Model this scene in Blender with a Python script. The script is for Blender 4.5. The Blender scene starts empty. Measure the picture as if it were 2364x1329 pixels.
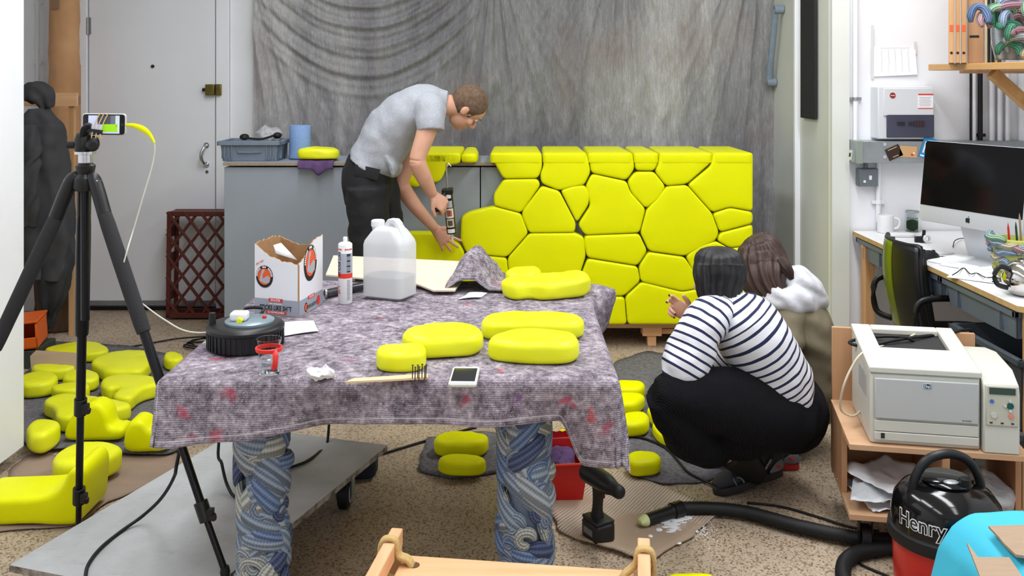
import bpy, bmesh, math, random
from mathutils import Vector, Matrix, noise
PI = math.pi
V = Vector
RND = random.Random(11)
S = bpy.context.scene
COL = S.collection
# ---------------------------------------------------------------- camera
F, CX, HY, HC = 2200.0, 1182.0, 175.0, 1.55      # focal length, principal column, horizon row (2364 x 1329 frame), eye height
cam_d = bpy.data.cameras.new('camera'); cam = bpy.data.objects.new('camera', cam_d); COL.objects.link(cam)
cam_d.sensor_width = 36.0; cam_d.lens = F / 2364.0 * 36.0
cam_d.shift_y = -(664.5 - HY) / 2364.0
cam_d.clip_start = 0.05
cam.location = (0, 0, HC); cam.rotation_euler = (PI / 2, 0, 0)
S.camera = cam
# ---------------------------------------------------------------- world, lights, exposure
w = bpy.data.worlds.new('world'); S.world = w; w.use_nodes = True
w.node_tree.nodes['Background'].inputs[0].default_value = (0.9, 0.95, 1, 1)
w.node_tree.nodes['Background'].inputs[1].default_value = 0.3
S.view_settings.view_transform = 'Standard'; S.view_settings.look = 'None'
S.view_settings.gamma = 1.0; S.view_settings.use_curve_mapping = False
S.view_settings.exposure = 0.0
TUBES = [(-0.7, 0.9), (1.3, 0.9), (-0.7, 2.7), (1.3, 2.6), (-1.0, 4.3), (1.3, 4.1)]
for lx, ly in TUBES:
    ld = bpy.data.lights.new('tube_light', 'AREA'); ld.shape = 'RECTANGLE'; ld.size = 0.35; ld.size_y = 1.5
    ld.energy = 16 if ly < 2 else (30 if lx < 0 else 36); ld.color = (0.95, 0.975, 1.0)
    lo = bpy.data.objects.new('tube_light', ld); COL.objects.link(lo); lo.location = (lx, ly, 3.08)
ld = bpy.data.lights.new('camera_side_fill', 'AREA'); ld.shape = 'RECTANGLE'; ld.size = 3.0; ld.size_y = 1.4  # added fill light from the camera side, set in an unseen window
ld.energy = 26; ld.color = (0.90, 0.96, 1.0)
lo = bpy.data.objects.new('camera_side_fill', ld); COL.objects.link(lo); lo.location = (0.4, -2.4, 1.9); lo.rotation_euler = (PI / 2, 0, 0)

# ---------------------------------------------------------------- helpers
def P(x, y, d):                       # photograph pixel at distance d
    return V(((x - CX) * d / F, d, HC - (y - HY) * d / F))
def G(x, y, h=0.0):                   # photograph pixel on the horizontal plane of height h
    d = (HC - h) * F / (y - HY)
    return V(((x - CX) * d / F, d, h))
def fbm(p, sc=1.0, o=3):
    p = V(p) * sc; a = 0; k = 1
    for i in range(o):
        a += k * noise.noise(p); p = p * 2.03 + V((3.1, 1.7, 9.2)); k *= 0.5
    return a
def crom(pts, n):                     # catmull-rom through tuples
    out = []
    m = len(pts)
    for i in range(m - 1):
        p0 = pts[max(i - 1, 0)]; p1 = pts[i]; p2 = pts[i + 1]; p3 = pts[min(i + 2, m - 1)]
        for k in range(n):
            t = k / n
            out.append(tuple(0.5 * ((2 * b) + (c - a) * t + (2 * a - 5 * b + 4 * c - d) * t * t + (-a + 3 * b - 3 * c + d) * t ** 3)
                             for a, b, c, d in zip(p0, p1, p2, p3)))
    out.append(tuple(pts[-1]))
    return out

CT = [Matrix.Identity(4)]             # current placement of local builders
WLD = {}
class at:
    def __init__(s, loc=(0, 0, 0), rz=0.0, rx=0.0, ry=0.0, mat=None):
        s.m = mat if mat is not None else Matrix.Translation(V(loc)) @ Matrix.Rotation(rz, 4, 'Z') @ Matrix.Rotation(ry, 4, 'Y') @ Matrix.Rotation(rx, 4, 'X')
    def __enter__(s): CT.append(CT[-1] @ s.m); return s
    def __exit__(s, *a): CT.pop()

def tag(o, label=None, cat=None, group=None, kind=None):
    if label: o['label'] = label
    if cat: o['category'] = cat
    if group: o['group'] = group
    if kind: o['kind'] = kind
    return o
def thing(name, label, cat, loc=(0, 0, 0), group=None, kind=None):
    o = bpy.data.objects.new(name, None); COL.objects.link(o)
    o.empty_display_size = 0.05
    l = CT[-1] @ V(loc); o.location = l; WLD[o] = l.copy()
    return tag(o, label, cat, group, kind)
def place(o, parent, c):
    o.location = c; WLD[o] = V(c)
    if parent is not None:
        o.parent = parent
        o.matrix_parent_inverse = Matrix.Translation(-WLD[parent])

class MB:
    def __init__(s): s.v = []; s.f = []; s.mi = []; s.s = []; s.uv = []
    def add(s, vs, fs, m=0, att=None, uv=None):
        b = len(s.v); s.v += [V(x) for x in vs]; s.f += [tuple(i + b for i in f) for f in fs]; s.mi += [m] * len(fs)
        s.s += list(att) if att is not None else [0.0] * len(vs)
        s.uv += list(uv) if uv is not None else [0.0] * len(vs)
        return s
    def box(s, c, d, rot=None, m=0, taper=1.0):
        x, y, z = (k / 2 for k in d); c = V(c)
        vs = [V((a * x * (taper if e < 0 else 1), b * y * (taper if e < 0 else 1), e * z)) for e in (-1, 1) for a, b in ((-1, -1), (1, -1), (1, 1), (-1, 1))]
        if rot is not None: vs = [rot @ q for q in vs]
        return s.add([q + c for q in vs], [(3, 2, 1, 0), (4, 5, 6, 7), (0, 1, 5, 4), (1, 2, 6, 5), (2, 3, 7, 6), (3, 0, 4, 7)], m)
    def bar(s, a, b, w, h, m=0, up=(0, 0, 1)):
        a, b = V(a), V(b); d = (b - a); L = d.length; d.normalize(); u = V(up)
        if abs(d.dot(u)) > .98: u = V((0, 1, 0))
        x = d.cross(u).normalized(); u = x.cross(d)
        rot = Matrix((x, d, u)).transposed()
        return s.box((a + b) / 2, (w, L, h), rot, m)
    def prism(s, poly, z0, z1, m=0, axis='Z'):   # straight polygon prism, poly ccw
        n = len(poly)
        def q(p, z): return {'Z': (p[0], p[1], z), 'Y': (p[0], z, p[1]), 'X': (z, p[0], p[1])}[axis]
        vs = [q(p, z0) for p in poly] + [q(p, z1) for p in poly]
        fs = [tuple(range(n - 1, -1, -1)), tuple(range(n, 2 * n))] + [(i, (i + 1) % n, n + (i + 1) % n, n + i) for i in range(n)]
        return s.add(vs, fs, m)
    def loft(s, path, radii, n=16, m=0, hint=(0, 0, 1), sub=6, cap=True, ph=0.0, sq=1.0, fn=None):
        # path of points; radii list of r or (a, b): a along side axis, b along hint axis
        rr = [(r, r) if not isinstance(r, (tuple, list)) else tuple(r) for r in radii]
        pts = crom([tuple(p) + r for p, r in zip(path, rr)], sub) if sub > 1 else [tuple(p) + r for p, r in zip(path, rr)]
        c = [V(p[:3]) for p in pts]; vs = []; att = []; uvv = []; L = 0
        h = V(hint).normalized(); px = None
        for i, p in enumerate(pts):
            d = (c[min(i + 1, len(c) - 1)] - c[max(i - 1, 0)])
            if d.length < 1e-9: d = V((0, 0, 1))
            d.normalize()
            if i: L += (c[i] - c[i - 1]).length
            x = d.cross(h)
            if x.length < 1e-3: x = px if px is not None else d.orthogonal()
            x.normalize(); u = x.cross(d).normalized()
            if px is not None and x.dot(px) < 0: x = -x; u = -u
            px = x
            for k in range(n):
                t = 2 * PI * k / n + ph
                ct, st = math.cos(t), math.sin(t)
                if sq != 1.0:
                    ct = math.copysign(abs(ct) ** sq, ct); st = math.copysign(abs(st) ** sq, st)
                q = c[i] + x * (p[3] * ct) + u * (p[4] * st)
                if fn: q = fn(q, i / (len(pts) - 1), k / n, (x * ct + u * st))
                vs.append(q); att.append(L); uvv.append(k / n)
        fs = []
        N = len(pts)
        for i in range(N - 1):
            for k in range(n):
                fs.append((i * n + k, i * n + (k + 1) % n, (i + 1) * n + (k + 1) % n, (i + 1) * n + k))
        if cap:
            fs.append(tuple(range(n - 1, -1, -1))); fs.append(tuple((N - 1) * n + k for k in range(n)))
        return s.add(vs, fs, m, att, uvv)
    def tube(s, path, r, n=8, m=0, sub=5, cap=True):
        return s.loft(path, [r] * len(path), n, m, (0.13, 0.27, 0.95), sub, cap)
    def cyl(s, a, b, r, r2=None, n=20, m=0):
        a, b = V(a), V(b); d = (b - a).normalized()
        h = (0, 0, 1) if abs(d.z) < .9 else (0, 1, 0)
        return s.loft([a, b], [r, r if r2 is None else r2], n, m, h, 1)
    def lathe(s, prof, n=28, m=0, o=(0, 0, 0), closed=False):   # prof [(r, z)] bottom to top
        o = V(o); vs = []; fs = []; N = len(prof)
        for r, z in prof:
            for k in range(n):
                t = 2 * PI * k / n; vs.append(o + V((max(r, 1e-5) * math.cos(t), max(r, 1e-5) * math.sin(t), z)))
        for i in range(N - 1):
            for k in range(n): fs.append((i * n + k, i * n + (k + 1) % n, (i + 1) * n + (k + 1) % n, (i + 1) * n + k))
        if closed:
            for k in range(n): fs.append(((N - 1) * n + k, (N - 1) * n + (k + 1) % n, (k + 1) % n, k))
        else:
            fs.append(tuple(range(n - 1, -1, -1))); fs.append(tuple((N - 1) * n + k for k in range(n)))
        return s.add(vs, fs, m)
    def ball(s, c, r, n=16, m=0, rot=None):
        c = V(c); r = (r, r, r) if not isinstance(r, (tuple, list)) else r
        vs = []; fs = []; k2 = n // 2
        for i in range(k2 + 1):
            a = PI * i / k2 - PI / 2
            for k in range(n):
                t = 2 * PI * k / n
                q = V((r[0] * math.cos(a) * math.cos(t), r[1] * math.cos(a) * math.sin(t), r[2] * math.sin(a)))
                if rot is not None: q = rot @ q
                vs.append(c + q)
        for i in range(k2):
            for k in range(n): fs.append((i * n + k, i * n + (k + 1) % n, (i + 1) * n + (k + 1) % n, (i + 1) * n + k))
        return s.add(vs, fs, m)
    def grid(s, nx, ny, fn, m=0, thick=0.0):
        vs = [V(fn(i / nx, j / ny)) for j in range(ny + 1) for i in range(nx + 1)]
        fs = [(j * (nx + 1) + i, j * (nx + 1) + i + 1, (j + 1) * (nx + 1) + i + 1, (j + 1) * (nx + 1) + i) for j in range(ny) for i in range(nx)]
        us = [i / nx for j in range(ny + 1) for i in range(nx + 1)]; vv = [j / ny for j in range(ny + 1) for i in range(nx + 1)]
        return s.add(vs, fs, m, vv, us)
    def pebble(s, poly, th, r=0.03, rc=0.06, o=(0, 0, 0), ax=(1, 0, 0), ay=(0, 1, 0), m=0, gap=0.0, cap='ring', dome=0.004, rb=None, step=0.016, wob=0.0, flat_bottom=False):
        o, ax, ay = V(o), V(ax), V(ay); nn = ax.cross(ay).normalized()
        pts = round_poly(poly, rc); pts = resample(pts, step)
        if gap: pts = inset(pts, gap)
        rb = r * 0.6 if rb is None else rb
        prof = []
        K = 4
        for k in range(K + 1):
            a = PI / 2 * k / K; prof.append((rb * (1 - math.sin(a)), rb * (1 - math.cos(a))))
        for k in range(K + 1):
            a = PI / 2 * k / K; prof.append((r * (1 - math.cos(a)), th - r + r * math.sin(a)))
        rings = []
        for ins, z in prof: rings.append([(p[0], p[1], z) for p in inset(pts, ins)])
        cx = sum(p[0] for p in pts) / len(pts); cy = sum(p[1] for p in pts) / len(pts)
        top = rings[-1]; n = len(pts)
        if cap == 'ring':
            for q in (0.72, 0.42, 0.15):
                rings.append([(cx + (p[0] - cx) * q, cy + (p[1] - cy) * q, th + dome * (1 - q * q)) for p in top])
        vs = []
        for ring in rings:
            for p in ring:
                q = o + ax * p[0] + ay * p[1] + nn * p[2]
                if wob: q = q + V((fbm(q, 9), fbm(q + V((5, 5, 5)), 9), fbm(q + V((9, 2, 4)), 9))) * wob * (1 if p[2] > th * .3 else p[2] / (th * .3))
                vs.append(q)
        fs = []
        for i in range(len(rings) - 1):
            for k in range(n): fs.append((i * n + k, i * n + (k + 1) % n, (i + 1) * n + (k + 1) % n, (i + 1) * n + k))
        fs.append(tuple(range(n - 1, -1, -1))); fs.append(tuple((len(rings) - 1) * n + k for k in range(n)))
        return s.add(vs, fs, m)
    def build(s, name, mats, parent=None, smooth=40, bevel=0.0, seg=2, subsurf=0, solid=0.0, remesh=0.0, sm_it=0, jitter=0.0, jsc=6, tri=True):
        M = CT[-1]
        vs = [M @ q for q in s.v]
        if not isinstance(mats, (list, tuple)): mats = [mats]
        mn = V([min(q[k] for q in vs) for k in range(3)]); mx = V([max(q[k] for q in vs) for k in range(3)])
        c = V(((mn.x + mx.x) / 2, (mn.y + mx.y) / 2, mn.z))
        if jitter:
            vs = [q + V((fbm(q, jsc), fbm(q + V((7, 1, 2)), jsc), fbm(q + V((2, 9, 5)), jsc))) * jitter for q in vs]
        me = bpy.data.meshes.new(name)
        me.from_pydata([q - c for q in vs], [], s.f)
        for m in mats: me.materials.append(m)
        me.polygons.foreach_set('material_index', s.mi)
        if any(s.s) or any(s.uv):
            a = me.attributes.new('along', 'FLOAT', 'POINT'); a.data.foreach_set('value', s.s)
            a = me.attributes.new('around', 'FLOAT', 'POINT'); a.data.foreach_set('value', s.uv)
        bm = bmesh.new(); bm.from_mesh(me)
        bmesh.ops.recalc_face_normals(bm, faces=bm.faces)
        big = [f for f in bm.faces if len(f.verts) > 8]
        if tri and big: bmesh.ops.triangulate(bm, faces=big)
        bm.to_mesh(me); bm.free()
        if smooth:
            me.shade_smooth()
            if smooth < 170: me.set_sharp_from_angle(angle=math.radians(smooth))
        o = bpy.data.objects.new(name, me); COL.objects.link(o)
        place(o, parent, c)
        if remesh:
            q = o.modifiers.new('r', 'REMESH'); q.mode = 'VOXEL'; q.voxel_size = remesh; q.use_smooth_shade = True
        if sm_it:
            q = o.modifiers.new('s', 'SMOOTH'); q.factor = 0.5; q.iterations = sm_it
        if bevel:
            q = o.modifiers.new('b', 'BEVEL'); q.width = bevel; q.segments = seg; q.limit_method = 'ANGLE'; q.angle_limit = math.radians(40); q.harden_normals = False
        if subsurf:
            q = o.modifiers.new('ss', 'SUBSURF'); q.levels = subsurf; q.render_levels = subsurf
        if solid:
            q = o.modifiers.new('so', 'SOLIDIFY'); q.thickness = solid; q.offset = 0
        return o

def round_poly(poly, rc, seg=5):
    out = []; n = len(poly)
    for i in range(n):
        p = V(poly[i][:2]); a = V(poly[i - 1][:2]); b = V(poly[(i + 1) % n][:2])
        da, db = a - p, b - p
        ra = min(rc, da.length * .48); rb = min(rc, db.length * .48)
        q0 = p + da.normalized() * ra; q2 = p + db.normalized() * rb
        for k in range(seg + 1):
            t = k / seg
            out.append(q0 * (1 - t) ** 2 + p * (2 * t * (1 - t)) + q2 * t * t)
    area = sum(out[i - 1].x * out[i].y - out[i].x * out[i - 1].y for i in range(len(out)))
    if area < 0: out.reverse()
    return out
def resample(pts, step):
    L = [0]
    n = len(pts)
    for i in range(n): L.append(L[-1] + (pts[(i + 1) % n] - pts[i]).length)
    N = max(16, int(L[-1] / step)); out = []; j = 0
    for k in range(N):
        d = L[-1] * k / N
        while L[j + 1] < d: j += 1
        t = (d - L[j]) / max(L[j + 1] - L[j], 1e-9)
        out.append(pts[j].lerp(pts[(j + 1) % n], t))
    return out
def inset(pts, d):
    if abs(d) < 1e-9: return list(pts)
    n = len(pts); out = []
    for i in range(n):
        t = (pts[(i + 1) % n] - pts[i - 1]).normalized()
        out.append(pts[i] + V((-t.y, t.x)) * d)
    return out

# ---------------------------------------------------------------- materials
def lin(c):                            # sRGB 0-255 -> linear
    return tuple(((x / 255) / 12.92 if x / 255 <= .04045 else ((x / 255 + .055) / 1.055) ** 2.4) for x in c) + (1.0,)
MATS = {}
def mat(name, rgb, rough=.6, metal=0.0, spec=.5, var=0.0, vsc=6.0, bump=0.0, bsc=60.0, trans=0.0, ior=1.45, alpha=1.0, coat=0.0, sheen=0.0, rgb2=None, stretch=None, emit=0.0, det=4.0):
    if name in MATS: return MATS[name]
    m = bpy.data.materials.new(name); m.use_nodes = True; MATS[name] = m
    nt = m.node_tree; b = nt.nodes['Principled BSDF']
    b.inputs['Base Color'].default_value = lin(rgb); b.inputs['Roughness'].default_value = rough; b.inputs['Metallic'].default_value = metal
    b.inputs['Specular IOR Level'].default_value = spec; b.inputs['IOR'].default_value = ior
    b.inputs['Transmission Weight'].default_value = trans; b.inputs['Alpha'].default_value = alpha
    b.inputs['Coat Weight'].default_value = coat; b.inputs['Sheen Weight'].default_value = sheen
    if emit: b.inputs['Emission Color'].default_value = lin(rgb); b.inputs['Emission Strength'].default_value = emit
    if var or rgb2 or bump:
        tc = nt.nodes.new('ShaderNodeTexCoord'); mp = nt.nodes.new('ShaderNodeMapping')
        nt.links.new(tc.outputs['Object'], mp.inputs['Vector'])
        if stretch: mp.inputs['Scale'].default_value = stretch
    if var or rgb2:
        n = nt.nodes.new('ShaderNodeTexNoise'); n.inputs['Scale'].default_value = vsc; n.inputs['Detail'].default_value = det
        nt.links.new(mp.outputs[0], n.inputs['Vector'])
        r = nt.nodes.new('ShaderNodeValToRGB'); r.color_ramp.elements[0].position = .3; r.color_ramp.elements[1].position = .7
        c1 = lin(rgb); c2 = lin(rgb2) if rgb2 else tuple(min(1, x * (1 + var)) for x in c1[:3]) + (1,)
        if not rgb2: c1 = tuple(x * (1 - var) for x in c1[:3]) + (1,)
        r.color_ramp.elements[0].color = c1; r.color_ramp.elements[1].color = c2
        nt.links.new(n.outputs['Fac'], r.inputs[0]); nt.links.new(r.outputs[0], b.inputs['Base Color'])
    if bump:
        n2 = nt.nodes.new('ShaderNodeTexNoise'); n2.inputs['Scale'].default_value = bsc; n2.inputs['Detail'].default_value = 3
        nt.links.new(mp.outputs[0], n2.inputs['Vector'])
        bn = nt.nodes.new('ShaderNodeBump'); bn.inputs['Strength'].default_value = bump; bn.inputs['Distance'].default_value = 0.005
        nt.links.new(n2.outputs['Fac'], bn.inputs['Height']); nt.links.new(bn.outputs[0], b.inputs['Normal'])
    return m
class NT:                              # small node helper
    def __init__(s, name):
        s.m = bpy.data.materials.new(name); s.m.use_nodes = True; s.t = s.m.node_tree; s.b = s.t.nodes['Principled BSDF']; MATS[name] = s.m
    def n(s, typ, **kw):
        q = s.t.nodes.new('ShaderNode' + typ)
        for k, v_ in kw.items():
            if k.startswith('i_'):
                q.inputs[int(k[2:]) if k[2:].isdigit() else k[2:].replace('_', ' ')].default_value = v_
            else: setattr(q, k, v_)
        return q
    def l(s, a, b): s.t.links.new(a, b)
    def ramp(s, fac, stops, interp='LINEAR'):
        r = s.t.nodes.new('ShaderNodeValToRGB'); r.color_ramp.interpolation = interp
        e = r.color_ramp.elements
        while len(e) < len(stops): e.new(0.5)
        for q, (p, c) in zip(e, stops): q.position = p; q.color = c
        s.l(fac, r.inputs[0]); return r
    def mix(s, fac, a, b, mode='MIX'):
        q = s.t.nodes.new('ShaderNodeMix'); q.data_type = 'RGBA'; q.blend_type = mode
        for x, k in ((fac, 0), (a, 6), (b, 7)):
            if hasattr(x, 'links'): s.l(x, q.inputs[k])
            else: q.inputs[k].default_value = x
        return q.outputs[2]
    def obj(s, scale=(1, 1, 1), rot=(0, 0, 0), src='Object'):
        tc = s.n('TexCoord'); mp = s.n('Mapping'); mp.inputs['Scale'].default_value = scale; mp.inputs['Rotation'].default_value = rot
        s.l(tc.outputs[src], mp.inputs['Vector']); return mp.outputs[0]
    def noise(s, vec, scale, det=4, rough=.55):
        q = s.n('TexNoise'); q.inputs['Scale'].default_value = scale; q.inputs['Detail'].default_value = det; q.inputs['Roughness'].default_value = rough
        s.l(vec, q.inputs['Vector']); return q.outputs['Fac']
    def bump(s, h, st=.3, d=.005):
        q = s.n('Bump'); q.inputs['Strength'].default_value = st; q.inputs['Distance'].default_value = d
        s.l(h, q.inputs['Height']); s.l(q.outputs[0], s.b.inputs['Normal'])
G0, G1 = (0, 0, 0, 1), (1, 1, 1, 1)

def text_mb(txt, size, depth=0.0006, bold=0.0, font=None):
    cu = bpy.data.curves.new('lettering', 'FONT'); cu.body = txt; cu.size = size; cu.align_x = 'CENTER'; cu.align_y = 'CENTER'; cu.extrude = depth; cu.offset = bold
    cu.resolution_u = 3
    o = bpy.data.objects.new('lettering', cu); COL.objects.link(o)
    dg = bpy.context.evaluated_depsgraph_get(); me = bpy.data.meshes.new_from_object(o.evaluated_get(dg))
    vs = [q.co.copy() for q in me.vertices]; fs = [tuple(p.vertices) for p in me.polygons]
    bpy.data.objects.remove(o); bpy.data.meshes.remove(me); bpy.data.curves.remove(cu)
    b = MB(); b.add(vs, fs); return b
def frame_mat(o, ax, ay):              # local x, y axes -> placement matrix
    ax = V(ax).normalized(); ay = V(ay); n = ax.cross(ay).normalized(); ay = n.cross(ax)
    m = Matrix((ax, ay, n)).transposed().to_4x4(); m.translation = V(o); return m
# ================================================================ materials shared
YEL = mat('lemon_foam', (234, 236, 0), .42, spec=.2, bump=.12, bsc=22, var=.02, vsc=5)
YELF = mat('lemon_foam_scuffed', (232, 234, 4), .42, spec=.4, bump=.3, bsc=30, rgb2=(236, 238, 40), vsc=14)
BLACK = mat('black_plastic', (18, 18, 20), .4)
BLKM = mat('black_rubber', (14, 14, 15), .6)
WHITEP = mat('white_paint', (236, 237, 242), .5, var=.03, vsc=3)
WHITE = mat('white_plastic', (235, 236, 238), .35)
PAPER = mat('white_paper', (240, 241, 246), .8)
CHROME = mat('chrome', (205, 206, 210), .22, 1.0)
STEEL = mat('galvanised_steel', (160, 166, 170), .42, .7, var=.12, vsc=9)
GREYP = mat('grey_blue_plastic', (118, 130, 146), .5, var=.06, vsc=8)

def wood(name, c1, c2, sc=14.0, axis=0, rough=.6, knots=True):
    t = NT(name); st = [sc] * 3; st[axis] = sc * .06
    v = t.obj(tuple(st)); n = t.noise(v, 1.0, 6, .6)
    r = t.ramp(n, [(.32, lin(c1)), (.68, lin(c2))])
    col = r.outputs[0]
    if knots:
        k2 = [5.0] * 3; k2[axis] = 2.4
        vo = t.n('TexVoronoi'); vo.inputs['Scale'].default_value = 1.0; t.l(t.obj(tuple(k2)), vo.inputs['Vector'])
        kk = t.ramp(vo.outputs['Distance'], [(.03, G1), (.11, G0)])
        col = t.mix(kk.outputs[0], col, lin(tuple(int(x * .55) for x in c1)))
    t.l(col, t.b.inputs['Base Color']); t.b.inputs['Roughness'].default_value = rough
    t.bump(n, .12, .003); return t.m
PINE = wood('pine', (214, 160, 112), (236, 192, 148), 16, 0)
PINEY = wood('pine_along_y', (206, 150, 104), (232, 186, 142), 16, 1)
PINEZ = wood('pine_along_z', (190, 140, 92), (216, 170, 120), 16, 2)
SHELFW = wood('shelf_pine', (176, 130, 76), (205, 160, 104), 14, 1)
PLY = wood('plywood', (190, 148, 112), (212, 172, 136), 10, 0, knots=False)
PLYZ = wood('plywood_upright', (178, 132, 94), (198, 154, 114), 10, 2, knots=False)
CARD = mat('cardboard', (186, 160, 132), .85, var=.05, vsc=9, bump=.1, bsc=40)
CARDG = mat('brown_paper', (150, 128, 112), .85, var=.08, vsc=5, bump=.4, bsc=5, stretch=(1, 3, 1))

# ================================================================ room shell
t = NT('speckled_floor')
v = t.obj()
vo = t.n('TexVoronoi'); vo.inputs['Scale'].default_value = 170; t.l(v, vo.inputs['Vector'])
sp = t.ramp(vo.outputs['Color'], [(.0, lin((92, 70, 50))), (.2, lin((136, 112, 88))), (.4, lin((186, 166, 140))), (1, lin((204, 186, 162)))])
n1 = t.noise(v, 2.2, 5); st = t.ramp(n1, [(.35, (.72, .72, .74, 1)), (.65, (1, 1, 1, 1))])
n2 = t.noise(v, 160, 3)
c = t.mix(1.0, sp.outputs[0], st.outputs[0], 'MULTIPLY')
t.l(c, t.b.inputs['Base Color']); t.b.inputs['Roughness'].default_value = .55; t.bump(n2, .1, .002)
FLOORM = t.m
t = NT('painted_wall')
v = t.obj(); n = t.noise(v, 1.6, 6, .6); n3 = t.noise(v, 7, 5, .7)
r = t.ramp(n, [(.3, lin((234, 235, 240))), (.7, lin((244, 245, 248)))])
d = t.ramp(n3, [(.70, G0), (.84, (.22, .22, .22, 1))])
t.l(t.mix(d.outputs[0], r.outputs[0], lin((168, 166, 160))), t.b.inputs['Base Color']); t.b.inputs['Roughness'].default_value = .55
t.bump(t.noise(v, 45, 3), .06, .003)
WALLM = t.m
CREAM = mat('cream_painted_board', (212, 216, 205), .5, var=.03, vsc=2.5, rgb2=(222, 224, 220))
DARKW = mat('back_wall_dark', (88, 84, 84), .8, rgb2=(126, 108, 98), vsc=1.8)

def struct(name, c, d, m, label=None, bevel=0):
    o = MB().box(c, d).build(name, m, bevel=bevel); o['kind'] = 'structure'
    if label: o['label'] = label
    return o
ZB = 6.30        # door wall
struct('floor', (-.5, 1.95, -.03), (6.9, 9.3, .06), FLOORM, 'beige speckled studio floor')
struct('ceiling', (-.5, 1.95, 3.23), (6.9, 9.3, .06), WALLM)
# door wall with an opening for the door
b = MB()
DX0, DX1, DH = P(205, 0, ZB).x, P(500, 0, ZB).x, 2.25
b.box(((-3.7 + DX0 - .09) / 2, ZB + .05, 1.6), (DX0 - .09 + 3.7, .1, 3.2))
b.box(((DX0 + DX1) / 2, ZB + .05, (3.2 + DH + .08) / 2), (DX1 - DX0 + .18, .1, 3.2 - DH - .08))
b.box(((DX1 + .09 - 1.62) / 2, ZB + .05, 1.6), (-1.62 - DX1 - .09, .1, 3.2))
o = b.build('wall_door', WALLM); tag(o, 'white painted wall around the door', kind='structure')
struct('wall_back', (.06, ZB + .05, 1.6), (3.36, .1, 3.2), DARKW, 'dark back wall seen dimly through the plastic sheet')
struct('wall_left', (-3.72, 5.0, 1.6), (.1, 2.8, 3.2), WALLM)
o = struct('wall_partition', (-2.04, .67, 1.6 + .03), (.145, 6.34, 3.14), WALLM, 'white partition wall end in the left foreground')
struct('wall_alcove', (-2.9, 3.6, 1.6), (1.6, .1, 3.2), WALLM)
struct('wall_right', (2.70, 1.3, 1.6), (.1, 7.6, 3.2), WALLM)
struct('wall_utility', (2.22, 5.06, 1.6), (1.04, .12, 3.2), WALLM, 'white wall carrying the fuse box and conduits')
struct('wall_side', (1.755, 5.75, 1.6), (.10, 1.28, 3.2), CREAM, 'pale cream side wall beside the plastic sheet')
# wall behind the camera, with an unseen window added for the fill light
b = MB()
b.box((-1.85, -2.62, 1.6), (2.1, .1, 3.2)); b.box((2.25, -2.62, 1.6), (.9, .1, 3.2)); b.box((.5, -2.62, .42), (2.8, .1, .84)); b.box((.5, -2.62, 2.95), (2.8, .1, .5))
o = b.build('wall_behind_camera', WALLM); o['kind'] = 'structure'
b = MB()
for x in (-.88, .04, .96, 1.88): b.box((x, -2.6, 1.77), (.05, .06, 1.86))
for z in (.86, 1.8, 2.68): b.box((.5, -2.6, z), (2.8, .06, .05))
o = b.build('added_window_1', WHITEP); o['kind'] = 'structure'  # frame of the added window, goes with the fill light
# vertical trims on the side wall, baseboard
for i, (y, w_, x) in enumerate(((5.66, .035, 1.692), (5.02, .04, 1.69))):
    struct('trim_%d' % (i + 1), (x, y, 1.6), (.035, w_, 3.2), WHITEP, bevel=.004)
struct('trim_3', (1.715, 4.985, 1.6), (.09, .03, 3.2), CREAM)
struct('trim_4', (-1.645, ZB - .012, 1.6), (.03, .03, 3.2), WHITEP)
struct('baseboard_back', (-3.25, ZB - .012, .045), (.75, .025, .09), WHITEP, bevel=.004)

# lamps on the ceiling (out of view)
for (lx, ly), wh_ in zip(TUBES, ('behind the bench on the left', 'behind the bench on the right', 'above the work table', 'above the printer stand', 'above the grey counter end', 'above the studio desk')):
    q = thing('ceiling_lamp', 'white fluorescent batten on the ceiling ' + wh_, 'lamp', (lx, ly, 3.1), group='fluorescent battens')
    MB().box((lx, ly, 3.165), (.2, 1.6, .07)).build('housing', WHITEP, q, bevel=.01)
    MB().cyl((lx, ly - .75, 3.115), (lx, ly + .75, 3.115), .016).build('tube', mat('lamp_tube', (250, 250, 250), .4, emit=1.0), q)

# ---- door
DOORM = mat('door_paint', (232, 234, 240), .45, var=.025, vsc=2.2)
b = MB()
for x in (DX0 - .045, DX1 + .045): b.box((x, ZB + .03, (DH + .08) / 2), (.085, .11, DH + .08))
b.box(((DX0 + DX1) / 2, ZB + .03, DH + .045), (DX1 - DX0, .11, .085))
o = b.build('trim_5', WHITEP, bevel=.004); tag(o, 'white painted wooden door frame', kind='structure')
dm = (DX0 + DX1) / 2
door = MB().box((dm, ZB + .01, DH / 2 + .025), (DX1 - DX0 - .012, .045, DH - .05)).build('door_1', DOORM, bevel=.003)
tag(door, 'white painted plain door with brass lock and pull handle', kind='structure')
struct('trim_6', (dm, ZB + .05, .012), (DX1 - DX0, .09, .024), mat('threshold_dark', (30, 28, 28), .7))
MB().box((dm, ZB - .02, .055), (DX1 - DX0 - .02, .012, .03)).build('weather_bar', STEEL, door)
b = MB().box((DX0 + .012, ZB - .018, P(0, 60, ZB).z), (.02, .012, .11)); b.cyl((DX0 + .002, ZB - .024, P(0, 60, ZB).z - .055), (DX0 + .002, ZB - .024, P(0, 60, ZB).z + .055), .007)
b.build('hinge', STEEL, door)
c = P(353, 153, ZB - .012); MB().cyl(c, c + V((0, -.008, 0)), .011).build('spyhole', mat('dark_brass', (60, 56, 38), .4, .6), door)
BRASS = mat('aged_brass', (126, 112, 58), .38, .8, var=.2, vsc=30)
c = P(487, 207, ZB - .02)
lk = MB().box(c + V((.0, -.01, 0)), (.06, .045, .072)).build('night_latch', BRASS, door, bevel=.005)
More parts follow.
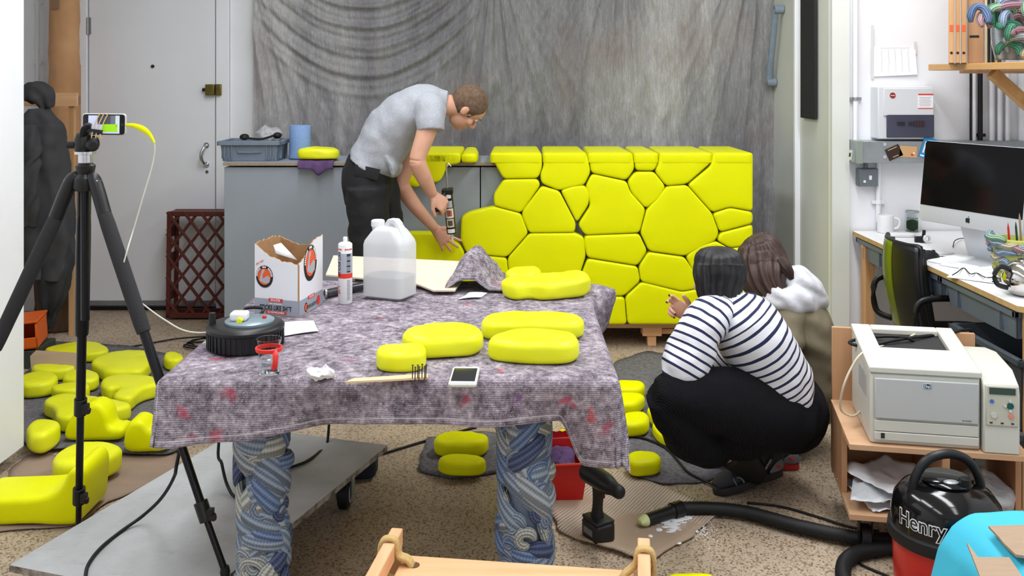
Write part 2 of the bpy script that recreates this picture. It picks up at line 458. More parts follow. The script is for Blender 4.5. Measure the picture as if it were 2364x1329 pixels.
MB().box(c + V((.056, -.008, 0)), (.034, .042, .074)).build('latch_keep', BRASS, lk, bevel=.004)
MB().cyl(c + V((-.028, -.01, 0)), c + V((-.052, -.01, 0)), .011).build('latch_knob', BLACK, lk)
a = P(477, 335, ZB - .012); e = P(477, 380, ZB - .012); m_ = (a + e) / 2 + V((-.018, -.05, 0))
h = MB(); h.loft([a + V((0, -.004, .0)), a + V((-.004, -.035, -.01)), m_ + V((0, 0, .02)), m_ + V((0, 0, -.02)), e + V((-.004, -.035, .01)), e + V((0, -.004, 0))], [.008, .009, .011, .011, .009, .008], 12)
for q in (a, e): h.cyl(q, q + V((0, -.006, 0)), .019)
h.build('pull_handle', CHROME, door)
c = P(478, 396, ZB - .012); k = MB().cyl(c, c + V((0, -.004, 0)), .012); k.build('keyhole_plate', CHROME, door)
MB().box(c + V((0, -.005, -.002)), (.006, .003, .014)).build('keyhole', BLACK, door)

# ---- plastic sheet
t = NT('dust_sheet_plastic')
big = t.noise(t.obj((1.7, 1, .22)), 1.0, 3, .5); mid = t.noise(t.obj((9, 9, .9), (0, .06, 0)), 1.6, 6, .62)
n2 = t.noise(t.obj((1.1, 1, .9)), 1.7, 4)
cr1 = t.noise(t.obj((46, 10, 7), (0, .25, 0)), 1.0, 6, .7); cr2 = t.noise(t.obj((46, 10, 7), (0, -.45, 0)), 1.0, 6, .7)
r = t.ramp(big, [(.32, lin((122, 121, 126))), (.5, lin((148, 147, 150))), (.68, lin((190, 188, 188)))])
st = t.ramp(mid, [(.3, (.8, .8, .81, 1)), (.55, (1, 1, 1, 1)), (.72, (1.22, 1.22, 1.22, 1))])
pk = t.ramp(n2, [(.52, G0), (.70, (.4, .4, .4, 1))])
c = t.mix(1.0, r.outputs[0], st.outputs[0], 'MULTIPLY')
ck = t.ramp(cr1, [(.46, (1, 1, 1, 1)), (.5, (1.3, 1.3, 1.3, 1)), (.54, (1, 1, 1, 1))])  # crinkle glints painted into the sheet colour as pale lines
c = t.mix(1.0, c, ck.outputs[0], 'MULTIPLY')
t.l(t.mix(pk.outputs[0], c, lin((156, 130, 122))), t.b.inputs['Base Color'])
t.b.inputs['Roughness'].default_value = .28; t.b.inputs['Alpha'].default_value = .9
def ridge(x):
    a = t.n('Math', operation='SUBTRACT'); a.inputs[1].default_value = .5; t.l(x, a.inputs[0]); e = t.n('Math', operation='ABSOLUTE'); t.l(a.outputs[0], e.inputs[0]); return e.outputs[0]
ad = t.n('Math', operation='ADD'); t.l(ridge(cr1), ad.inputs[0]); t.l(ridge(cr2), ad.inputs[1])
ad2 = t.n('Math', operation='ADD'); t.l(ad.outputs[0], ad2.inputs[0]); t.l(mid, ad2.inputs[1])
t.bump(ad2.outputs[0], .75, .02)
SHEET = t.m
x0, x1 = P(590, 0, 6.25).x, P(1783, 0, 6.25).x
def ridge1(t_): return 1 - abs(math.sin(t_ * .5))
PINS = ((-1.78, 2.45), (-.13, 2.42), (.72, 2.7), (1.62, 2.6))
def sheet(u, q):
    x = x0 + (x1 - x0) * u; z = .02 + 2.95 * q
    f = 0; wt = 0
    sx = (x + .95) / .74; lev = z - .42 * sx * sx                       # hanging swags between the first two pins
    w_sw = smooth_(1.15 - abs(sx), .5) * smooth_(lev - 1.28, .35)
    f += w_sw * (1.1 * ridge1(lev * 44 + 1.6 * fbm((x, z, 3), 1.3)) + .6 * ridge1(lev * 97 + 2.2 * fbm((x, z, 5), 1.7)))
    for k, (px_, pz) in enumerate(PINS):                                # gathers radiating from the pins
        a = math.atan2(x - px_, pz - z) if z < pz else 0; rr = math.hypot(x - px_, pz - z)
        g = math.exp(-(a / .55) ** 2) * math.exp(-max(0, rr - .6) * .45)
        f += (1 - .7 * w_sw) * g * (1.0 * ridge1(a * 34 + k + 1.2 * fbm((x, z, k), 1.1)) + .55 * ridge1(a * 83 + 2.0 * fbm((x, z, k + 9), 1.5)))
    f += .5 * ridge1(x * 38 + 3.5 * fbm((x * .8, 1, z * .5), 1.3)) * (1 - w_sw) + .5 * fbm((x * 3, 0, z * .9), 1.0) + .35 * fbm((x * 11, 2, z * 6), 1.0)
    return (x, 6.225 - .025 * f - .01, z)
def smooth_(a, w_): t_ = min(max(a / w_, 0), 1); return t_ * t_ * (3 - 2 * t_)
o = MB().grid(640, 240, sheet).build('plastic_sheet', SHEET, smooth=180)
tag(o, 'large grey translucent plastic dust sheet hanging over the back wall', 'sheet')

# ---- blue pull bar and black board on the side wall
q = thing('pull_bar', 'long blue-grey metal pull bar on the side wall beside the plastic sheet', 'handle', P(1790, 200, 5.9))
BLUEG = mat('blue_grey_paint', (128, 142, 158), .5, var=.12, vsc=20)
xs = 1.70
def side(px_, y_): d = F * xs / (px_ - CX); return V((xs, d, HC - (y_ - HY) * d / F))
a, e = side(1808, 22), side(1791, 190); a.x -= .045; e.x -= .045
MB().loft([a, a.lerp(e, .3), a.lerp(e, .7), e], [(.02, .016)] * 4, 12).build('bar', BLUEG, q)
for w_ in (a, e): MB().cyl(w_ + V((.045, 0, 0)), w_ + V((-.012, 0, 0)), .028).build('fixing', BLUEG, q, bevel=.004)
y1, y2 = F * xs / (1856 - CX), F * xs / (1888 - CX)
zb = HC - (276 - HY) * y2 / F
o = MB().box((xs - .012, (y1 + y2) / 2, (zb + 3.1) / 2), (.018, y1 - y2, 3.1 - zb)).build('black_board', mat('matt_black_board', (26, 26, 28), .6), bevel=.002)
tag(o, 'tall narrow black board fixed to the cream side wall', 'board')
# ================================================================ clad reception desk
GREYBOARD = mat('grey_painted_board', (150, 157, 167), .5, var=.035, vsc=2.5, bump=.05, bsc=30)
CHIP = mat('chipboard_edge', (158, 140, 122), .8, var=.12, vsc=60)
DYF = 5.46; DZT = 1.055; DXL, DXR = -1.655, 1.335
desk = thing('clad_counter', 'long grey counter half covered with glossy lemon-yellow foam cobbles', 'counter', (0, 5.65, 0))
MB().box(((DXL + 1.0 * -.185) / 2, 5.68, (DZT - .03 + .13) / 2), (-.185 - DXL, .40, DZT - .16), None).build('carcass', GREYBOARD, desk, bevel=.002)
MB().box(((DXR - .179) / 2, 5.68, (DZT - .03 + .13) / 2), (DXR + .179, .40, DZT - .16)).build('carcass', GREYBOARD, desk, bevel=.002)
b = MB().box(((DXL + DXR) / 2, 5.675, DZT - .011), (DXR - DXL + .004, .425, .018)); b.build('top_board', [CHIP], desk, bevel=.001)
MB().box(((DXL + DXR) / 2, 5.675, DZT), (DXR - DXL, .42, .006)).build('top_paint', GREYBOARD, desk)
MB().box(((DXL + DXR) / 2, 5.66, .12), (DXR - DXL, .42, .022)).build('base_board', PLY, desk)
for x in (-1.5, -.1, (1503 - CX) * 5.5 / F, 1.28):
    f_ = MB(); f_.box((x, 5.50, .085), (.11, .09, .05)); f_.box((x + .12, 5.52, .08), (.28, .07, .03)); f_.box((x, 5.49, .03), (.05, .05, .06)); f_.build('timber_foot', PINE, desk, bevel=.003)
polys = {
 'A': [(215, 92), (535, 92), (537, 180), (512, 245), (297, 248), (255, 175)],
 'B': [(540, 92), (812, 92), (836, 205), (797, 285), (640, 320), (532, 277), (522, 220), (545, 170)],
 'C': [(818, 92), (1093, 92), (1106, 185), (1056, 257), (838, 212)],
 'D': [(1099, 92), (1252, 92), (1247, 160), (1224, 200), (1110, 197)],
 'E': [(1258, 92), (1582, 92), (1575, 150), (1427, 280), (1298, 292), (1228, 203), (1252, 150)],
 'F': [(1588, 92), (1834, 92), (1833, 447), (1690, 422), (1582, 455), (1430, 285), (1570, 170)],
 'G': [(300, 250), (508, 247), (528, 285), (407, 458), (240, 414), (236, 345)],
 'H': [(532, 290), (642, 320), (746, 520), (738, 578), (455, 581), (412, 480), (412, 445)],
 'I': [(648, 318), (720, 290), (800, 286), (832, 340), (822, 410), (750, 518)],
 'J': [(842, 215), (1057, 262), (1078, 325), (1174, 433), (1136, 580), (800, 594), (755, 530), (832, 410), (803, 290)],
 'K': [(1110, 203), (1225, 203), (1297, 295), (1255, 375), (1174, 431), (1085, 335), (1060, 262)],
 'L': [(1303, 292), (1427, 284), (1582, 458), (1625, 577), (1605, 627), (1415, 723), (1193, 692), (1139, 577), (1178, 435)],
 'M': [(1585, 460), (1690, 424), (1833, 452), (1833, 522), (1628, 576)],
 'N': [(1630, 579), (1833, 527), (1833, 655), (1690, 672), (1610, 627)],
 'O': [(1418, 724), (1500, 652), (1607, 630), (1690, 676), (1690, 802), (1490, 862)],
 'P': [(240, 416), (407, 460), (453, 581), (322, 729), (70, 706), (33, 620), (38, 480), (90, 452)],
 'Q': [(456, 582), (740, 579), (795, 606), (806, 722), (765, 848), (332, 848), (322, 735)],
 'R': [(800, 595), (1133, 583), (1184, 692), (1124, 782), (812, 732), (793, 640)],
 'S': [(1188, 696), (1412, 727), (1500, 862), (1494, 920), (1400, 940), (1142, 880), (1130, 785)],
 'T': [(815, 736), (1124, 785), (1142, 875), (1042, 968), (900, 968), (770, 850)],
 'U': [(1148, 880), (1400, 942), (1494, 922), (1528, 1000), (1524, 1143), (1062, 1143), (1046, 972)],
 'V': [(760, 850), (900, 970), (1044, 972), (1058, 1143), (740, 1143), (745, 870)],
 'W': [(70, 709), (320, 732), (332, 848), (322, 910), (200, 966), (30, 905), (44, 750)],
 'X': [(-300, 577), (-130, 578), (30, 648), (64, 706), (42, 748), (-100, 905), (-300, 855)],
 'Y': [(1500, 865), (1690, 805), (1692, 674), (1833, 658), (1833, 905), (1500, 920)],
 'Z': [(1530, 925), (1833, 908), (1833, 1143), (1530, 1143)],
 'a': [(-300, 858), (-100, 908), (28, 908), (198, 968), (205, 1143), (-300, 1143)],
 'b': [(208, 968), (326, 912), (336, 851), (742, 851), (736, 1143), (210, 1143)],
}
YFR = 5.372
def dz(u, v_):
    p = P(1050 + u / 2.658, 320 + v_ / 2.658, YFR); return (p.x, p.z)
ZTOP = dz(0, 92)[1] + .004
def cobble(name, poly, top=None):
    pts = [dz(*q) for q in poly]
    b = MB().pebble(pts, DYF - .008 - YFR, .014, .022, (0, DYF - .004, 0), (1, 0, 0), (0, 0, 1), gap=.0008, dome=.002, rb=.004, step=.011)
    if top:
        xa, xb = dz(top[0], 0)[0], dz(top[1], 0)[0]
        b.pebble([(xa, YFR), (xb, YFR), (xb - .01, 5.90), (xa + .01, 5.90)], ZTOP - DZT - .004, .014, .022, (0, 0, DZT + .004), gap=.001, dome=.001, rb=.004)
    return b.build(name, YEL, desk, smooth=60)
tops = {'A': (215, 535), 'B': (540, 812), 'C': (818, 1093), 'D': (1099, 1252), 'E': (1258, 1582), 'F': (1588, 1834)}
for k, pl in polys.items():
    cobble('foam_cobble', pl, tops.get(k))
def zf(x, y): return ((x - 1050) * 2.658, (y - 320) * 2.658)
pl = [zf(936, 354), zf(1064, 354), zf(1062, 378), zf(1034, 381), zf(1024, 402), zf(1017, 418), zf(1000, 423), zf(975, 410), zf(940, 405)]
b = MB().pebble([dz(*q) for q in pl], .084, .014, .022, (0, DYF - .004, 0), (1, 0, 0), (0, 0, 1), cap='ngon', rb=.012)
xa, xb = P(936, 0, YFR).x, P(1062, 0, YFR).x
b.pebble([(xa, YFR), (xb, YFR), (xb, 5.9), (xa, 5.9)], ZTOP - DZT - .004, .014, .022, (0, 0, DZT + .004))
b.build('foam_cobble', YEL, desk, smooth=60)
xa, xb = P(1064, 0, YFR).x, P(1102, 0, YFR).x
MB().pebble([(xa, YFR + .01), (xb, YFR), (xb, 5.6), (xb - .02, 5.9), (xa, 5.9)], ZTOP - DZT - .008, .022, .04, (0, 0, DZT + .004)).build('foam_cobble', YEL, desk, smooth=60)
pl = [zf(900, 380), zf(950, 385), zf(972, 420), zf(966, 434), zf(950, 430), zf(900, 425)]
MB().pebble([dz(*q) for q in pl], .08, .014, .022, (0, DYF - .004, 0), (1, 0, 0), (0, 0, 1), rb=.012).build('foam_cobble', YEL, desk, smooth=60)

# ---- things standing on the counter
def euro_crate(name, label, c, sx, sy, sz, m, rz=0.0, parent=None, ribs=6):
    """open plastic stacking crate: tapered walls, rim, ribs, handle recess"""
    with at(c, rz):
        q = thing(name, label, 'crate') if parent is None else None
        b = MB(); t_ = .006; tp = .93
        def wall(p, n_, L):
            for k in range(1): pass
        for sgn in (-1, 1):
            b.add([(-sx / 2 * tp, sgn * sy / 2 * tp, 0), (sx / 2 * tp, sgn * sy / 2 * tp, 0), (sx / 2, sgn * sy / 2, sz), (-sx / 2, sgn * sy / 2, sz),
                   (-sx / 2 * tp, sgn * (sy / 2 * tp - t_), 0), (sx / 2 * tp, sgn * (sy / 2 * tp - t_), 0), (sx / 2, sgn * (sy / 2 - t_), sz), (-sx / 2, sgn * (sy / 2 - t_), sz)],
                  [(0, 1, 2, 3), (7, 6, 5, 4), (3, 2, 6, 7), (0, 4, 5, 1), (0, 3, 7, 4), (1, 5, 6, 2)])
            b.add([(sgn * sx / 2 * tp, -sy / 2 * tp, 0), (sgn * sx / 2 * tp, sy / 2 * tp, 0), (sgn * sx / 2, sy / 2, sz), (sgn * sx / 2, -sy / 2, sz),
                   (sgn * (sx / 2 * tp - t_), -sy / 2 * tp, 0), (sgn * (sx / 2 * tp - t_), sy / 2 * tp, 0), (sgn * (sx / 2 - t_), sy / 2, sz), (sgn * (sx / 2 - t_), -sy / 2, sz)],
                  [(0, 1, 2, 3), (7, 6, 5, 4), (3, 2, 6, 7), (0, 4, 5, 1), (0, 3, 7, 4), (1, 5, 6, 2)])
        b.box((0, 0, .006), (sx * tp, sy * tp, .012))
        body = b.build('body' if parent is None else name, m, q if parent is None else parent, bevel=.0015)
        pp = q if parent is None else body
        r = MB()
        for s_ in (-1, 1):
            r.box((0, s_ * (sy / 2 + .006), sz - .012), (sx + .03, .018, .024)); r.box((s_ * (sx / 2 + .006), 0, sz - .012), (.018, sy + .03, .024))
        r.build('rim', m, pp, bevel=.003)
        r = MB()
        for k in (-.42, -.36, -.3, .3, .36, .42):
            for s_ in (-1, 1): r.box((k * sx, s_ * (sy / 2 - .002), sz * .5), (.006, .016, sz * .8))
        for k in (-.3, .3):
            for s_ in (-1, 1): r.box((s_ * (sx / 2 - .002), k * sy, sz * .5), (.016, .006, sz * .8))
        r.build('ribs', m, pp, bevel=.0015)['kind'] = 'stuff'
        for s_ in (-1, 1):
            hb = MB()
            y = s_ * (sy / 2 + .002); ww = sx * .2; hh = sz * .2
            hb.tube([(-ww, y, sz * .82), (-ww * .97, y, sz * .5), (-ww * .8, y, sz * .44), (ww * .8, y, sz * .44), (ww * .97, y, sz * .5), (ww, y, sz * .82)], .004, 6, sub=3)
            hb.build('handle_outline', m, pp)
        return q if parent is None else body
c0 = P(587, 372, 5.58)
euro_crate('storage_crate', 'grey-blue plastic stacking crate on the left end of the counter', (c0.x - .006, 5.62, DZT + .004), .335, .27, .115, GREYP, .03)
# headphones in the crate
q = thing('headphones', 'black headphones lying on top of the grey-blue crate', 'headphones', (c0.x, 5.6, DZT + .06))
zz = DZT + .118
b = MB().loft([(c0.x - .06, 5.56, zz + .012), (c0.x - .02, 5.5, zz + .018), (c0.x + .06, 5.52, zz + .012), (c0.x + .12, 5.6, zz + .03)], [(.016, .006)] * 4, 10); b.build('headband', BLKM, q)
for p_, r_ in (((c0.x - .055, 5.57, zz + .02), .028), ((c0.x + .135, 5.58, zz + .028), .026)):
    MB().ball(p_, (r_, .03, .019), 14).build('ear_cup', BLKM, q)
t = NT('clear_bag'); t.b.inputs['Base Color'].default_value = lin((225, 225, 228)); t.b.inputs['Roughness'].default_value = .25; t.b.inputs['Alpha'].default_value = .5
t.bump(t.noise(t.obj(), 40, 5), .8, .02); BAG = t.m
b = MB().ball((c0.x + .06, 5.68, zz + .022), (.085, .06, .05), 28); o = b.build('plastic_bag', BAG, smooth=180, jitter=.022, jsc=14)
tag(o, 'crumpled clear plastic bag in the grey-blue crate', 'bag')
# blue paper roll
c = P(691, 370, 5.62); t = NT('blue_paper_roll')
nn_ = t.noise(t.obj((60, 60, 60)), 4, 3); t.l(t.ramp(nn_, [(.3, lin((112, 146, 200))), (.7, lin((142, 172, 216)))]).outputs[0], t.b.inputs['Base Color']); t.b.inputs['Roughness'].default_value = .85; t.bump(nn_, .3, .003)
BLUEP = t.m
q = thing('paper_roll', 'light blue roll of paper towel standing beside the crate', 'paper roll', (c.x, 5.62, DZT + .004))
MB().lathe([(.058, DZT + .005), (.066, DZT + .012), (.062, DZT + .1), (.062, DZT + .2), (.06, DZT + .203), (.022, DZT + .203), (.022, DZT + .19)], 36, 0, (c.x, 5.64, 0)).build('roll', BLUEP, q, smooth=50)
MB().lathe([(.0215, DZT + .02), (.0215, DZT + .2), (.019, DZT + .2), (.019, DZT + .02)], 20, 0, (c.x, 5.64, 0), True).build('core', CARD, q)
# purple cloth and a loose cobble on it
c = P(735, 376, 5.52)
PURP = mat('purple_cloth', (92, 66, 108), .9, var=.2, vsc=20)
def pur(u, v_):
    x = c.x - .1 + .2 * u; y = 5.455 + .14 * (v_ - .12)
    z = DZT + .009 + .003 * fbm((u * 5, v_ * 5, 1), 1)
    ov = max(0, .2 - v_) / .2
    if ov > 0: z -= ov * .045 * (1 + .8 * math.exp(-((u - .6) / .15) ** 2)); y = 5.44 - .012 * ov + .004 * math.sin(u * 20)
    return (x, y, z)
o = MB().grid(30, 16, pur).build('cleaning_cloth', PURP, solid=.003, smooth=180); tag(o, 'crumpled purple cloth hanging over the counter edge', 'cloth')
p0, p1 = P(685, 0, 5.5).x, P(784, 0, 5.5).x
o = MB().pebble([(p0, 5.47), (p0 + .08, 5.45), (p1 - .03, 5.46), (p1, 5.52), (p1 - .04, 5.62), (p0 + .06, 5.64)], .062, .026, .05, (0, 0, DZT + .016), wob=.008).build('foam_cobble_loose', YELF, smooth=60)
o.name = 'foam_cobble_offcut'; tag(o, 'lemon-yellow foam cobble resting on the purple cloth on the counter', 'foam piece')

# ================================================================ dark red lattice crate
RED = mat('oxblood_plastic', (88, 34, 26), .5, var=.12, vsc=12)
q = thing('bottle_crate', 'dark red-brown plastic lattice crate standing on end against the door', 'crate', P(450, 740, 6.05))
dC = 6.06; xa, xb = P(384, 0, dC).x, P(384, 0, dC).x + .44; za, zb_ = .015, P(0, 490, dC).z
with at((xa, dC, za), 0, rx=-.03):
    W_, H_, D_ = xb - xa, zb_ - za, .14
    b = MB()
    for yy in (0, D_):
        b.box((W_ / 2, yy, .012), (W_, .02, .03)); b.box((W_ / 2, yy, H_ - .012), (W_, .02, .03)); b.box((.012, yy, H_ / 2), (.026, .02, H_)); b.box((W_ - .012, yy, H_ / 2), (.026, .02, H_))
    b.box((W_ / 2, D_ / 2, .004), (W_, D_, .008)); b.box((W_ / 2, D_ / 2, H_ - .004), (W_, D_, .008))
    for z_ in (.15, .35, .55): b.box((.004, D_ / 2, z_), (.008, D_, .1)); b.box((W_ - .004, D_ / 2, z_), (.008, D_, .1))
    b.build('frame', RED, q, bevel=.003)
    b = MB(); st_ = .105
    lat = []
    for sg in (1, -1):
        k = -8
        for i in range(-9, 10):
            # lines x*1.33 - sg*z = i*0.14
            pts = []
            n_ = 60
            seg = []
            for j in range(n_ + 1):
                x = W_ * j / n_; z_ = (sg * (1.3 * x) + i * .137) if sg > 0 else (H_ - 1.3 * x + i * .137)
                if 0 <= z_ <= H_: seg.append((x, z_))
            if len(seg) > 4:
                lat.append((seg[0], seg[-1], sg))
    for (p_, e_, sg) in lat:
        r_ = MB().bar((p_[0], 0.0 + .004 * sg, p_[1]), (e_[0], .004 * sg, e_[1]), .016, .018, up=(0, 1, 0)); r_.build('lattice_bar', RED, q, bevel=.002)
# ================================================================ work table with felt blanket
TX0, TX1, TY0, TY1, TZ = -.915, .262, 2.52, 3.70, .745
table = thing('work_table', 'square work table with chunky legs wrapped in blue knitted yarn', 'table', ((TX0 + TX1) / 2, 3.1, 0))
MB().box(((TX0 + TX1) / 2, (TY0 + TY1) / 2, TZ - .02), (TX1 - TX0, TY1 - TY0, .04)).build('table_top', PLY, table, bevel=.004)
YARN = []
def yarn_mat(name, c1, c2):
    t = NT(name); a = t.n('Attribute', attribute_name='around'); al = t.n('Attribute', attribute_name='along')
    m1 = t.n('Math', operation='MULTIPLY'); m1.inputs[1].default_value = 2 * PI * 9; t.l(a.outputs['Fac'], m1.inputs[0])
    s1 = t.n('Math', operation='SINE'); t.l(m1.outputs[0], s1.inputs[0])
    m2 = t.n('Math', operation='MULTIPLY'); m2.inputs[1].default_value = 900; t.l(al.outputs['Fac'], m2.inputs[0])
    s2 = t.n('Math', operation='SINE'); t.l(m2.outputs[0], s2.inputs[0])
    m3 = t.n('Math', operation='MULTIPLY'); m3.inputs[1].default_value = .3; t.l(s2.outputs[0], m3.inputs[0])
    ad = t.n('Math', operation='ADD'); t.l(s1.outputs[0], ad.inputs[0]); t.l(m3.outputs[0], ad.inputs[1])
    mr = t.n('MapRange'); mr.inputs[1].default_value = -1.3; mr.inputs[2].default_value = 1.3; t.l(ad.outputs[0], mr.inputs[0])
    t.l(t.ramp(mr.outputs[0], [(0, lin(tuple(int(x * .72) for x in c1))), (.5, lin(c1)), (1, lin(c2))]).outputs[0], t.b.inputs['Base Color'])
    t.b.inputs['Roughness'].default_value = .95; t.bump(mr.outputs[0], .9, .004); return t.m
YARN = [yarn_mat('yarn_slate', (122, 136, 158), (148, 160, 178)), yarn_mat('yarn_blue', (102, 124, 162), (130, 150, 184)), yarn_mat('yarn_dove', (152, 160, 168), (184, 190, 194)),
        yarn_mat('yarn_cream', (176, 178, 172), (204, 206, 198)), yarn_mat('yarn_steel', (132, 148, 168), (160, 172, 188)), yarn_mat('yarn_navy', (72, 84, 120), (98, 108, 140))]
def knit_leg(cx, cy, seed, n=46, z0=0.0):
    rg = random.Random(seed)
    core = MB().lathe([(.046, z0), (.052, z0 + .02), (.050, .35), (.048, .70)], 20, 0, (cx, cy, 0)).build('leg', mat('leg_core', (124, 138, 162), .9), table)
    for i in range(n):
        z = z0 + .03 + (.66 - z0) * (i + rg.random() * .8) / n
        a0 = -PI / 2 + (rg.random() - .5) * 3.4; span = rg.uniform(.9, 2.4) * rg.choice((-1, 1))
        dz_ = rg.uniform(-.07, .07); k = 6; bulge = rg.uniform(.0, .012); ra, rb = rg.uniform(.022, .036), rg.uniform(.012, .017)
        pts = []
        for j in range(k):
            t_ = j / (k - 1); a = a0 + span * (t_ - .5)
            r = .048 + rb * .7 + bulge * math.sin(t_ * PI)
            zz_ = min(max(z + dz_ * math.sin((t_ - .5) * 2.2), z0 + .025), .70)
            pts.append((cx + r * math.cos(a), cy + r * math.sin(a), zz_))
        if rg.random() < .3:     # curled loop
            a = a0; r = .049 + rb
            w_ = rg.uniform(.025, .04)
            pts = [(cx + r * math.cos(a + w_ / r * math.cos(q_) * (1 - q_ / 9)), cy + r * math.sin(a + w_ / r * math.cos(q_) * (1 - q_ / 9)), min(max(z + w_ * math.sin(q_) * (1 - q_ / 9), z0 + .03), .7)) for q_ in [x_ * .8 for x_ in range(8)]]
            ra, rb = .014, .011
        m = rg.choice([0, 1, 2, 2, 2, 3, 3, 4, 4, 4] if i % 7 else [5, 1])
        MB().loft(pts, [(rb * .5, ra * .5)] + [(rb, ra)] * (len(pts) - 2) + [(rb * .5, ra * .5)], 12, 0, (0, 0, 1), 3).build('yarn_coil', YARN[m], core, smooth=180)
for i, (x, y, z0) in enumerate(((-.688, 2.64, 0), (.036, 2.64, 0), (-.855, 3.30, .172), (.045, 3.46, 0))):
    knit_leg(x, y, 40 + i, 84 if i < 2 else 22, z0)

# ---- felt blanket
t = NT('recycled_felt')
v = t.obj(); n1 = t.noise(v, 55, 6, .7); n2 = t.noise(v, 14, 5, .65); n3 = t.noise(v, 130, 3, .6)
base = t.ramp(n1, [(.3, lin((92, 87, 95))), (.47, lin((150, 143, 150))), (.58, lin((178, 171, 177))), (.7, lin((218, 213, 218)))])
ti = t.ramp(n2, [(.3, lin((150, 140, 150))), (.5, lin((226, 220, 226))), (.7, lin((255, 250, 252)))])
c = t.mix(1.0, base.outputs[0], ti.outputs[0], 'MULTIPLY')
# fibres
mus = t.n('TexNoise'); mus.inputs['Scale'].default_value = 34; mus.inputs['Detail'].default_value = 2; mus.inputs['Distortion'].default_value = 2.4; t.l(v, mus.inputs['Vector'])
fb = t.ramp(mus.outputs['Fac'], [(.485, G0), (.5, (.55, .55, .55, 1)), (.515, G0)])
c = t.mix(fb.outputs[0], c, lin((222, 220, 226)))
# coloured rags
vo = t.n('TexVoronoi'); vo.inputs['Scale'].default_value = 11; vo.inputs['Randomness'].default_value = 1.0
dis = t.n('TexNoise'); dis.inputs['Scale'].default_value = 28; dis.inputs['Detail'].default_value = 3; t.l(v, dis.inputs['Vector'])
vm = t.n('VectorMath', operation='SCALE'); vm.inputs['Scale'].default_value = .07; t.l(dis.outputs['Color'], vm.inputs[0])
va = t.n('VectorMath', operation='ADD'); t.l(v, va.inputs[0]); t.l(vm.outputs[0], va.inputs[1]); t.l(va.outputs[0], vo.inputs['Vector'])
sp = t.n('SeparateColor'); t.l(vo.outputs['Color'], sp.inputs[0])
hue = t.ramp(sp.outputs[0], [(0, lin((176, 40, 72))), (.3, lin((150, 60, 90))), (.45, lin((110, 70, 120))), (.62, lin((204, 60, 60))), (.8, lin((46, 96, 170))), (.9, lin((50, 110, 110))), (.96, lin((200, 160, 90)))], 'CONSTANT')
on = t.ramp(sp.outputs[1], [(.66, G0), (.68, G1)]); ds = t.ramp(vo.outputs['Distance'], [(.08, (.85, .85, .85, 1)), (.25, G0)])
mm = t.n('Math', operation='MULTIPLY'); t.l(on.outputs[0], mm.inputs[0]); t.l(ds.outputs[0], mm.inputs[1])
m4 = t.n('Math', operation='MULTIPLY'); t.l(mm.outputs[0], m4.inputs[0]); t.l(n1, m4.inputs[1]); 
m5 = t.n('Math', operation='MULTIPLY'); m5.inputs[1].default_value = 1.5; t.l(m4.outputs[0], m5.inputs[0])
c = t.mix(m5.outputs[0], c, hue.outputs[0])
# stitched hem thread from the distance to the cloth edge
al = t.n('Attribute', attribute_name='along')
hm = t.ramp(al.outputs['Fac'], [(.0, (.3, .3, .3, 1)), (.002, G0), (.012, G0), (.0135, (.45, .45, .45, 1)), (.016, (.45, .45, .45, 1)), (.0175, G0)])
c = t.mix(hm.outputs[0], c, lin((225, 222, 226)))
t.l(c, t.b.inputs['Base Color']); t.b.inputs['Roughness'].default_value = .97; t.b.inputs['Specular IOR Level'].default_value = .1
wv = t.n('TexWave'); wv.inputs['Scale'].default_value = 60; wv.inputs['Distortion'].default_value = 1.0; wv.bands_direction = 'Z'; t.l(v, wv.inputs['Vector'])
mx = t.n('Math', operation='MULTIPLY_ADD'); mx.inputs[1].default_value = .25; t.l(wv.outputs['Fac'], mx.inputs[0]); t.l(n1, mx.inputs[2])
t.bump(mx.outputs[0], .75, .006)
FELT = t.m
DFELT = mat('grey_felt', (92, 90, 94), .95, rgb2=(124, 121, 124), vsc=70, bump=.6, bsc=120, spec=.1)
W_, D_ = TX1 - TX0, TY1 - TY0
def smooth01(t_): t_ = min(max(t_, 0), 1); return t_ * t_ * (3 - 2 * t_)
def oF(x): return .172 - .062 * min(max((x + .1) / 1.1, 0), 1) + .012 * math.sin(x * 7 + 1) + .125 * smooth01((x - (W_ - .14)) / .07)
oL, oR, oB = .035, .175, .05
def blanket(u, v_):
    a = -oL + (W_ + oL + oR) * u; bb = -oF(a) + (D_ + oB + oF(a)) * v_
    dx = -max(0, -a) if a < 0 else max(0, a - W_); dy = -max(0, -bb) if bb < 0 else max(0, bb - D_)
    x = min(max(a, 0), W_); y = min(max(bb, 0), D_); d = (abs(dx) ** 4 + abs(dy) ** 4) ** .25; z = TZ + .006 + .0025 * fbm((a, bb, 0), 9)
    if d > 0:
        hy = math.hypot(dx, dy); nx, ny = dx / hy, dy / hy; r = .022; q = min(d / r, PI / 2)
        out = r * math.sin(q) + .05 * max(0, d - .03)
        low = max(0, d - .03)
        if ny < -.5: out += low * (.16 * math.sin(a * 9.5 + .6) + .10 * math.sin(a * 21 + 2) + .05)
        if ny < -.2 and nx > .2: out += low * .06
        if ny < -.2 and nx < -.2: out += low * .12
        if nx > .5:
            out += low * (.08 * math.sin(bb * 12) + .05 + .03 * math.exp(-(max(bb, 0) / .22) ** 2))
            k = math.exp(-((bb - 1.02) / .11) ** 2); out += k * .095 * min(d / .06, 1) * (1 - .55 * max(0, d - .1) / .12); z += k * .012
        drop = r * (1 - math.cos(q)) + max(0, d - r * PI / 2) * .985
        x += nx * out; y += ny * out; z -= drop
        if nx > .5: z += k * .05 * math.sin(min(d / .215, 1) * PI)
    return (x + TX0, y + TY0, z)
b = MB().grid(230, 210, blanket)
NX = 231
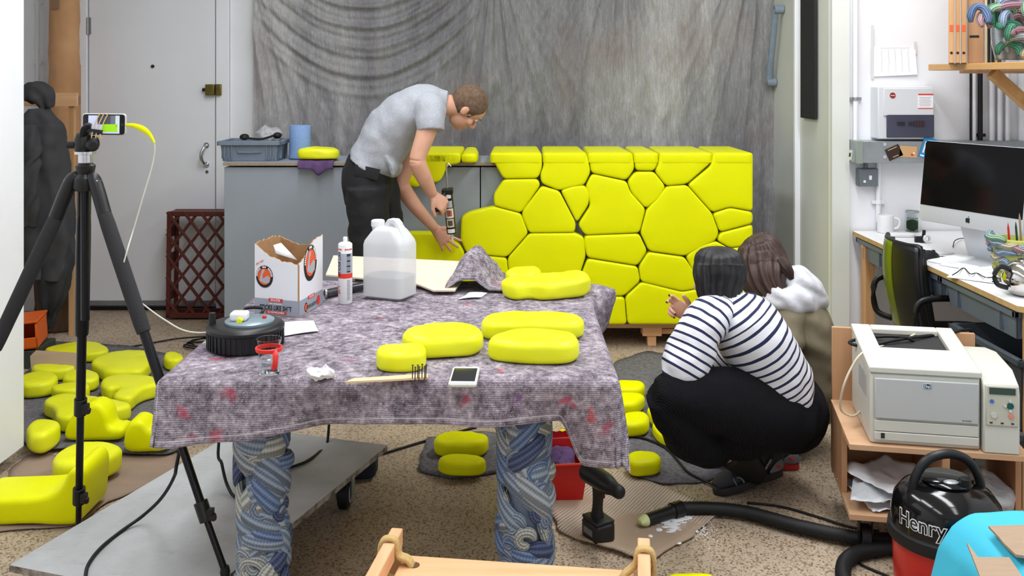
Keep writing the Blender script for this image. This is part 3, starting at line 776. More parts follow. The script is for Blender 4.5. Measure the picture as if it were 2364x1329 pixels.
for j in range(211):
    for i in range(231):
        eu = min(i / 230, 1 - i / 230) * (W_ + oL + oR); ev = min(j / 210, 1 - j / 210) * (D_ + .2)
        b.s[j * NX + i] = min(eu, ev)
b.uv = [0.0] * len(b.v)
bl = b.build('felt_blanket', FELT, smooth=180, solid=.006)
tag(bl, 'mottled grey recycled-felt blanket draped over the work table', 'blanket')
cb = G(1112, 668, TZ + .008)
def flap(u, v_):
    x = (u - .5) * 2; y = (v_ - .5) * 2; rr = math.hypot(x, y)
    hgt = .125 * max(0, 1 - abs((x + .25 - y * .1)) ** 1.5 * 1.35) * max(0, 1 - (y * .75) ** 2) + .02
    hgt += .012 * fbm((u * 4, v_ * 4, 3), 1)
    return (cb.x + x * .11 + .02 * y, cb.y + .06 + y * .13, cb.z + max(hgt, 0) * (1 - max(0, rr - .75) * .8))
MB().grid(40, 40, flap).build('folded_corner', FELT, bl, smooth=180, solid=.008)

TT = TZ + .011      # resting height on the blanket
def RP(x, y, o, n):                     # photograph pixel on the plane through o with normal n
    d = P(x, y, 1.0) - V((0, 0, HC)); o = V(o) - V((0, 0, HC)); k = o.dot(V(n)) / d.dot(V(n)); return d * k + V((0, 0, HC))
def stone(name, px_, th, h, label, m=None, r=None, group=None, rc=.05, wob=.004, cap='ring', off=(0, 0)):
    pts = [G(x + off[0], y + off[1], h + th) for x, y in px_]
    o = MB().pebble([(p.x, p.y) for p in pts], th, r or th * .36, rc, (0, 0, h), m=0, rb=th * .25, wob=wob, cap=cap, dome=.003).build(name, m or YELF, smooth=70)
    return tag(o, label, 'foam piece', group)
GT = 'foam pieces on the work table'
stone('foam_cobble', [(866, 800), (885, 790), (975, 789), (986, 797), (980, 814), (930, 820), (872, 816)], .05, TT, 'small block-like lemon foam piece at the front of the table beside the nail stick', group=GT, r=.016, rc=.03)
stone('foam_cobble', [(921, 768), (945, 750), (1030, 738), (1088, 742), (1122, 757), (1100, 776), (1040, 779), (960, 784)], .058, TT, 'rounded lemon foam piece with wavy lower edge behind the small block', group=GT)
stone('foam_cobble', [(1107, 738), (1128, 721), (1240, 717), (1330, 722), (1354, 738), (1335, 750), (1200, 746), (1118, 752)], .05, TT, 'long flat lemon foam piece behind the large oval one on the table', group=GT, off=(0, -3))
stone('foam_cobble', [(1118, 783), (1138, 763), (1230, 753), (1312, 757), (1344, 776), (1320, 793), (1215, 793)], .06, TT, 'large oval lemon foam piece nearest the phone on the table', group=GT)
o = stone('foam_cobble', [(1155, 645), (1172, 634), (1205, 631), (1330, 623), (1363, 630), (1358, 646), (1250, 655), (1225, 650), (1190, 655)], .062, TT, 'lemon foam piece with a ridged notched side at the back of the table', group=GT, r=.02, wob=.009)
stone('foam_cobble', [(1166, 622), (1180, 613), (1240, 611), (1252, 618), (1235, 628), (1175, 629)], .06, TT, 'small lemon foam piece tucked behind the notched one at the back of the table', group=GT, rc=.03)

# ---- cable reel
c = V(((567 - CX) * 2.805 / F, 2.805, TT))
q = thing('cable_reel', 'round black cable reel with a white plug on the table corner', 'cable reel', c)
with at(c):
    b = MB().lathe([(.100, 0), (.108, .004), (.109, .05), (.112, .052), (.112, .06), (.104, .068), (.094, .07), (.0, .071)], 56)
    b.build('drum', BLACK, q, smooth=35)
    b = MB()
    for k in range(44):
        a = 2 * PI * k / 44; b.box((.109 * math.cos(a), .109 * math.sin(a), .026), (.004, .006, .044), Matrix.Rotation(a, 3, 'Z'))
    b.build('ribs', BLACK, q)['kind'] = 'stuff'
    MB().lathe([(.071, .07), (.071, .076), (.068, .078), (0, .078)], 48, 0, (.012, 0, 0)).build('top_plate', mat('reel_plate', (128, 146, 154), .3, .2), q)
    MB().box((.052, .014, .082), (.012, .009, .008)).build('reset_button', mat('red_plastic', (226, 52, 44), .4), q, bevel=.002)
    b = MB().box((-.015, -.01, .091), (.05, .042, .026)); b.build('plug', WHITE, q, bevel=.008, seg=3)
    MB().tube([(-.02, .075, .072), (-.03, .09, .086), (.0, .095, .09), (.03, .09, .086), (.022, .075, .072)], .005, 8).build('carry_handle', BLACK, q)
    MB().cyl((-.092, -.02, .068), (-.092, -.02, .102), .011, .009).build('winding_knob', BLACK, q, bevel=.002)
# tagged cable end
with at(c):
    MB().box((-.008, -.036, .08), (.014, .01, .02), Matrix.Rotation(.5, 3, 'Y')).build('yellow_tag', YEL, q, bevel=.002)

# ---- paper sheets
def sheet_thing(name, pix, h, label, m=PAPER, cat='paper', th=.0012, curl=0.0):
    pts = [G(x, y, h) for x, y in pix]
    b = MB()
    def f_(u, v_):
        a = pts[0].lerp(pts[1], u); e = pts[3].lerp(pts[2], u); p = a.lerp(e, v_); return (p.x, p.y, h + .001 + curl * (abs(u - .5) * 2) ** 2 * abs(math.sin(v_ * 2 + u)) )
    b.grid(10, 10, f_); o = b.build(name, m, solid=th, smooth=180); return tag(o, label, cat)
sheet_thing('paper_sheet', [(655, 776), (655, 747), (724, 741), (735, 767)], TT, 'small white paper lying beside the black cable reel', curl=.004)
sheet_thing('paper_sheet', [(1057, 691), (1082, 679), (1125, 677), (1106, 690)], TT, 'small folded white paper slip at the back of the table', curl=.006)

# ---- torn adhesive carton
pf, pl_, pr = G(690, 732, TT), G(588, 722, TT), G(745, 700, TT)
pk_ = pl_ + (pr - pf); HB = .235
CW = mat('carton_white', (232, 233, 238), .55, var=.02, vsc=4); CB = mat('carton_inside', (176, 136, 96), .85, var=.1, vsc=30)
q = thing('adhesive_carton', 'torn open white adhesive carton with orange arm badges on the table', 'box', (pf + pk_) / 2)
rg = random.Random(5)
def carton_wall(a, e, tops_, nm):
    d = (e - a); L = d.length; d = d.normalized(); n = d.cross(V((0, 0, 1))).normalized(); t_ = .004
    N = 18; b = MB(); vs = []; fs = []
    hs = []
    for i in range(N + 1):
        u = i / N; k = u * (len(tops_) - 1); j = min(int(k), len(tops_) - 2); hs.append(tops_[j] + (tops_[j + 1] - tops_[j]) * (k - j) + rg.uniform(-.003, .003))
    for side_ in (0, 1):
        for i in range(N + 1):
            base = a + d * (L * i / N) - n * (t_ * side_); vs += [base, base + V((0, 0, hs[i]))]
    o1 = []; 
    for i in range(N): o1.append((2 * i, 2 * i + 2, 2 * i + 3, 2 * i + 1))
    K = 2 * (N + 1); i1 = [tuple(K + z for z in reversed(f)) for f in o1]
    ed = [(2 * i + 1, 2 * i + 3, K + 2 * i + 3, K + 2 * i + 1) for i in range(N)] + [(0, 1, K + 1, K), (2 * N, K + 2 * N, K + 2 * N + 1, 2 * N + 1)]
    b.v = vs; b.s = [0.0] * len(vs); b.uv = [0.0] * len(vs); b.f = o1 + i1 + ed; b.mi = [0] * len(o1) + [1] * len(i1) + [1] * len(ed)
    return b.build(nm, [CW, CB], q, smooth=0), n
wl, nl = carton_wall(pl_, pf, [.232, .205, .19, .18, .178, .172], 'front_panel')
wr, nr = carton_wall(pf, pr, [.172, .19, .225, .236, .238], 'side_panel')
carton_wall(pr, pk_, [.238, .21, .2, .21, .225], 'back_panel')
carton_wall(pk_, pl_, [.225, .236, .235, .232], 'far_side_panel')
b = MB().add([pl_, pf, pr, pk_], [(0, 1, 2, 3)]); b.build('base', CB, q, solid=.004)
# curled torn flap
a_ = pl_.lerp(pf, .45) + V((0, .02, .2)); MB().add([a_, a_ + V((.07, .01, -.025)), a_ + V((.01, .03, .03)), a_ + V((-.012, .015, .025))], [(0, 1, 2, 3)]).build('torn_flap', CW, q, solid=.003)
OR_ = mat('badge_orange', (238, 92, 44), .6); INK = mat('ink_black', (24, 24, 26), .6); GB = mat('carton_grey_band', (158, 163, 176), .6); RI = mat('ink_red', (222, 58, 44), .6); AG = mat('badge_arm_grey', (176, 178, 184), .6)
def face_frame(cx_, cy_, o_, n, par, ax):
    c_ = RP(cx_, cy_, o_, n) + n * .0012; return frame_mat(c_, ax, (0, 0, 1))
def disc(b, rx_, ry_, z=0, n=36, m=0, cx_=0, cy_=0):
    b.add([(cx_ + rx_ * math.cos(2 * PI * k / n), cy_ + ry_ * math.sin(2 * PI * k / n), z) for k in range(n)], [tuple(range(n))], m)
def arm_badge(c_px, o_, n, ax, rx_, ry_, par):
    with at(mat=face_frame(c_px[0], c_px[1], o_, n, par, ax)):
        b = MB(); disc(b, rx_, ry_); bd = b.build('badge', INK, par, smooth=0)
        b = MB(); disc(b, rx_ * .76, ry_ * .74, .0006); b.build('badge_field', OR_, bd, smooth=0)
        arm = [(-.5, -.42), (.1, -.62), (.62, -.5), (.66, -.05), (.42, .12), (.12, -.02), (-.14, -.2), (-.2, .1), (-.1, .34), (.02, .44), (.06, .62), (-.12, .66), (-.3, .56), (-.36, .3), (-.5, -.05), (-.56, -.3)]
        b = MB().add([(x * rx_, y * ry_, .0012) for x, y in arm], [tuple(range(len(arm)))]); b.build('badge_arm', AG, bd, smooth=0)
        # ring lettering
        for i in range(24):                     # ring of tiny illegible white letters in three groups
            if i in (8, 9, 14, 15): continue
            a = 3.1 - 3.0 * i / 23; rot = Matrix.Rotation(a - PI / 2, 3, 'Z'); w_, h_ = rx_ * .045, ry_ * .075
            MB().add([rot @ V(p) + V((rx_ * .88 * math.cos(a), ry_ * .87 * math.sin(a), .0012)) for p in ((-w_, -h_, 0), (w_, -h_, 0), (w_, h_ * (1 if i % 3 else .6), 0), (-w_, h_, 0))], [(0, 1, 2, 3)]).build('badge_mark', PAPER, bd, smooth=0)
def label_text(txt, px_, size, o_, n, ax, par, m, bold=0.0, sx=1.0):
    with at(mat=face_frame(px_[0], px_[1], o_, n, par, ax)):
        tm = text_mb(txt, size, 0.0, bold); tm.v = [V((p.x * sx, p.y, p.z + .0014)) for p in tm.v]; return tm.build('lettering', m, par, smooth=0)
def strip(pts_, par, m, nm, n, lift=.0008):
    MB().add([p + n * lift for p in pts_], [tuple(range(len(pts_)))]).build(nm, m, par, smooth=0)
al_, ar_ = (pf - pl_).normalized(), (pr - pf).normalized()
strip([pl_, pf, pf + V((0, 0, .052)), pl_ + V((0, 0, .052))], wl, GB, 'printed_band', nl)
strip([pf, pr, pr + V((0, 0, .05)), pf + V((0, 0, .052))], wr, GB, 'printed_band', nr)
arm_badge((611, 638), pl_, nl, al_, .033, .037, wl)
arm_badge((716, 606), pf, nr, ar_, .052, .061, wr)
label_text('STICKS LIKE SH*T', (637, 711), .022, pl_, nl, al_, wl, INK, .0006, .72)
def pill(px_, w_, h_, o_, n, ax, par, m, txt, ts):
    with at(mat=face_frame(px_[0], px_[1], o_, n, par, ax)):
        s_ = MB().add([(-w_, -h_, .0006), (w_, -h_, .0006), (w_, h_, .0006), (-w_, h_, .0006)], [(0, 1, 2, 3)]).build('printed_pill', m, par, smooth=0)
        tm = text_mb(txt, ts, 0.0, .0002); tm.v = [V((p.x * .8, p.y, .0014)) for p in tm.v]; tm.build('lettering', PAPER, s_, smooth=0)
pill((637, 693), .027, .006, pl_, nl, al_, wl, RI, 'EVO-STIK', .011)
pill((638, 721), .04, .0045, pl_, nl, al_, wl, RI, 'ALL WEATHER ADHESIVE', .007)
pill((718, 683), .026, .006, pf, nr, ar_, wr, RI, 'EVO-STIK', .011)
label_text('STICKS LIKE SH*T', (719, 703), .016, pf, nr, ar_, wr, INK, .0004, .7)
with at(mat=face_frame(600, 607, pl_, nl, wl, al_)):
    for k in range(7):
        if k != 3: MB().box((-.013 + .0042 * k, -.004 + .0022 * k, .0008), (.003, .006, .0004)).build('printed_mark', mat('ink_red_pale', (226, 130, 120), .6), wl)
with at(mat=face_frame(637, 701, pl_, nl, wl, al_)):
    for k in range(12):
        if k != 3: MB().box((-.022 + .004 * k, 0, .0014), (.003, .003, .0004)).build('printed_mark', PAPER, wl)
with at(mat=face_frame(706, 709, pf, nr, wr, ar_)):
    b = MB(); disc(b, .013, .016); bb_ = b.build('small_badge', INK, wr, smooth=0); b = MB(); disc(b, .010, .012, .0005); b.build('badge_field', OR_, bb_, smooth=0)
with at(mat=face_frame(734, 692, pf, nr, wr, ar_)):
    b = MB(); disc(b, .014, .017); b.build('round_seal', RI, wr, smooth=0)

# ---- adhesive cartridge
c = G(797, 699, TT); q = thing('adhesive_cartridge', 'white grey and red adhesive cartridge standing on the table', 'cartridge', c)
with at(c):
    r = .0245
    MB().lathe([(r - .002, 0), (r, .003), (r, .205), (r - .001, .208), (r - .006, .212), (.0075, .214), (.0075, .229), (.006, .231), (0, .231)], 32).build('tube', WHITE, q, smooth=35)
    def band(z0, z1, m, a0=0, a1=2 * PI, nm='printed_band', e=.0004):
        n_ = 32; b = MB(); vs = []
        for k in range(n_ + 1):
            a = a0 + (a1 - a0) * k / n_; vs += [((r + e) * math.cos(a), (r + e) * math.sin(a), z0), ((r + e) * math.cos(a), (r + e) * math.sin(a), z1)]
        b.add(vs, [(2 * k, 2 * k + 2, 2 * k + 3, 2 * k + 1) for k in range(n_)]); return b.build(nm, m, q, smooth=180)
    band(.108, .176, mat('cartridge_grey', (172, 178, 190), .4)); band(.090, .107, RI)
    def wrap(txt, size, z, ang, m, vert=False, bold=0.0004):
        tm = text_mb(txt, size, 0, bold)
        if vert: tm.v = [V((-p.y, p.x, 0)) for p in tm.v]
        tm.v = [V(((r + .0009) * math.cos(ang + p.x / r), (r + .0009) * math.sin(ang + p.x / r), z + p.y)) for p in tm.v]; tm.build('lettering', m, q, smooth=0)
    wrap('STICKS LIKE', .016, .14, -PI / 2 - .75, INK, True, .0006); wrap('SH*T', .014, .05, -PI / 2 - .75, RI, True)
    GI = mat('small_print_grey', (120, 122, 130), .6)
    for k in range(14):
        zz2 = .171 - k * .0046; band(zz2, zz2 + (.004 if k in (0, 1, 5, 9, 13) else .0022), INK if k in (0, 1, 5, 9, 13) else GI, -PI / 2 + .38, -PI / 2 + .95, 'small_print', .0009)
    for k in range(16):
        zz2 = .082 - k * .0045; band(zz2, zz2 + .0018, GI, -PI / 2 + .42, -PI / 2 + .85 + .05 * (k % 3), 'small_print', .0006)
    wrap('EVO-STIK', .007, .19, -PI / 2 + .7, RI); wrap('EVO-STIK', .007, .19, -PI / 2 - .9, RI)

# ---- jerrycan
t = NT('cloudy_polythene')
t.b.inputs['Base Color'].default_value = lin((238, 240, 244)); t.b.inputs['Roughness'].default_value = .35; t.b.inputs['Alpha'].default_value = .6
t.b.inputs['Subsurface Weight'].default_value = .0
POLY = t.m
LIQ = mat('clear_liquid_in_can', (178, 178, 166), .25)
c = G(900, 684, TT); q = thing('jerrycan', 'cloudy white plastic jerrycan half filled with clear liquid on the table', 'jerrycan', c)
with at(c, rz=-.42):
    w2, d2 = .083, .064
    def ring(w_, d_, z, r_=.03, n_=6):
        pts = round_poly([(-w_, -d_), (w_, -d_), (w_, d_), (-w_, d_)], r_, n_); return [V((p.x, p.y, z)) for p in pts]
    secs = [ring(w2 - .012, d2 - .012, 0, .02), ring(w2, d2, .01), ring(w2, d2, .19), ring(w2 - .004, d2 - .003, .205), ring(w2 - .03, d2 - .012, .238, .025), ring(w2 - .042, d2 - .022, .25, .02), ring(w2 - .06, .02, .255, .01)]
    b = MB(); n_ = len(secs[0]); vs = [p for s_ in secs for p in s_]
    fs = [(i * n_ + k, i * n_ + (k + 1) % n_, (i + 1) * n_ + (k + 1) % n_, (i + 1) * n_ + k) for i in range(len(secs) - 1) for k in range(n_)] + [tuple(range(n_ - 1, -1, -1)), tuple((len(secs) - 1) * n_ + k for k in range(n_))]
    b.add(vs, fs); b.build('body', POLY, q, smooth=50)
    secs = [ring(w2 - .016, d2 - .016, .004, .02), ring(w2 - .004, d2 - .004, .014), ring(w2 - .004, d2 - .004, .078)]
    b = MB(); vs = [p for s_ in secs for p in s_]; fs = [(i * n_ + k, i * n_ + (k + 1) % n_, (i + 1) * n_ + (k + 1) % n_, (i + 1) * n_ + k) for i in range(2) for k in range(n_)] + [tuple(range(n_ - 1, -1, -1)), tuple(2 * n_ + k for k in range(n_))]
    b.add(vs, fs); b.build('liquid', LIQ, q, smooth=50)
    hp_ = [(-.014, .238), (-.010, .266), (.002, .281), (.030, .281), (.043, .268), (.078, .205), (.078, .17)]
    hq_ = [(-.004, .238), (.010, .262), (.013, .264), (.024, .264), (.027, .261), (.040, .236), (.05, .17)]
    hm_ = MB(); N_ = len(hp_)
    for k in range(N_ - 1):
        o0, o1, i1, i0 = hp_[k], hp_[k + 1], hq_[k + 1], hq_[k]
        vs_ = [(p[0], y_, p[1]) for y_ in (-.019, .019) for p in (o0, o1, i1, i0)]
        hm_.add(vs_, [(0, 1, 2, 3), (7, 6, 5, 4), (0, 4, 5, 1), (2, 6, 7, 3), (1, 5, 6, 2), (3, 7, 4, 0)])
    hm_.build('handle', POLY, q, smooth=50, remesh=.003, sm_it=6)
    b = MB().lathe([(.02, .236), (.022, .25), (.0, .251)], 24, 0, (-.05, 0, 0)); b.build('neck', POLY, q)
    b = MB().lathe([(.023, .249), (.0235, .251), (.0235, .27), (.021, .273), (0, .273)], 30, 0, (-.05, 0, 0))
    for k in range(30):
        a = 2 * PI * k / 30; b.box((-.05 + .0235 * math.cos(a), .0235 * math.sin(a), .26), (.002, .002, .018), Matrix.Rotation(a, 3, 'Z'))
    b.build('cap', WHITE, q, smooth=30)

# ---- cardboard sheet, steel tube
b = MB(); pts = [G(x, y, TT + .02) for x, y in ((752, 632), (770, 588), (840, 591), (1096, 603), (1050, 668), (1000, 668), (966, 655), (925, 645), (836, 640))]
b.prism([(p.x, p.y) for p in pts][::-1], TT + .012, TT + .018); o = b.build('cardboard_sheet', mat('pale_cardboard', (222, 204, 182), .85, var=.03, vsc=8), smooth=0)
tag(o, 'pale cardboard sheet lying across the back of the table behind the jerrycan', 'cardboard')
a, e = G(752, 680, TT + .012), G(840, 662, TT + .012)
q = thing('steel_tube', 'short dark shiny metal tube lying behind the adhesive cartridge', 'tube', a)
MB().cyl(a + V((0, 0, .004)), e + V((0, 0, .004)), .015).build('tube', mat('dark_steel', (90, 90, 94), .3, .8), q)
MB().cyl(a + V((-.002, -.002, .004)), a + V((.004, 0, .004)), .0165).build('collar', CHROME, q)

# ---- beaker with red holder
GLASS = NT('clear_glass'); GLASS.b.inputs['Transmission Weight'].default_value = 1.0; GLASS.b.inputs['Roughness'].default_value = .02; GLASS.b.inputs['IOR'].default_value = 1.12; GLASS.b.inputs['Base Color'].default_value = (.96, .98, .98, 1); GLASS = GLASS.m
c = G(621, 861, TT); q = thing('glass_beaker', 'small glass of water in a red plastic holder on the table', 'glass', c)
with at(c):
    MB().lathe([(.027, 0), (.0285, .003), (.028, .06), (.029, .075), (.034, .092), (.0328, .093), (.0275, .076), (.0262, .06), (.0262, .006), (0, .006)], 36).build('beaker', GLASS, q, smooth=60)
    MB().lathe([(.0, .0062), (.0258, .0062), (.0258, .042), (0, .042)], 32).build('water', mat('water', (235, 240, 242), .02, trans=1.0, ior=1.25), q, smooth=40)
    HR = mat('red_holder', (228, 52, 46), .35)
    MB().lathe([(.030, .060), (.034, .060), (.036, .066), (.036, .070), (.031, .071), (.030, .066)], 36, closed=True).build('holder_ring', HR, q, smooth=40)
    MB().loft([(.022, -.028, .066), (.027, -.038, .06), (.027, -.042, .04), (.024, -.038, .026), (.016, -.034, .024)], [(.007, .003)] * 5, 10, 0, (.3, -1, 0)).build('handle', HR, q)
# ---- crumpled tissue
c = G(744, 872, TT)
o = MB().ball((c.x, c.y, c.z + .012), (.036, .026, .014), 40).build('tissue', mat('tissue', (240, 240, 242), .9, bump=.8, bsc=60), jitter=.013, jsc=38, smooth=180)
tag(o, 'crumpled white tissue near the front of the table', 'tissue')
# ---- stick with nails
a, e = G(798, 882, TT), G(988, 872, TT)
q = thing('nail_stick', 'flat wooden stick with a cluster of upright nails on the table', 'stick', a)
d_ = (e - a).normalized(); n_ = V((-d_.y, d_.x, 0))
MB().prism([((a - n_ * .012).x, (a - n_ * .012).y), ((e - n_ * .012).x, (e - n_ * .012).y), ((e + n_ * .02).x, (e + n_ * .02).y), ((a + n_ * .012 + d_ * .02).x, (a + n_ * .012 + d_ * .02).y)], TT, TT + .006).build('stick', wood('stick_wood', (216, 182, 140), (232, 202, 164), 20, 0, knots=False), q, bevel=.0008)
for x, y in ((952, 873), (958, 878), (964, 873), (967, 877), (974, 871), (980, 876), (983, 873)):
    p = G(x, y, TT + .006); nl_ = MB().cyl(p, p + V((.001, 0, .034)), .0014, n=8); nl_.cyl(p + V((.001, 0, .034)), p + V((.001, 0, .0352)), .003, n=10); nl_.build('nail', mat('nail_steel', (70, 68, 66), .4, .8), q)
# ---- phone
c = G(1072, 873, TT); q = thing('smartphone', 'white smartphone with dark screen lying on the front of the table', 'phone', c)
with at(c, rz=-.03):
    MB().pebble([(-.037, -.073), (.037, -.073), (.037, .073), (-.037, .073)], .008, .003, .011, step=.003, dome=0).build('case', mat('clear_case', (196, 198, 188), .3), q, smooth=50)
    MB().pebble([(-.034, -.07), (.034, -.07), (.034, .07), (-.034, .07)], .002, .0006, .009, (0, 0, .0075), step=.003, dome=0).build('front_glass', WHITE, q, smooth=50)
    MB().box((0, .001, .0098), (.062, .108, .0006)).build('screen', mat('dark_screen', (34, 38, 42), .12), q)
# ================================================================ left side: tripod, alcove things, floor pieces
def z3(l): return [(u / 2.296, 750 + v_ / 2.296) for u, v_ in l]
# ---- brown paper and dark felt on the floor
def floor_patch(name, pix, h, label, m, cat, th=.004, wav=.0, sub=26, seed=1.0, lift=0.0):
    pts = resample(round_poly([(G(x, y, h).x, G(x, y, h).y) for x, y in pix], .03), .03)
    n = len(pts); cx_ = sum(p.x for p in pts) / n; cy_ = sum(p.y for p in pts) / n
    b = MB(); vs = []; K = 10
    for r_ in range(1, K + 1):
        for p in pts:
            x, y = cx_ + (p.x - cx_) * r_ / K, cy_ + (p.y - cy_) * r_ / K
            z = h + th / 2 + wav * (.5 + .5 * fbm((x, y, seed), 5)) + lift * max(0, fbm((x, y, seed + 4), 2.5)) * (r_ / K) ** 4
            vs.append((x + (.012 * fbm((x, y, seed), 11) if r_ == K else 0), y + (.012 * fbm((x, y, seed + 2), 11) if r_ == K else 0), z))
    fs = [(i * n + k, i * n + (k + 1) % n, (i + 1) * n + (k + 1) % n, (i + 1) * n + k) for i in range(K - 1) for k in range(n)] + [tuple(range(n))]
    b.add(vs, fs); o = b.build(name, m, smooth=180, solid=th); return tag(o, label, cat)
floor_patch('packing_paper', [(22, 1085), (70, 1050), (240, 1060), (410, 1045), (420, 1085), (330, 1130), (240, 1165), (180, 1215), (-30, 1232), (15, 1130)], .001, 'crumpled brown packing paper spread on the floor at the left', CARDG, 'paper', .003, .007)
floor_patch('felt_mat', [(30, 900), (120, 790), (300, 800), (430, 830), (470, 900), (450, 1000), (400, 1050), (300, 1048), (180, 1032), (90, 1040), (20, 1000)], .014, 'dark grey felt mat under the scattered foam pieces at the left', DFELT, 'mat', .006, .004)
FH = .027
GL = 'foam pieces scattered on the floor at the left'
LEFT = [
 ([(215, 128), (300, 100), (400, 86), (500, 82), (555, 100), (578, 122), (560, 142), (450, 152), (330, 142)], .05, 'flat wide lemon foam piece furthest back on the floor mat near the door'),
 ([(470, 195), (520, 155), (600, 132), (700, 124), (800, 128), (815, 178), (760, 235), (690, 240), (560, 245), (520, 210)], .07, 'large flat lemon foam piece on the mat behind the right tripod leg'),
 ([(155, 220), (200, 190), (290, 178), (380, 180), (410, 195), (400, 222), (320, 236), (200, 238)], .06, 'smooth lemon foam piece left of the central tripod leg, below the cardboard scrap'),
 ([(105, 255), (200, 236), (290, 242), (310, 268), (290, 295), (200, 312), (105, 316)], .07, 'lemon foam piece cut off by the white partition at the left'),
 ([(320, 275), (350, 240), (430, 228), (500, 235), (530, 255), (520, 280), (450, 295), (380, 290)], .06, 'round lemon foam piece just behind the central tripod leg'),
 ([(265, 320), (320, 302), (400, 297), (470, 300), (480, 328), (380, 345), (290, 343)], .06, 'small lemon foam piece crossed by the central tripod leg'),
 ([(525, 300), (550, 268), (650, 252), (760, 258), (850, 272), (852, 308), (750, 330), (690, 385), (585, 372), (635, 318), (560, 335)], .07, 'lemon foam piece with a deep bite out of its side near the table corner'),
 ([(220, 400), (260, 372), (360, 352), (450, 360), (560, 378), (690, 402), (700, 422), (590, 450), (520, 480), (300, 490), (285, 425)], .07, 'long lemon foam piece lying behind the upright one on the mat'),
 ([(135, 530), (170, 498), (230, 488), (310, 495), (326, 515), (285, 555), (220, 580), (150, 570)], .085, 'egg-shaped lemon foam piece at the left edge of the mat'),
 ([(266, 690), (330, 640), (430, 608), (560, 602), (640, 632), (652, 655), (570, 700), (430, 730), (300, 732)], .085, 'big oval lemon foam piece on the front edge of the mat'),
 ([(862, 160), (880, 138), (930, 132), (970, 148), (978, 168), (940, 182), (880, 182)], .06, 'small round lemon foam piece between tripod leg and table corner'),
]
for pl, th, lb in LEFT:
    big = max(p[0] for p in pl) - min(p[0] for p in pl) > 250
    stone('foam_cobble', z3(pl), th, FH, lb, group=GL, rc=.06, r=th * .3, cap='ngon' if 'bite' in lb or 'long lemon' in lb else 'ring')
# upright corner piece, seat-like piece and front L-shaped piece
d0 = G(200, 1020, FH).y
def corner_piece(prof, y0, th, h, label, r=.035, lean=0.0):
    ax = V((1, 0, 0)); ay = V((0, 0, 1)); 
    o = MB().pebble(prof, th, min(r, .024), .05, (0, y0 + th / 2, h), ax, ay, cap='ngon', rb=min(r, .02), wob=.004).build('foam_corner', YEL, smooth=70); return tag(o, label, 'foam piece', GL)
def xz(x, y, d, h): return ((x - CX) * d / F, HC - (y - HY) * d / F - h)
pr_ = [xz(*p, d0, FH) for p in z3([(335, 612), (338, 540), (380, 470), (440, 420), (500, 402), (545, 425), (572, 470), (580, 545), (640, 530), (655, 560), (645, 608)])]
mz = min(p[1] for p in pr_); pr_ = [(p[0], p[1] - mz) for p in pr_]
corner_piece(pr_, d0 + .05, .11, FH, 'upright wedge-shaped lemon foam corner piece behind the central tripod leg')
d1 = G(325, 1042, FH).y
pr_ = [xz(*p, d1, FH) for p in z3([(655, 665), (660, 560), (690, 500), (730, 492), (775, 510), (790, 545), (850, 540), (895, 560), (900, 668)])]
mz = min(p[1] for p in pr_); pr_ = [(p[0], p[1] - mz) for p in pr_]
corner_piece(pr_, d1 + .04, .12, FH, 'two-lobed lemon foam corner piece beside the hanging blanket')
pr_ = [(-1.88, 0), (-1.47, 0), (-1.455, .17), (-1.475, .20), (-1.515, .195), (-1.545, .125), (-1.60, .095), (-1.74, .09), (-1.88, .085)]
o = corner_piece(pr_, 3.36, .21, .012, 'large L-shaped lemon foam corner piece in the left foreground', .022)
# torn cardboard strip across the pieces
a, e = P(88, 815, 4.9), P(212, 808, 4.9)
zc = .1
o = MB().add([V((a.x, 4.83, zc - .035)), V((e.x, 4.80, zc - .035)), V((e.x, 4.84, zc + .04)), V((e.x - .1, 4.85, zc + .045)), V((a.x, 4.88, zc + .045)), V((a.x - .02, 4.86, zc + .02))], [(0, 1, 2, 3, 4, 5)]).build('cardboard_strip', CARD, solid=.004, smooth=0)
tag(o, 'torn strip of brown cardboard leaning among the foam pieces', 'cardboard')

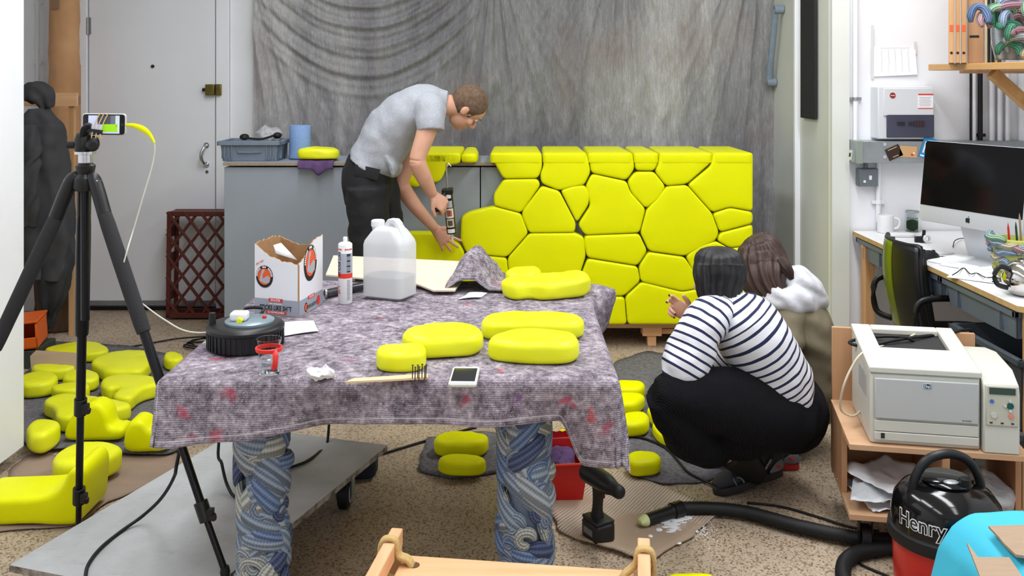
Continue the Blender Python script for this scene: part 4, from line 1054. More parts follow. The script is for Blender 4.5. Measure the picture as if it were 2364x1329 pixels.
# ---- tripod
AP = V((-1.285, 2.87, 1.235)); ALU = mat('black_anodised', (26, 26, 30), .32, .5); FOAM = mat('foam_grip', (44, 44, 46), .9, bump=.3, bsc=160)
tri = thing('camera_tripod', 'black camera tripod with foam leg grips in the left foreground', 'tripod', (-1.33, 2.88, 0))
feet = [V((-1.425, 3.13, .0)), V((-.792, 2.63, .172)), V((-1.87, 2.80, .0))]
for i, ft in enumerate(feet):
    d = (ft - AP); d0_ = d.copy(); d0_.z = 0; d0_.normalize()
    top = AP + d0_ * .035
    L = (ft - top)
    leg = MB().cyl(top + L * .38, top + L * .62, .0145, n=16); lg = leg.build('leg', ALU, tri)
    MB().loft([top + L * .08, top + L * .12, top + L * .38, top + L * .39], [.016, .0215, .021, .017], 18, sub=3).build('foam_grip' if i else 'leg_upper', FOAM if i else ALU, lg)
    MB().cyl(top + L * .60, top + L * .87, .0115, n=16).build('leg_middle', ALU, lg)
    MB().cyl(top + L * .85, ft + V((0, 0, .012)), .0095, n=14).build('leg_lower', ALU, lg)
    MB().lathe([(.012, 0), (.014, .01), (.011, .025)], 14, 0, ft).build('foot', BLKM, lg)
    for k in (.60, .85):
        p = top + L * k; c_ = MB().cyl(p - L.normalized() * .03, p + L.normalized() * .025, .0195, n=16); c_.build('leg_clamp', BLACK, lg, bevel=.002)
        c2 = MB().box(p + V((.022, -.012, 0)), (.018, .02, .03)); c2.cyl(p + V((.03, -.012, -.004)), p + V((.036, -.03, -.004)), .009, n=12); c2.build('clamp_lever', BLACK, lg, bevel=.003)
    sh = MB().loft([AP + d0_ * .015 + V((0, 0, .012)), AP + d0_ * .04, top + L * .09], [.014, .02, .0205], 14); sh.build('leg_hinge', BLACK, lg, bevel=.002)
    if i: MB().box(top + d0_ * .016 + V((0, 0, -.01)), (.018, .02, .03), Matrix.Rotation(math.atan2(d0_.y, d0_.x), 3, 'Z')).build('hinge_plate', CHROME, lg, bevel=.003)
MB().cyl(AP + V((0, 0, -.42)), AP + V((0, 0, .05)), .0125, n=16).build('centre_column', ALU, tri)
b = MB().lathe([(.03, -.03), (.036, -.02), (.034, .008), (.024, .02), (.027, .03), (.03, .045), (.022, .052), (.018, .056)], 24, 0, AP); b.build('spider', BLACK, tri, smooth=35)
MB().lathe([(.02, .054), (.02, .078), (.03, .080), (.03, .088), (.0, .089)], 24, 0, AP).build('column_collar', CHROME, tri, smooth=35)
b = MB().lathe([(.024, .088), (.027, .095), (.026, .125), (.02, .142), (0, .148)], 22, 0, AP + V((-.006, 0, 0))); b.ball(AP + V((.03, -.012, .112)), (.018, .016, .024), 14); b.cyl(AP + V((-.03, -.005, .107)), AP + V((-.05, -.008, .107)), .011)
b.build('ball_head', BLACK, tri, smooth=35)
MB().cyl(AP + V((.02, -.02, .11)), AP + V((.036, -.032, .106)), .013).build('pan_knob', BLKM, tri, bevel=.002)
b = MB().loft([AP + V((.0, -.012, .135)), AP + V((.012, -.018, .16)), AP + V((.02, -.02, .172))], [(.016, .01), (.02, .008), (.012, .006)], 12); b.box(AP + V((.03, -.016, .15)), (.055, .012, .012), Matrix.Rotation(.12, 3, 'Y')); b.build('phone_clamp', BLACK, tri, bevel=.002)
# ---- phone on the tripod
c = P(241, 287, 2.87); q = thing('smartphone', 'black smartphone held sideways on the tripod, screen showing the yellow counter', 'phone', c)
with at(c, rz=.08, ry=.015):
    with at(mat=frame_mat((0, .006, 0), (1, 0, 0), (0, 0, 1))):
        MB().pebble([(-.064, -.033), (.064, -.033), (.064, .033), (-.064, .033)], .01, .003, .01, dome=0, step=.003).build('case', mat('clear_case_grey', (196, 198, 196), .3), q, smooth=50)
        MB().pebble([(-.061, -.0305), (.061, -.0305), (.061, .0305), (-.061, .0305)], .0014, .0004, .009, (0, 0, .0098), dome=0, step=.003).build('front_glass', mat('phone_black', (12, 12, 14), .12), q, smooth=50)
        def scr(x0_, x1_, y0_, y1_, rgb, z, par, nm='screen_image'):
            return MB().add([(x0_, y0_, z), (x1_, y0_, z), (x1_, y1_, z), (x0_, y1_, z)], [(0, 1, 2, 3)]).build(nm, mat('screen_%d_%d_%d' % rgb, rgb, .2, emit=.35), par, smooth=0)
        s_ = scr(-.045, .046, -.027, .027, (196, 204, 232), .0116, q, 'screen')
        scr(-.018, .02, 0, .027, (70, 72, 82), .0119, s_); scr(.034, .046, -.02, .027, (190, 210, 216), .0119, s_); scr(.02, .034, 0, .027, (104, 108, 122), .0119, s_)
        scr(-.004, .04, -.022, .001, (150, 214, 20), .0122, s_); scr(.036, .039, -.006, -.002, (230, 60, 50), .0125, s_)
        MB().cyl((.054, 0, .0112), (.054, 0, .0117), .0042, n=18).build('home_button', mat('phone_button', (40, 40, 44), .3), q)
    b = MB()
    for dx in (-.02, -.008, .004):
        MB().tube([(dx + .01, -.0075, .035), (dx - .004, -.013, 0), (dx - .01, -.02, -.04), (dx - .006, .01, -.035)], .0016, 6).build('rubber_band', mat('rubber_band', (214, 186, 132), .7), q)
# ---- charging cable with yellow tape
pts = [P(291, 288, 2.87), P(318, 295, 2.868), P(345, 310, 2.865), P(357, 335, 2.86), P(352, 380, 2.86), P(330, 455, 2.85), P(308, 530, 2.84), P(293, 580, 2.80), P(284, 625, 2.79), P(300, 675, 2.80), P(338, 708, 2.80), P(380, 738, 2.80), P(430, 764, 2.80), P(490, 765, 2.82), V((-.797, 2.775, TT + .083))]
q = thing('charging_cable', 'thin pale charging cable with yellow tape looping from phone to cable reel', 'cable', pts[-1])
MB().tube(pts, .0023, 8, sub=6).build('cable', mat('cable_pale', (206, 204, 192), .5), q)
MB().loft([P(291, 288, 2.868), P(310, 290, 2.866), P(330, 298, 2.863), P(346, 311, 2.862), P(357, 330, 2.858)], [(.003, .004), (.006, .007), (.006, .009), (.005, .006), (.003, .003)], 10).build('yellow_tape', YEL, q)

# ---- alcove: conduit, cardboard tube, coat, orange box, dark timber
q = thing('conduit', 'thin white surface conduit beside the cardboard roll', 'pipe', P(88, 205, 6.28))
a, e = P(88, -60, 6.26), P(88, 205, 6.26)
MB().cyl(a, e, .0125, n=14).build('pipe', WHITEP, q)
for y in (8, 145): p = P(88, y, 6.27); MB().box(p, (.05, .03, .014)).build('clip', WHITEP, q, bevel=.003)
KRAFT = mat('kraft_paper', (182, 134, 92), .75, rgb2=(202, 156, 112), vsc=5, bump=.35, bsc=9)
c = P(136, 300, 6.0)
def kr(qv, u, k, n_): return qv + n_ * (.006 * fbm(qv, 7) + .004 * fbm(qv, 22))
q = thing('cardboard_roll', 'tall roll wrapped in brown kraft paper standing by the door', 'roll', (c.x, 6.0, 0))
b = MB(); b.loft([(c.x, 6.05, .02), (c.x, 6.06, .8), (c.x, 6.07, 1.6), (c.x + .005, 6.08, 2.4)], [.088, .09, .09, .088], 36, sub=24, fn=kr); b.build('wrapped_roll', KRAFT, q, smooth=180)
tp = mat('brown_tape', (142, 108, 84), .3)
for y, hh in ((232, .045), (0, .09)):
    zt = P(0, y, 6.0).z
    if y: MB().lathe([(.099, zt - hh / 2), (.099, zt + hh / 2), (.097, zt + hh / 2), (.097, zt - hh / 2)], 36, 0, (c.x, 6.068, 0), True).build('tape_band', tp, q)
    else: MB().box((c.x - .015, 5.978, zt), (.05, .004, .12)).build('tape_strip', tp, q)
c2 = P(165, 500, 6.15)
o = MB().box((c2.x, 6.19, P(0, 455, 6.15).z), (.075, .03, 1.62)).build('cardboard_offcut', KRAFT, bevel=.003); tag(o, 'tall narrow cardboard strip leaning beside the paper-wrapped roll', 'cardboard')
o.location.z = .002
c3 = P(112, 640, 5.75)
def bark(qv, u, k, n_): return qv + n_ * (.014 * fbm((qv.x * 5, qv.y * 5, qv.z * 2), 3))
o = MB().loft([(c3.x, 5.80, 0), (c3.x, 5.81, .5), (c3.x + .01, 5.83, 1.0)], [(.11, .07)] * 3, 28, sub=18, fn=bark, hint=(0, 1, 0)).build('dark_timber', mat('dark_timber', (58, 40, 30), .8, rgb2=(92, 70, 48), vsc=14, bump=.5, bsc=20, stretch=(1, 1, .3)), smooth=180)
tag(o, 'rough dark brown timber post standing behind the hanging coat', 'timber')
q = thing('hanging_coat', 'dark grey hooded coat hanging at the left behind the partition', 'coat', P(95, 700, 5.55))
COAT = mat('charcoal_fabric', (62, 62, 65), .8, var=.12, vsc=5, bump=.2, bsc=70)
dd = 5.5
def cp(x, y, d=dd): return P(x, y, d)
def cfold(qv, u, k, n_): return qv + n_ * (.016 * math.sin(k * 2 * PI * 5 + 3 * fbm((qv.x, qv.y, qv.z), 3)) * (.3 + u) + .014 * fbm(qv, 9))
MB().loft([cp(88, 250), cp(92, 300), cp(100, 380), cp(108, 480), cp(112, 580), cp(108, 640)], [(.05, .08), (.13, .09), (.14, .10), (.145, .10), (.14, .10), (.12, .09)], 40, sub=12, hint=(0, 1, 0), fn=cfold).build('coat_body', COAT, q, smooth=180)
MB().loft([cp(60, 225), cp(80, 212), cp(100, 225), cp(108, 250)], [(.05, .06), (.06, .07), (.055, .07), (.02, .03)], 24, sub=10, fn=cfold, hint=(0, 1, 0)).build('hood', COAT, q, smooth=180)
MB().loft([cp(70, 290, 5.42), cp(72, 360, 5.40), cp(66, 460, 5.40), cp(60, 520, 5.42)], [.05, .056, .05, .04], 20, sub=10, fn=cfold).build('sleeve', COAT, q, smooth=180)
MB().loft([cp(128, 540, 5.48), cp(125, 640, 5.47), cp(115, 710, 5.47), cp(107, 757, 5.47)], [(.085, .04), (.09, .045), (.05, .03), (.008, .008)], 24, sub=10, fn=cfold, hint=(0, 1, 0)).build('coat_tail', mat('dark_coat', (50, 51, 53), .85, var=.1, vsc=6), q, smooth=180)
MB().loft([cp(145, 380, 5.6), cp(152, 410, 5.6), cp(140, 440, 5.6)], [.03, .035, .02], 14, sub=8).build('collar', BLKM, q, smooth=180)
# coat hook rail
p = cp(88, 238, 5.62)
b = MB().cyl((p.x, 5.62, p.z), (p.x - .02, 5.68, p.z + .02), .006); b.box((p.x - .25, 5.69, p.z + .02), (.9, .02, .08)); b.build('hook_rail', PINE, q)
for x in (p.x - .65, p.x + .16): MB().box((x, 5.71, (p.z + .06) / 2), (.03, .03, p.z + .06)).build('rail_post', PINEZ, q)
ORG = mat('orange_plastic', (222, 96, 20), .45, var=.05)
c = G(74, 838, 0); q = thing('orange_bin', 'open orange plastic storage bin at the left beside the white partition', 'bin', (c.x, 5.15, 0))
xo, yo = P(60, 0, 5.15).x, 5.15
with at((xo, yo, .10), .25, ry=-.06):
    b = MB()
    b.box((0, 0, .006), (.17, .24, .012)); b.box((0, .115, .07), (.17, .01, .14)); b.box((-.08, 0, .07), (.01, .24, .14)); b.box((.08, 0, .065), (.01, .24, .13)); b.box((0, -.115, .03), (.17, .01, .06)); b.box((0, 0, .142), (.18, .25, .012))
    b.build('tray', ORG, q, bevel=.003)
b = MB().box((xo - .01, yo + .02, .048), (.2, .26, .092)); b.build('lower_tray', mat('dark_tray', (60, 66, 60), .5), q, bevel=.003)

# ---- coil of black cable on the floor by the table
pts = []
for k in range(40):
    a = k * .55; r = .10 + .02 * math.sin(k * 1.3); cc = G(470, 805, 0); pts.append((cc.x + .03 + r * 1.3 * math.cos(a), cc.y + .05 + r * math.sin(a), .006 + .0008 * k))
pts += [(pts[-1][0] - .15, pts[-1][1] + .05, .01), tuple(G(300, 800, .006)), tuple(G(235, 806, .006))]
o = MB().tube(pts, .0045, 7, sub=4).build('power_cable', BLKM, smooth=180); tag(o, 'loose coil of black cable on the floor behind the table corner', 'cable')
# ================================================================ white dolly board
t = NT('scuffed_white_board')
v = t.obj(); n1 = t.noise(v, 3.2, 6, .65); n2 = t.noise(t.obj((9, 26, 9), (0, 0, .4)), 2, 5, .7)
r = t.ramp(n1, [(.3, lin((164, 166, 164))), (.6, lin((190, 192, 193)))]); d = t.ramp(n2, [(.60, G0), (.72, (.5, .5, .5, 1))])
nb = t.noise(v, 2.1, 5, .6); rb_ = t.ramp(nb, [(.62, G0), (.7, (.4, .4, .4, 1))])
c = t.mix(d.outputs[0], r.outputs[0], lin((134, 130, 120))); c = t.mix(rb_.outputs[0], c, lin((148, 126, 86)))
t.l(c, t.b.inputs['Base Color']); t.b.inputs['Roughness'].default_value = .4; SCUFF = t.m
EDGE = mat('worn_edge', (190, 186, 180), .7, rgb2=(96, 78, 62), vsc=30)
HB_ = .17
A_, B_, C_, D4 = V((-1.42, 2.69, 0)), V((-.465, 3.563, 0)), V((-1.057, 3.75, 0)), V((-.828, 2.503, 0))
q = thing('dolly', 'scuffed white board on castors lying under the work table', 'dolly', (A_ + B_ + C_ + D4) / 4)
b = MB(); b.prism([(p.x, p.y) for p in (A_, D4, B_, C_)], HB_ - .02, HB_); b.mi = [1, 0] + [1] * 4
b.build('board', [SCUFF, EDGE], q, smooth=0, bevel=.001)
for i, (p, o_) in enumerate(((A_, .16), (B_, .14), (C_, .14), (D4, .16))):
    cen = (A_ + B_ + C_ + D4) / 4; p2 = p + (cen - p).normalized() * o_
    if i == 1: p2 = V((-.60, 3.42, 0))
    cs = MB().box((p2.x, p2.y, HB_ - .026), (.08, .08, .012)); cs.box((p2.x - .03, p2.y, .095), (.004, .05, .12)); cs.box((p2.x + .03, p2.y, .095), (.004, .05, .12)); c_ = cs.build('castor', STEEL, q)
    MB().loft([(p2.x - .02, p2.y, .056), (p2.x - .014, p2.y, .056), (p2.x + .014, p2.y, .056), (p2.x + .02, p2.y, .056)], [.048, .056, .056, .048], 28, sub=1, hint=(0, 0, 1)).build('wheel', BLKM, c_, smooth=40)
    MB().cyl((p2.x - .023, p2.y, .056), (p2.x + .023, p2.y, .056), .034, n=24).build('hub', mat('hub_grey', (170, 172, 172), .4), c_, bevel=.002)
o = MB().box(G(822, 1012, .17) + V((0, .06, -.12)), (.14, .1, .11)).build('dark_pouch', mat('navy_cloth', (34, 36, 46), .9), bevel=.025, seg=4, jitter=.01, jsc=12)
o.location.z = .002; tag(o, 'dark navy pouch on the floor behind the white dolly board', 'pouch')
# cables over the board
pts = [V((-.93, 2.86, .73)), P(412, 1052, 2.80), P(402, 1100, 2.84), P(372, 1150, 2.90), P(330, 1190, 2.93), G(285, 1222, .176), G(235, 1262, .176), G(205, 1300, .176), P(197, 1335, 2.62), P(190, 1420, 2.55), V((-1.16, 2.6, .008))]
o = MB().tube(pts, .0052, 8).build('power_cable', BLKM, smooth=180); tag(o, 'black cable trailing down over the left corner of the white board', 'cable')
pts = [V((-.99, 3.2, .72)), P(505, 1022, 3.2), P(512, 1070, 3.18), P(525, 1120, 3.15), G(548, 1148, .176), G(600, 1128, .176), G(655, 1086, .176), G(705, 1066, .176), P(738, 1042, 3.5), P(757, 1012, 3.6), V((-.7, 3.74, .55))]
pts[0] = V((-.93, 3.2, .70))
o = MB().tube(pts, .0052, 8).build('power_cable', BLKM, smooth=180); tag(o, 'black cable looping across the white board behind the knitted leg', 'cable')
pts = [G(880, 1048, .006), G(940, 1030, .006), G(1000, 1012, .006), G(1100, 985, .006)]
o = MB().tube(pts, .0052, 8).build('power_cable', BLKM, smooth=180); tag(o, 'straight black cable on the floor between dolly and grey felt', 'cable')

# ---- felt with two foam pieces under the table
floor_patch('felt_mat', [(985, 1015), (1100, 1000), (1180, 1010), (1175, 1085), (1120, 1100), (1040, 1104), (965, 1090)], .002, 'folded dark grey felt under the table carrying two foam pieces', DFELT, 'mat', .010, .008, seed=3)
stone('foam_cobble', [(996, 1005), (1020, 993), (1110, 990), (1135, 1000), (1120, 1018), (1100, 1022), (1010, 1022)], .06, .026, 'notched lemon foam piece at the back of the felt under the table', YEL, wob=.008, r=.022)
o = stone('foam_cobble', [(1004, 1048), (1030, 1036), (1100, 1036), (1128, 1050), (1110, 1062), (1030, 1062)], .05, .026, 'thin lemon foam piece lying at the front of the felt under the table', YEL, off=(0, 8))
# ---- right-hand felt and pieces
floor_patch('felt_mat', [(1418, 838), (1490, 812), (1600, 830), (1690, 880), (1760, 960), (1720, 1085), (1620, 1115), (1530, 1122), (1450, 1095), (1415, 1000)], .002, 'grey felt mat with foam pieces between table and crouching people', DFELT, 'mat', .006, .006, seed=5)
GR = 'foam pieces on the right-hand felt mat'
RIGHT = [([(1400, 838), (1408, 830), (1417, 838), (1418, 860), (1405, 864)], .06, 'sliver of lemon foam peeking from behind the table blanket'),
 ([(1408, 885), (1425, 873), (1480, 874), (1493, 885), (1480, 896), (1420, 896)], .06, 'lemon foam piece furthest back on the right-hand mat'),
 ([(1412, 915), (1430, 902), (1478, 902), (1492, 912), (1470, 930), (1420, 928)], .06, 'lemon foam piece touching the furthest one on the right-hand mat'),
 ([(1430, 962), (1440, 947), (1490, 946), (1503, 960), (1490, 975), (1440, 978)], .06, 'oval lemon foam piece in the middle of the right-hand mat'),
 ([(1492, 940), (1502, 930), (1520, 938), (1522, 955), (1505, 960)], .05, 'lemon foam piece half hidden behind the black trousers'),
 ([(1503, 975), (1515, 965), (1550, 985), (1575, 1005), (1560, 1012), (1520, 998)], .05, 'lemon foam piece wedged against the black trouser knee'),
 ([(1443, 1050), (1455, 1038), (1510, 1037), (1530, 1048), (1520, 1064), (1455, 1068)], .058, 'rounded lemon foam piece at the front edge of the right-hand mat'),
 ([(1282, 995), (1290, 985), (1310, 985), (1316, 1000), (1305, 1008), (1286, 1008)], .07, 'lemon foam piece standing behind the red bin')]
for pl, th, lb in RIGHT: stone('foam_cobble', pl, th, .018 if 'bin' not in lb else .002, lb, YEL, group=GR, rc=.04)
stone('foam_cobble', [(1532, 1326), (1550, 1316), (1630, 1315), (1658, 1326), (1640, 1345), (1550, 1345)], .06, .002, 'lemon foam piece on the floor cut off by the bottom of the picture', YEL, rc=.05)
pts = [G(1440, 1003, .016), G(1490, 1012, .018), G(1535, 1032, .018), G(1565, 1062, .018), G(1590, 1090, .018), G(1640, 1116, .012), G(1680, 1135, .008)]
o = MB().tube(pts, .0048, 8).build('power_cable', BLKM, smooth=180); tag(o, 'black cable winding across the right-hand felt towards the shoe', 'cable')

# ---- corrugated cardboard
t = NT('corrugated_card'); v = t.obj((1, 1, 1), (0, 0, .55))
wv = t.n('TexWave'); wv.inputs['Scale'].default_value = 26; wv.inputs['Distortion'].default_value = .6; wv.bands_direction = 'X'; t.l(v, wv.inputs['Vector'])
nm = t.noise(t.obj((1, 1, 1)), 2.0, 3); ms = t.ramp(nm, [(.46, G1), (.54, G0)])
mu = t.n('Math', operation='MULTIPLY'); t.l(wv.outputs['Fac'], mu.inputs[0]); t.l(ms.outputs[0], mu.inputs[1])
t.l(t.mix(mu.outputs[0], lin((168, 146, 124)), lin((206, 192, 174))), t.b.inputs['Base Color']); t.b.inputs['Roughness'].default_value = .85; t.bump(mu.outputs[0], .6, .006); CORR = t.m
floor_patch('corrugated_cardboard', [(1262, 1172), (1330, 1105), (1440, 1095), (1560, 1135), (1668, 1180), (1600, 1240), (1497, 1302), (1440, 1285), (1385, 1268), (1290, 1232)], .002, 'torn sheet of corrugated cardboard on the floor under the drill', CORR, 'cardboard', .006, .0, lift=.02, seed=8)
# white powder
rg = random.Random(3); b = MB()
for k in range(1600):
    u = rg.gauss(0, 1); w_ = rg.gauss(0, 1); p = G(1575 + 38 * u + 16 * w_, 1206 + 17 * w_, .009); s_ = rg.uniform(.0008, .0028) * (1 if abs(u) < 1.2 else .6)
    b.add([p + V((s_, 0, 0)), p + V((-s_ * .6, s_, 0)), p + V((-s_ * .6, -s_, 0)), p + V((0, 0, s_))], [(0, 1, 3), (1, 2, 3), (2, 0, 3)])
cp_ = G(1565, 1205, .0085)
for k in range(60):
    p = cp_ + V((rg.gauss(0, .05) , rg.gauss(-.01, .045), 0)); b.ball(p, (rg.uniform(.008, .018), rg.uniform(.006, .014), .0022), 10)
o = b.build('white_powder', mat('powder', (238, 238, 240), .95), smooth=180); tag(o, 'patch of spilled white powder on the cardboard near the hose end', 'powder', kind='stuff')
# ---- red bin with purple rag
c = V((.182, 3.56, 0)); q = thing('red_bin', 'red plastic bin with a purple rag under the table', 'bin', c)
RB = mat('red_bin', (190, 26, 22), .3, var=.06)
with at(c, rz=.12):
    b = MB(); sx, sy, sz, tp_ = .16, .25, .145, .8; t_ = .004
    for e, (ix, off) in enumerate((((1, 0, -t_)), )) if 0 else []: pass
    def ringr(s_, z, inset_=0.0): return [V((x * (sx / 2 * s_ - inset_), y * (sy / 2 * s_ - inset_), z)) for x, y in ((-1, -1), (1, -1), (1, 1), (-1, 1))]
    secs = [ringr(tp_, 0), ringr(1, sz), ringr(1.08, sz), ringr(1.08, sz + .008), ringr(1, sz + .008, t_), ringr(tp_, .006, t_)]
    vs = [p for s_ in secs for p in s_]; fs = [(i * 4 + k, i * 4 + (k + 1) % 4, (i + 1) * 4 + (k + 1) % 4, (i + 1) * 4 + k) for i in range(5) for k in range(4)] + [(3, 2, 1, 0), (20, 21, 22, 23)]
    b.add(vs, fs); b.build('bin_body', RB, q, smooth=0, bevel=.004)
    MB().ball((0, .0, .12), (.06, .09, .03), 30).build('purple_rag', PURP, q, smooth=180, jitter=.022, jsc=20)
    pts = [(-.09 + .012 * k, .128, sz + .028 + .004 * (k % 2)) for k in range(16)]
    b = MB(); b.prism([(-.09, sz - .01)] + [(.09, sz - .01)] + [(p[0], p[2]) for p in pts[::-1]], .126, .131, axis='Y'); b.build('bin_back_lip', RB, q, smooth=0)
    MB().box((.088, 0, .13), (.012, .05, .008)).build('bin_catch', BLACK, q)
# ---- cordless drill standing on its battery
c = G(1381, 1240, .012); q = thing('cordless_drill', 'black cordless drill standing on its battery under the blanket corner', 'drill', c)
with at(c, rz=.5):
    MB().pebble([(-.04, -.05), (.04, -.05), (.045, .045), (-.04, .05)], .06, .012, .02, step=.008).build('battery', BLACK, q, smooth=40)
    MB().box((0, .0, .064), (.072, .09, .012)).build('battery_shoe', mat('drill_dark', (30, 30, 34), .5), q, bevel=.004)
    MB().loft([(0, .005, .066), (0, .004, .10), (0, .0, .14), (0, -.004, .17)], [(.021, .027), (.016, .021), (.017, .022), (.021, .027)], 18, hint=(0, 1, 0)).build('grip', BLACK, q, smooth=50)
    MB().loft([(0, .08, .195), (0, .065, .196), (0, .0, .197), (0, -.05, .197), (0, -.085, .197)], [.016, .033, .034, .032, .024], 22, sub=5).build('motor_housing', BLACK, q, smooth=40)
    MB().loft([(0, -.085, .197), (0, -.1, .197), (0, -.125, .197), (0, -.135, .197)], [.024, .022, .021, .012], 20, sub=3).build('chuck', BLKM, q, smooth=40)
    MB().box((0, -.026, .155), (.012, .016, .028)).build('trigger', mat('drill_trigger', (70, 20, 18), .5), q, bevel=.003)
    MB().box((-.04, 0, .03), (.004, .05, .02)).build('battery_badge', mat('label_grey', (110, 112, 116), .5), q)

# ================================================================ timber stool in the foreground
dv = V((.132, .991, 0)); pv = V((.991, -.132, 0))
SZ = .435
bl_ = G(930, 1279, SZ); 
q = thing('rope_bench', 'pine bench with rope-bound seat plank in the foreground', 'bench', bl_)
fl = G(944, 1280, SZ); fr = G(1464, 1306, SZ)
L_ = (fr - fl).dot(pv)
pw = .34
def bp(u, w_, z): return fl + pv * u - dv * w_ + V((0, 0, z - SZ))
b = MB(); pts = [bp(-.012, 0, 0), bp(L_ + .002, 0, 0), bp(L_ + .002, pw, 0), bp(-.012, pw, 0)]
seat = MB(); seat.prism([(p.x, p.y) for p in pts[::-1]], SZ - .022, SZ); seat.build('seat_plank', PINE, q, bevel=.004, smooth=0)
ROPE = mat('sisal_rope', (196, 166, 110), .9, bump=.6, bsc=150)
for s_, uu in ((-1, -.033), (1, L_ + .022)):
    z1 = HC - ((1222 if s_ < 0 else 1245) - HY) * (bp(uu, -.01, 0).y) / F
    a, e = bp(uu, -.02, z1 - .02), bp(uu, pw + .02, z1 - .02)
    MB().bar(a, e, .028, .04).build('side_rail', PINEY, q, bevel=.003)
    for w_ in (.0, pw):
        p = bp(uu, w_, 0); MB().bar(V((p.x, p.y, 0)), V((p.x, p.y, z1 - .03)), .03, .036).build('leg', PINEZ, q, bevel=.003)
    MB().bar(bp(uu, 0, .12), bp(uu, pw, .12), .024, .03).build('stretcher', PINEY, q, bevel=.002)
    iu = uu - s_ * .055
    for w_ in (.045, pw - .05):
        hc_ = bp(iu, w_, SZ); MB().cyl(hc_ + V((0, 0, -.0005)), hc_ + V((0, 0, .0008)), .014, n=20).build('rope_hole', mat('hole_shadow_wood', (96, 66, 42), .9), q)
        for k in range(3):
            o_ = pv * 0 + dv * (.008 * (k - 1))
            r_ = MB().tube([hc_ + o_ + V((0, 0, -.01)), hc_ + o_ + V((0, 0, .012)) + pv * s_ * .012, bp(uu - s_ * .02, w_, z1 - .03) + o_, bp(uu - s_ * .012, w_, z1 + .003) + o_ * .6, bp(uu + s_ * .014, w_, z1 + .003) + o_ * .6, bp(uu + s_ * .022, w_, z1 - .02) + o_, bp(uu + s_ * .019, w_, z1 - .06) + o_, bp(uu, w_, SZ - .035) + o_, hc_ + o_ + V((0, 0, -.03))], .006, 8, sub=4)
            r_.build('rope_loop', ROPE, q, smooth=180)
# ================================================================ desk at the right
DT = .74; DKX = 1.78; DKF = 3.30
q = thing('studio_desk', 'white-topped studio desk with timber legs along the right wall', 'desk', (2.2, 4.1, 0))
LAM = mat('white_laminate', (226, 226, 228), .35, var=.02, vsc=3)
b = MB(); b.prism([(DKX, DKF + .06), (DKX + .06, DKF), (2.64, DKF), (2.64, 4.98), (DKX, 4.98)], DT - .022, DT); b.mi = [1, 0] + [1] * 5
b.build('desk_top', [LAM, mat('ply_edge', (190, 158, 104), .7, var=.1, vsc=30)], q, smooth=0, bevel=.001)
for x, y in ((DKX + .05, 4.9), (DKX + .06, DKF + .06), (2.58, 4.9), (2.58, DKF + .06)): MB().box((x, y, (DT - .024) / 2), (.05, .06, DT - .024)).build('leg', PINEZ, q, bevel=.002)
DKG = mat('slate_plastic', (112, 124, 136), .5, var=.05)
MB().box((2.2, 4.9, DT - .05), (.8, .03, .05)).build('rear_rail', PINE, q)
for y0, L in ((3.42, .56), (4.02, .56), (4.62, .34)):
    euro_crate('drawer_crate', '', (DKX + .2, y0 + L / 2, DT - .14), .34, L, .108, DKG, 0, parent=q)
DARKC = mat('dark_crate', (66, 74, 82), .55, var=.08)
euro_crate('storage_crate', 'dark grey stacking crate under the desk, lower of two beside the printer', (1.98, 3.62, .002), .36, .5, .28, DARKC, .05)
euro_crate('storage_crate', 'dark grey stacking crate under the desk, upper of two beside the printer', (1.98, 3.63, .284), .36, .5, .26, DARKC, .02)

# ---- all-in-one computer
ax = V((.40, -.916, 0)).normalized(); nf = V((-.916, -.40, 0)).normalized()
org = P(2121, 507, 4.36)
tilt = .12; upv = (V((0, 0, 1)) * math.cos(tilt) - nf * math.sin(tilt))
q = thing('desktop_computer', 'slim silver all-in-one computer with black screen on the desk', 'computer', org + ax * .264 + V((0, 0, -.1)))
ALUM = mat('silver_aluminium', (202, 205, 210), .35, .3)
with at(mat=frame_mat(org, ax, upv)):
    W2, H2 = .528, .365
    MB().pebble([(0, 0), (W2, 0), (W2, H2), (0, H2)], .012, .003, .012, (0, 0, -.012), step=.02, dome=0).build('display_body', ALUM, q, smooth=40)
    MB().prism([(.002, .072), (W2 - .002, .072), (W2 - .002, H2 - .012), (W2 - .012, H2 - .002), (.012, H2 - .002), (.002, H2 - .012)], -.001, .0012).build('screen', mat('black_glass', (5, 5, 8), .08), q, smooth=0)
    # bitten-apple mark on the chin
    ap = [(0, -.30), (.12, -.46), (.28, -.46), (.46, -.2), (.40, -.12), (.33, 0), (.33, .12), (.40, .24), (.44, .28), (.32, .38), (.16, .38), (0, .32), (-.16, .39), (-.33, .36), (-.45, .18), (-.45, -.05), (-.36, -.32), (-.22, -.47), (-.1, -.44)]
    mk_ = MB().add([(W2 / 2 + x * .026, .034 + y * .026, .0006) for x, y in ap], [tuple(range(len(ap)))]); mk_.build('maker_mark', INK, q, smooth=0)
    lf = [(0, .42), (.02, .55), (.1, .66), (.2, .7), (.2, .58), (.12, .46)]
    MB().add([(W2 / 2 + x * .026, .034 + y * .026, .0006) for x, y in lf], [tuple(range(len(lf)))]).build('maker_mark_leaf', INK, q, smooth=0)
cc = org + ax * .264 - nf * .05
st = MB(); st.prism([(-.09, -.085), (.09, -.085), (.09, .085), (-.09, .085)], 0, .006)
with at((cc.x, cc.y, DT + .001), math.atan2(ax.y, ax.x)): st.build('stand_base', ALUM, q, bevel=.002)
b = MB().bar(V((cc.x, cc.y, DT + .006)) - nf * .06, org + ax * .264 + V((0, 0, .12)) - nf * .016, .17, .006, up=tuple(nf)); b.build('stand_arm', ALUM, q)
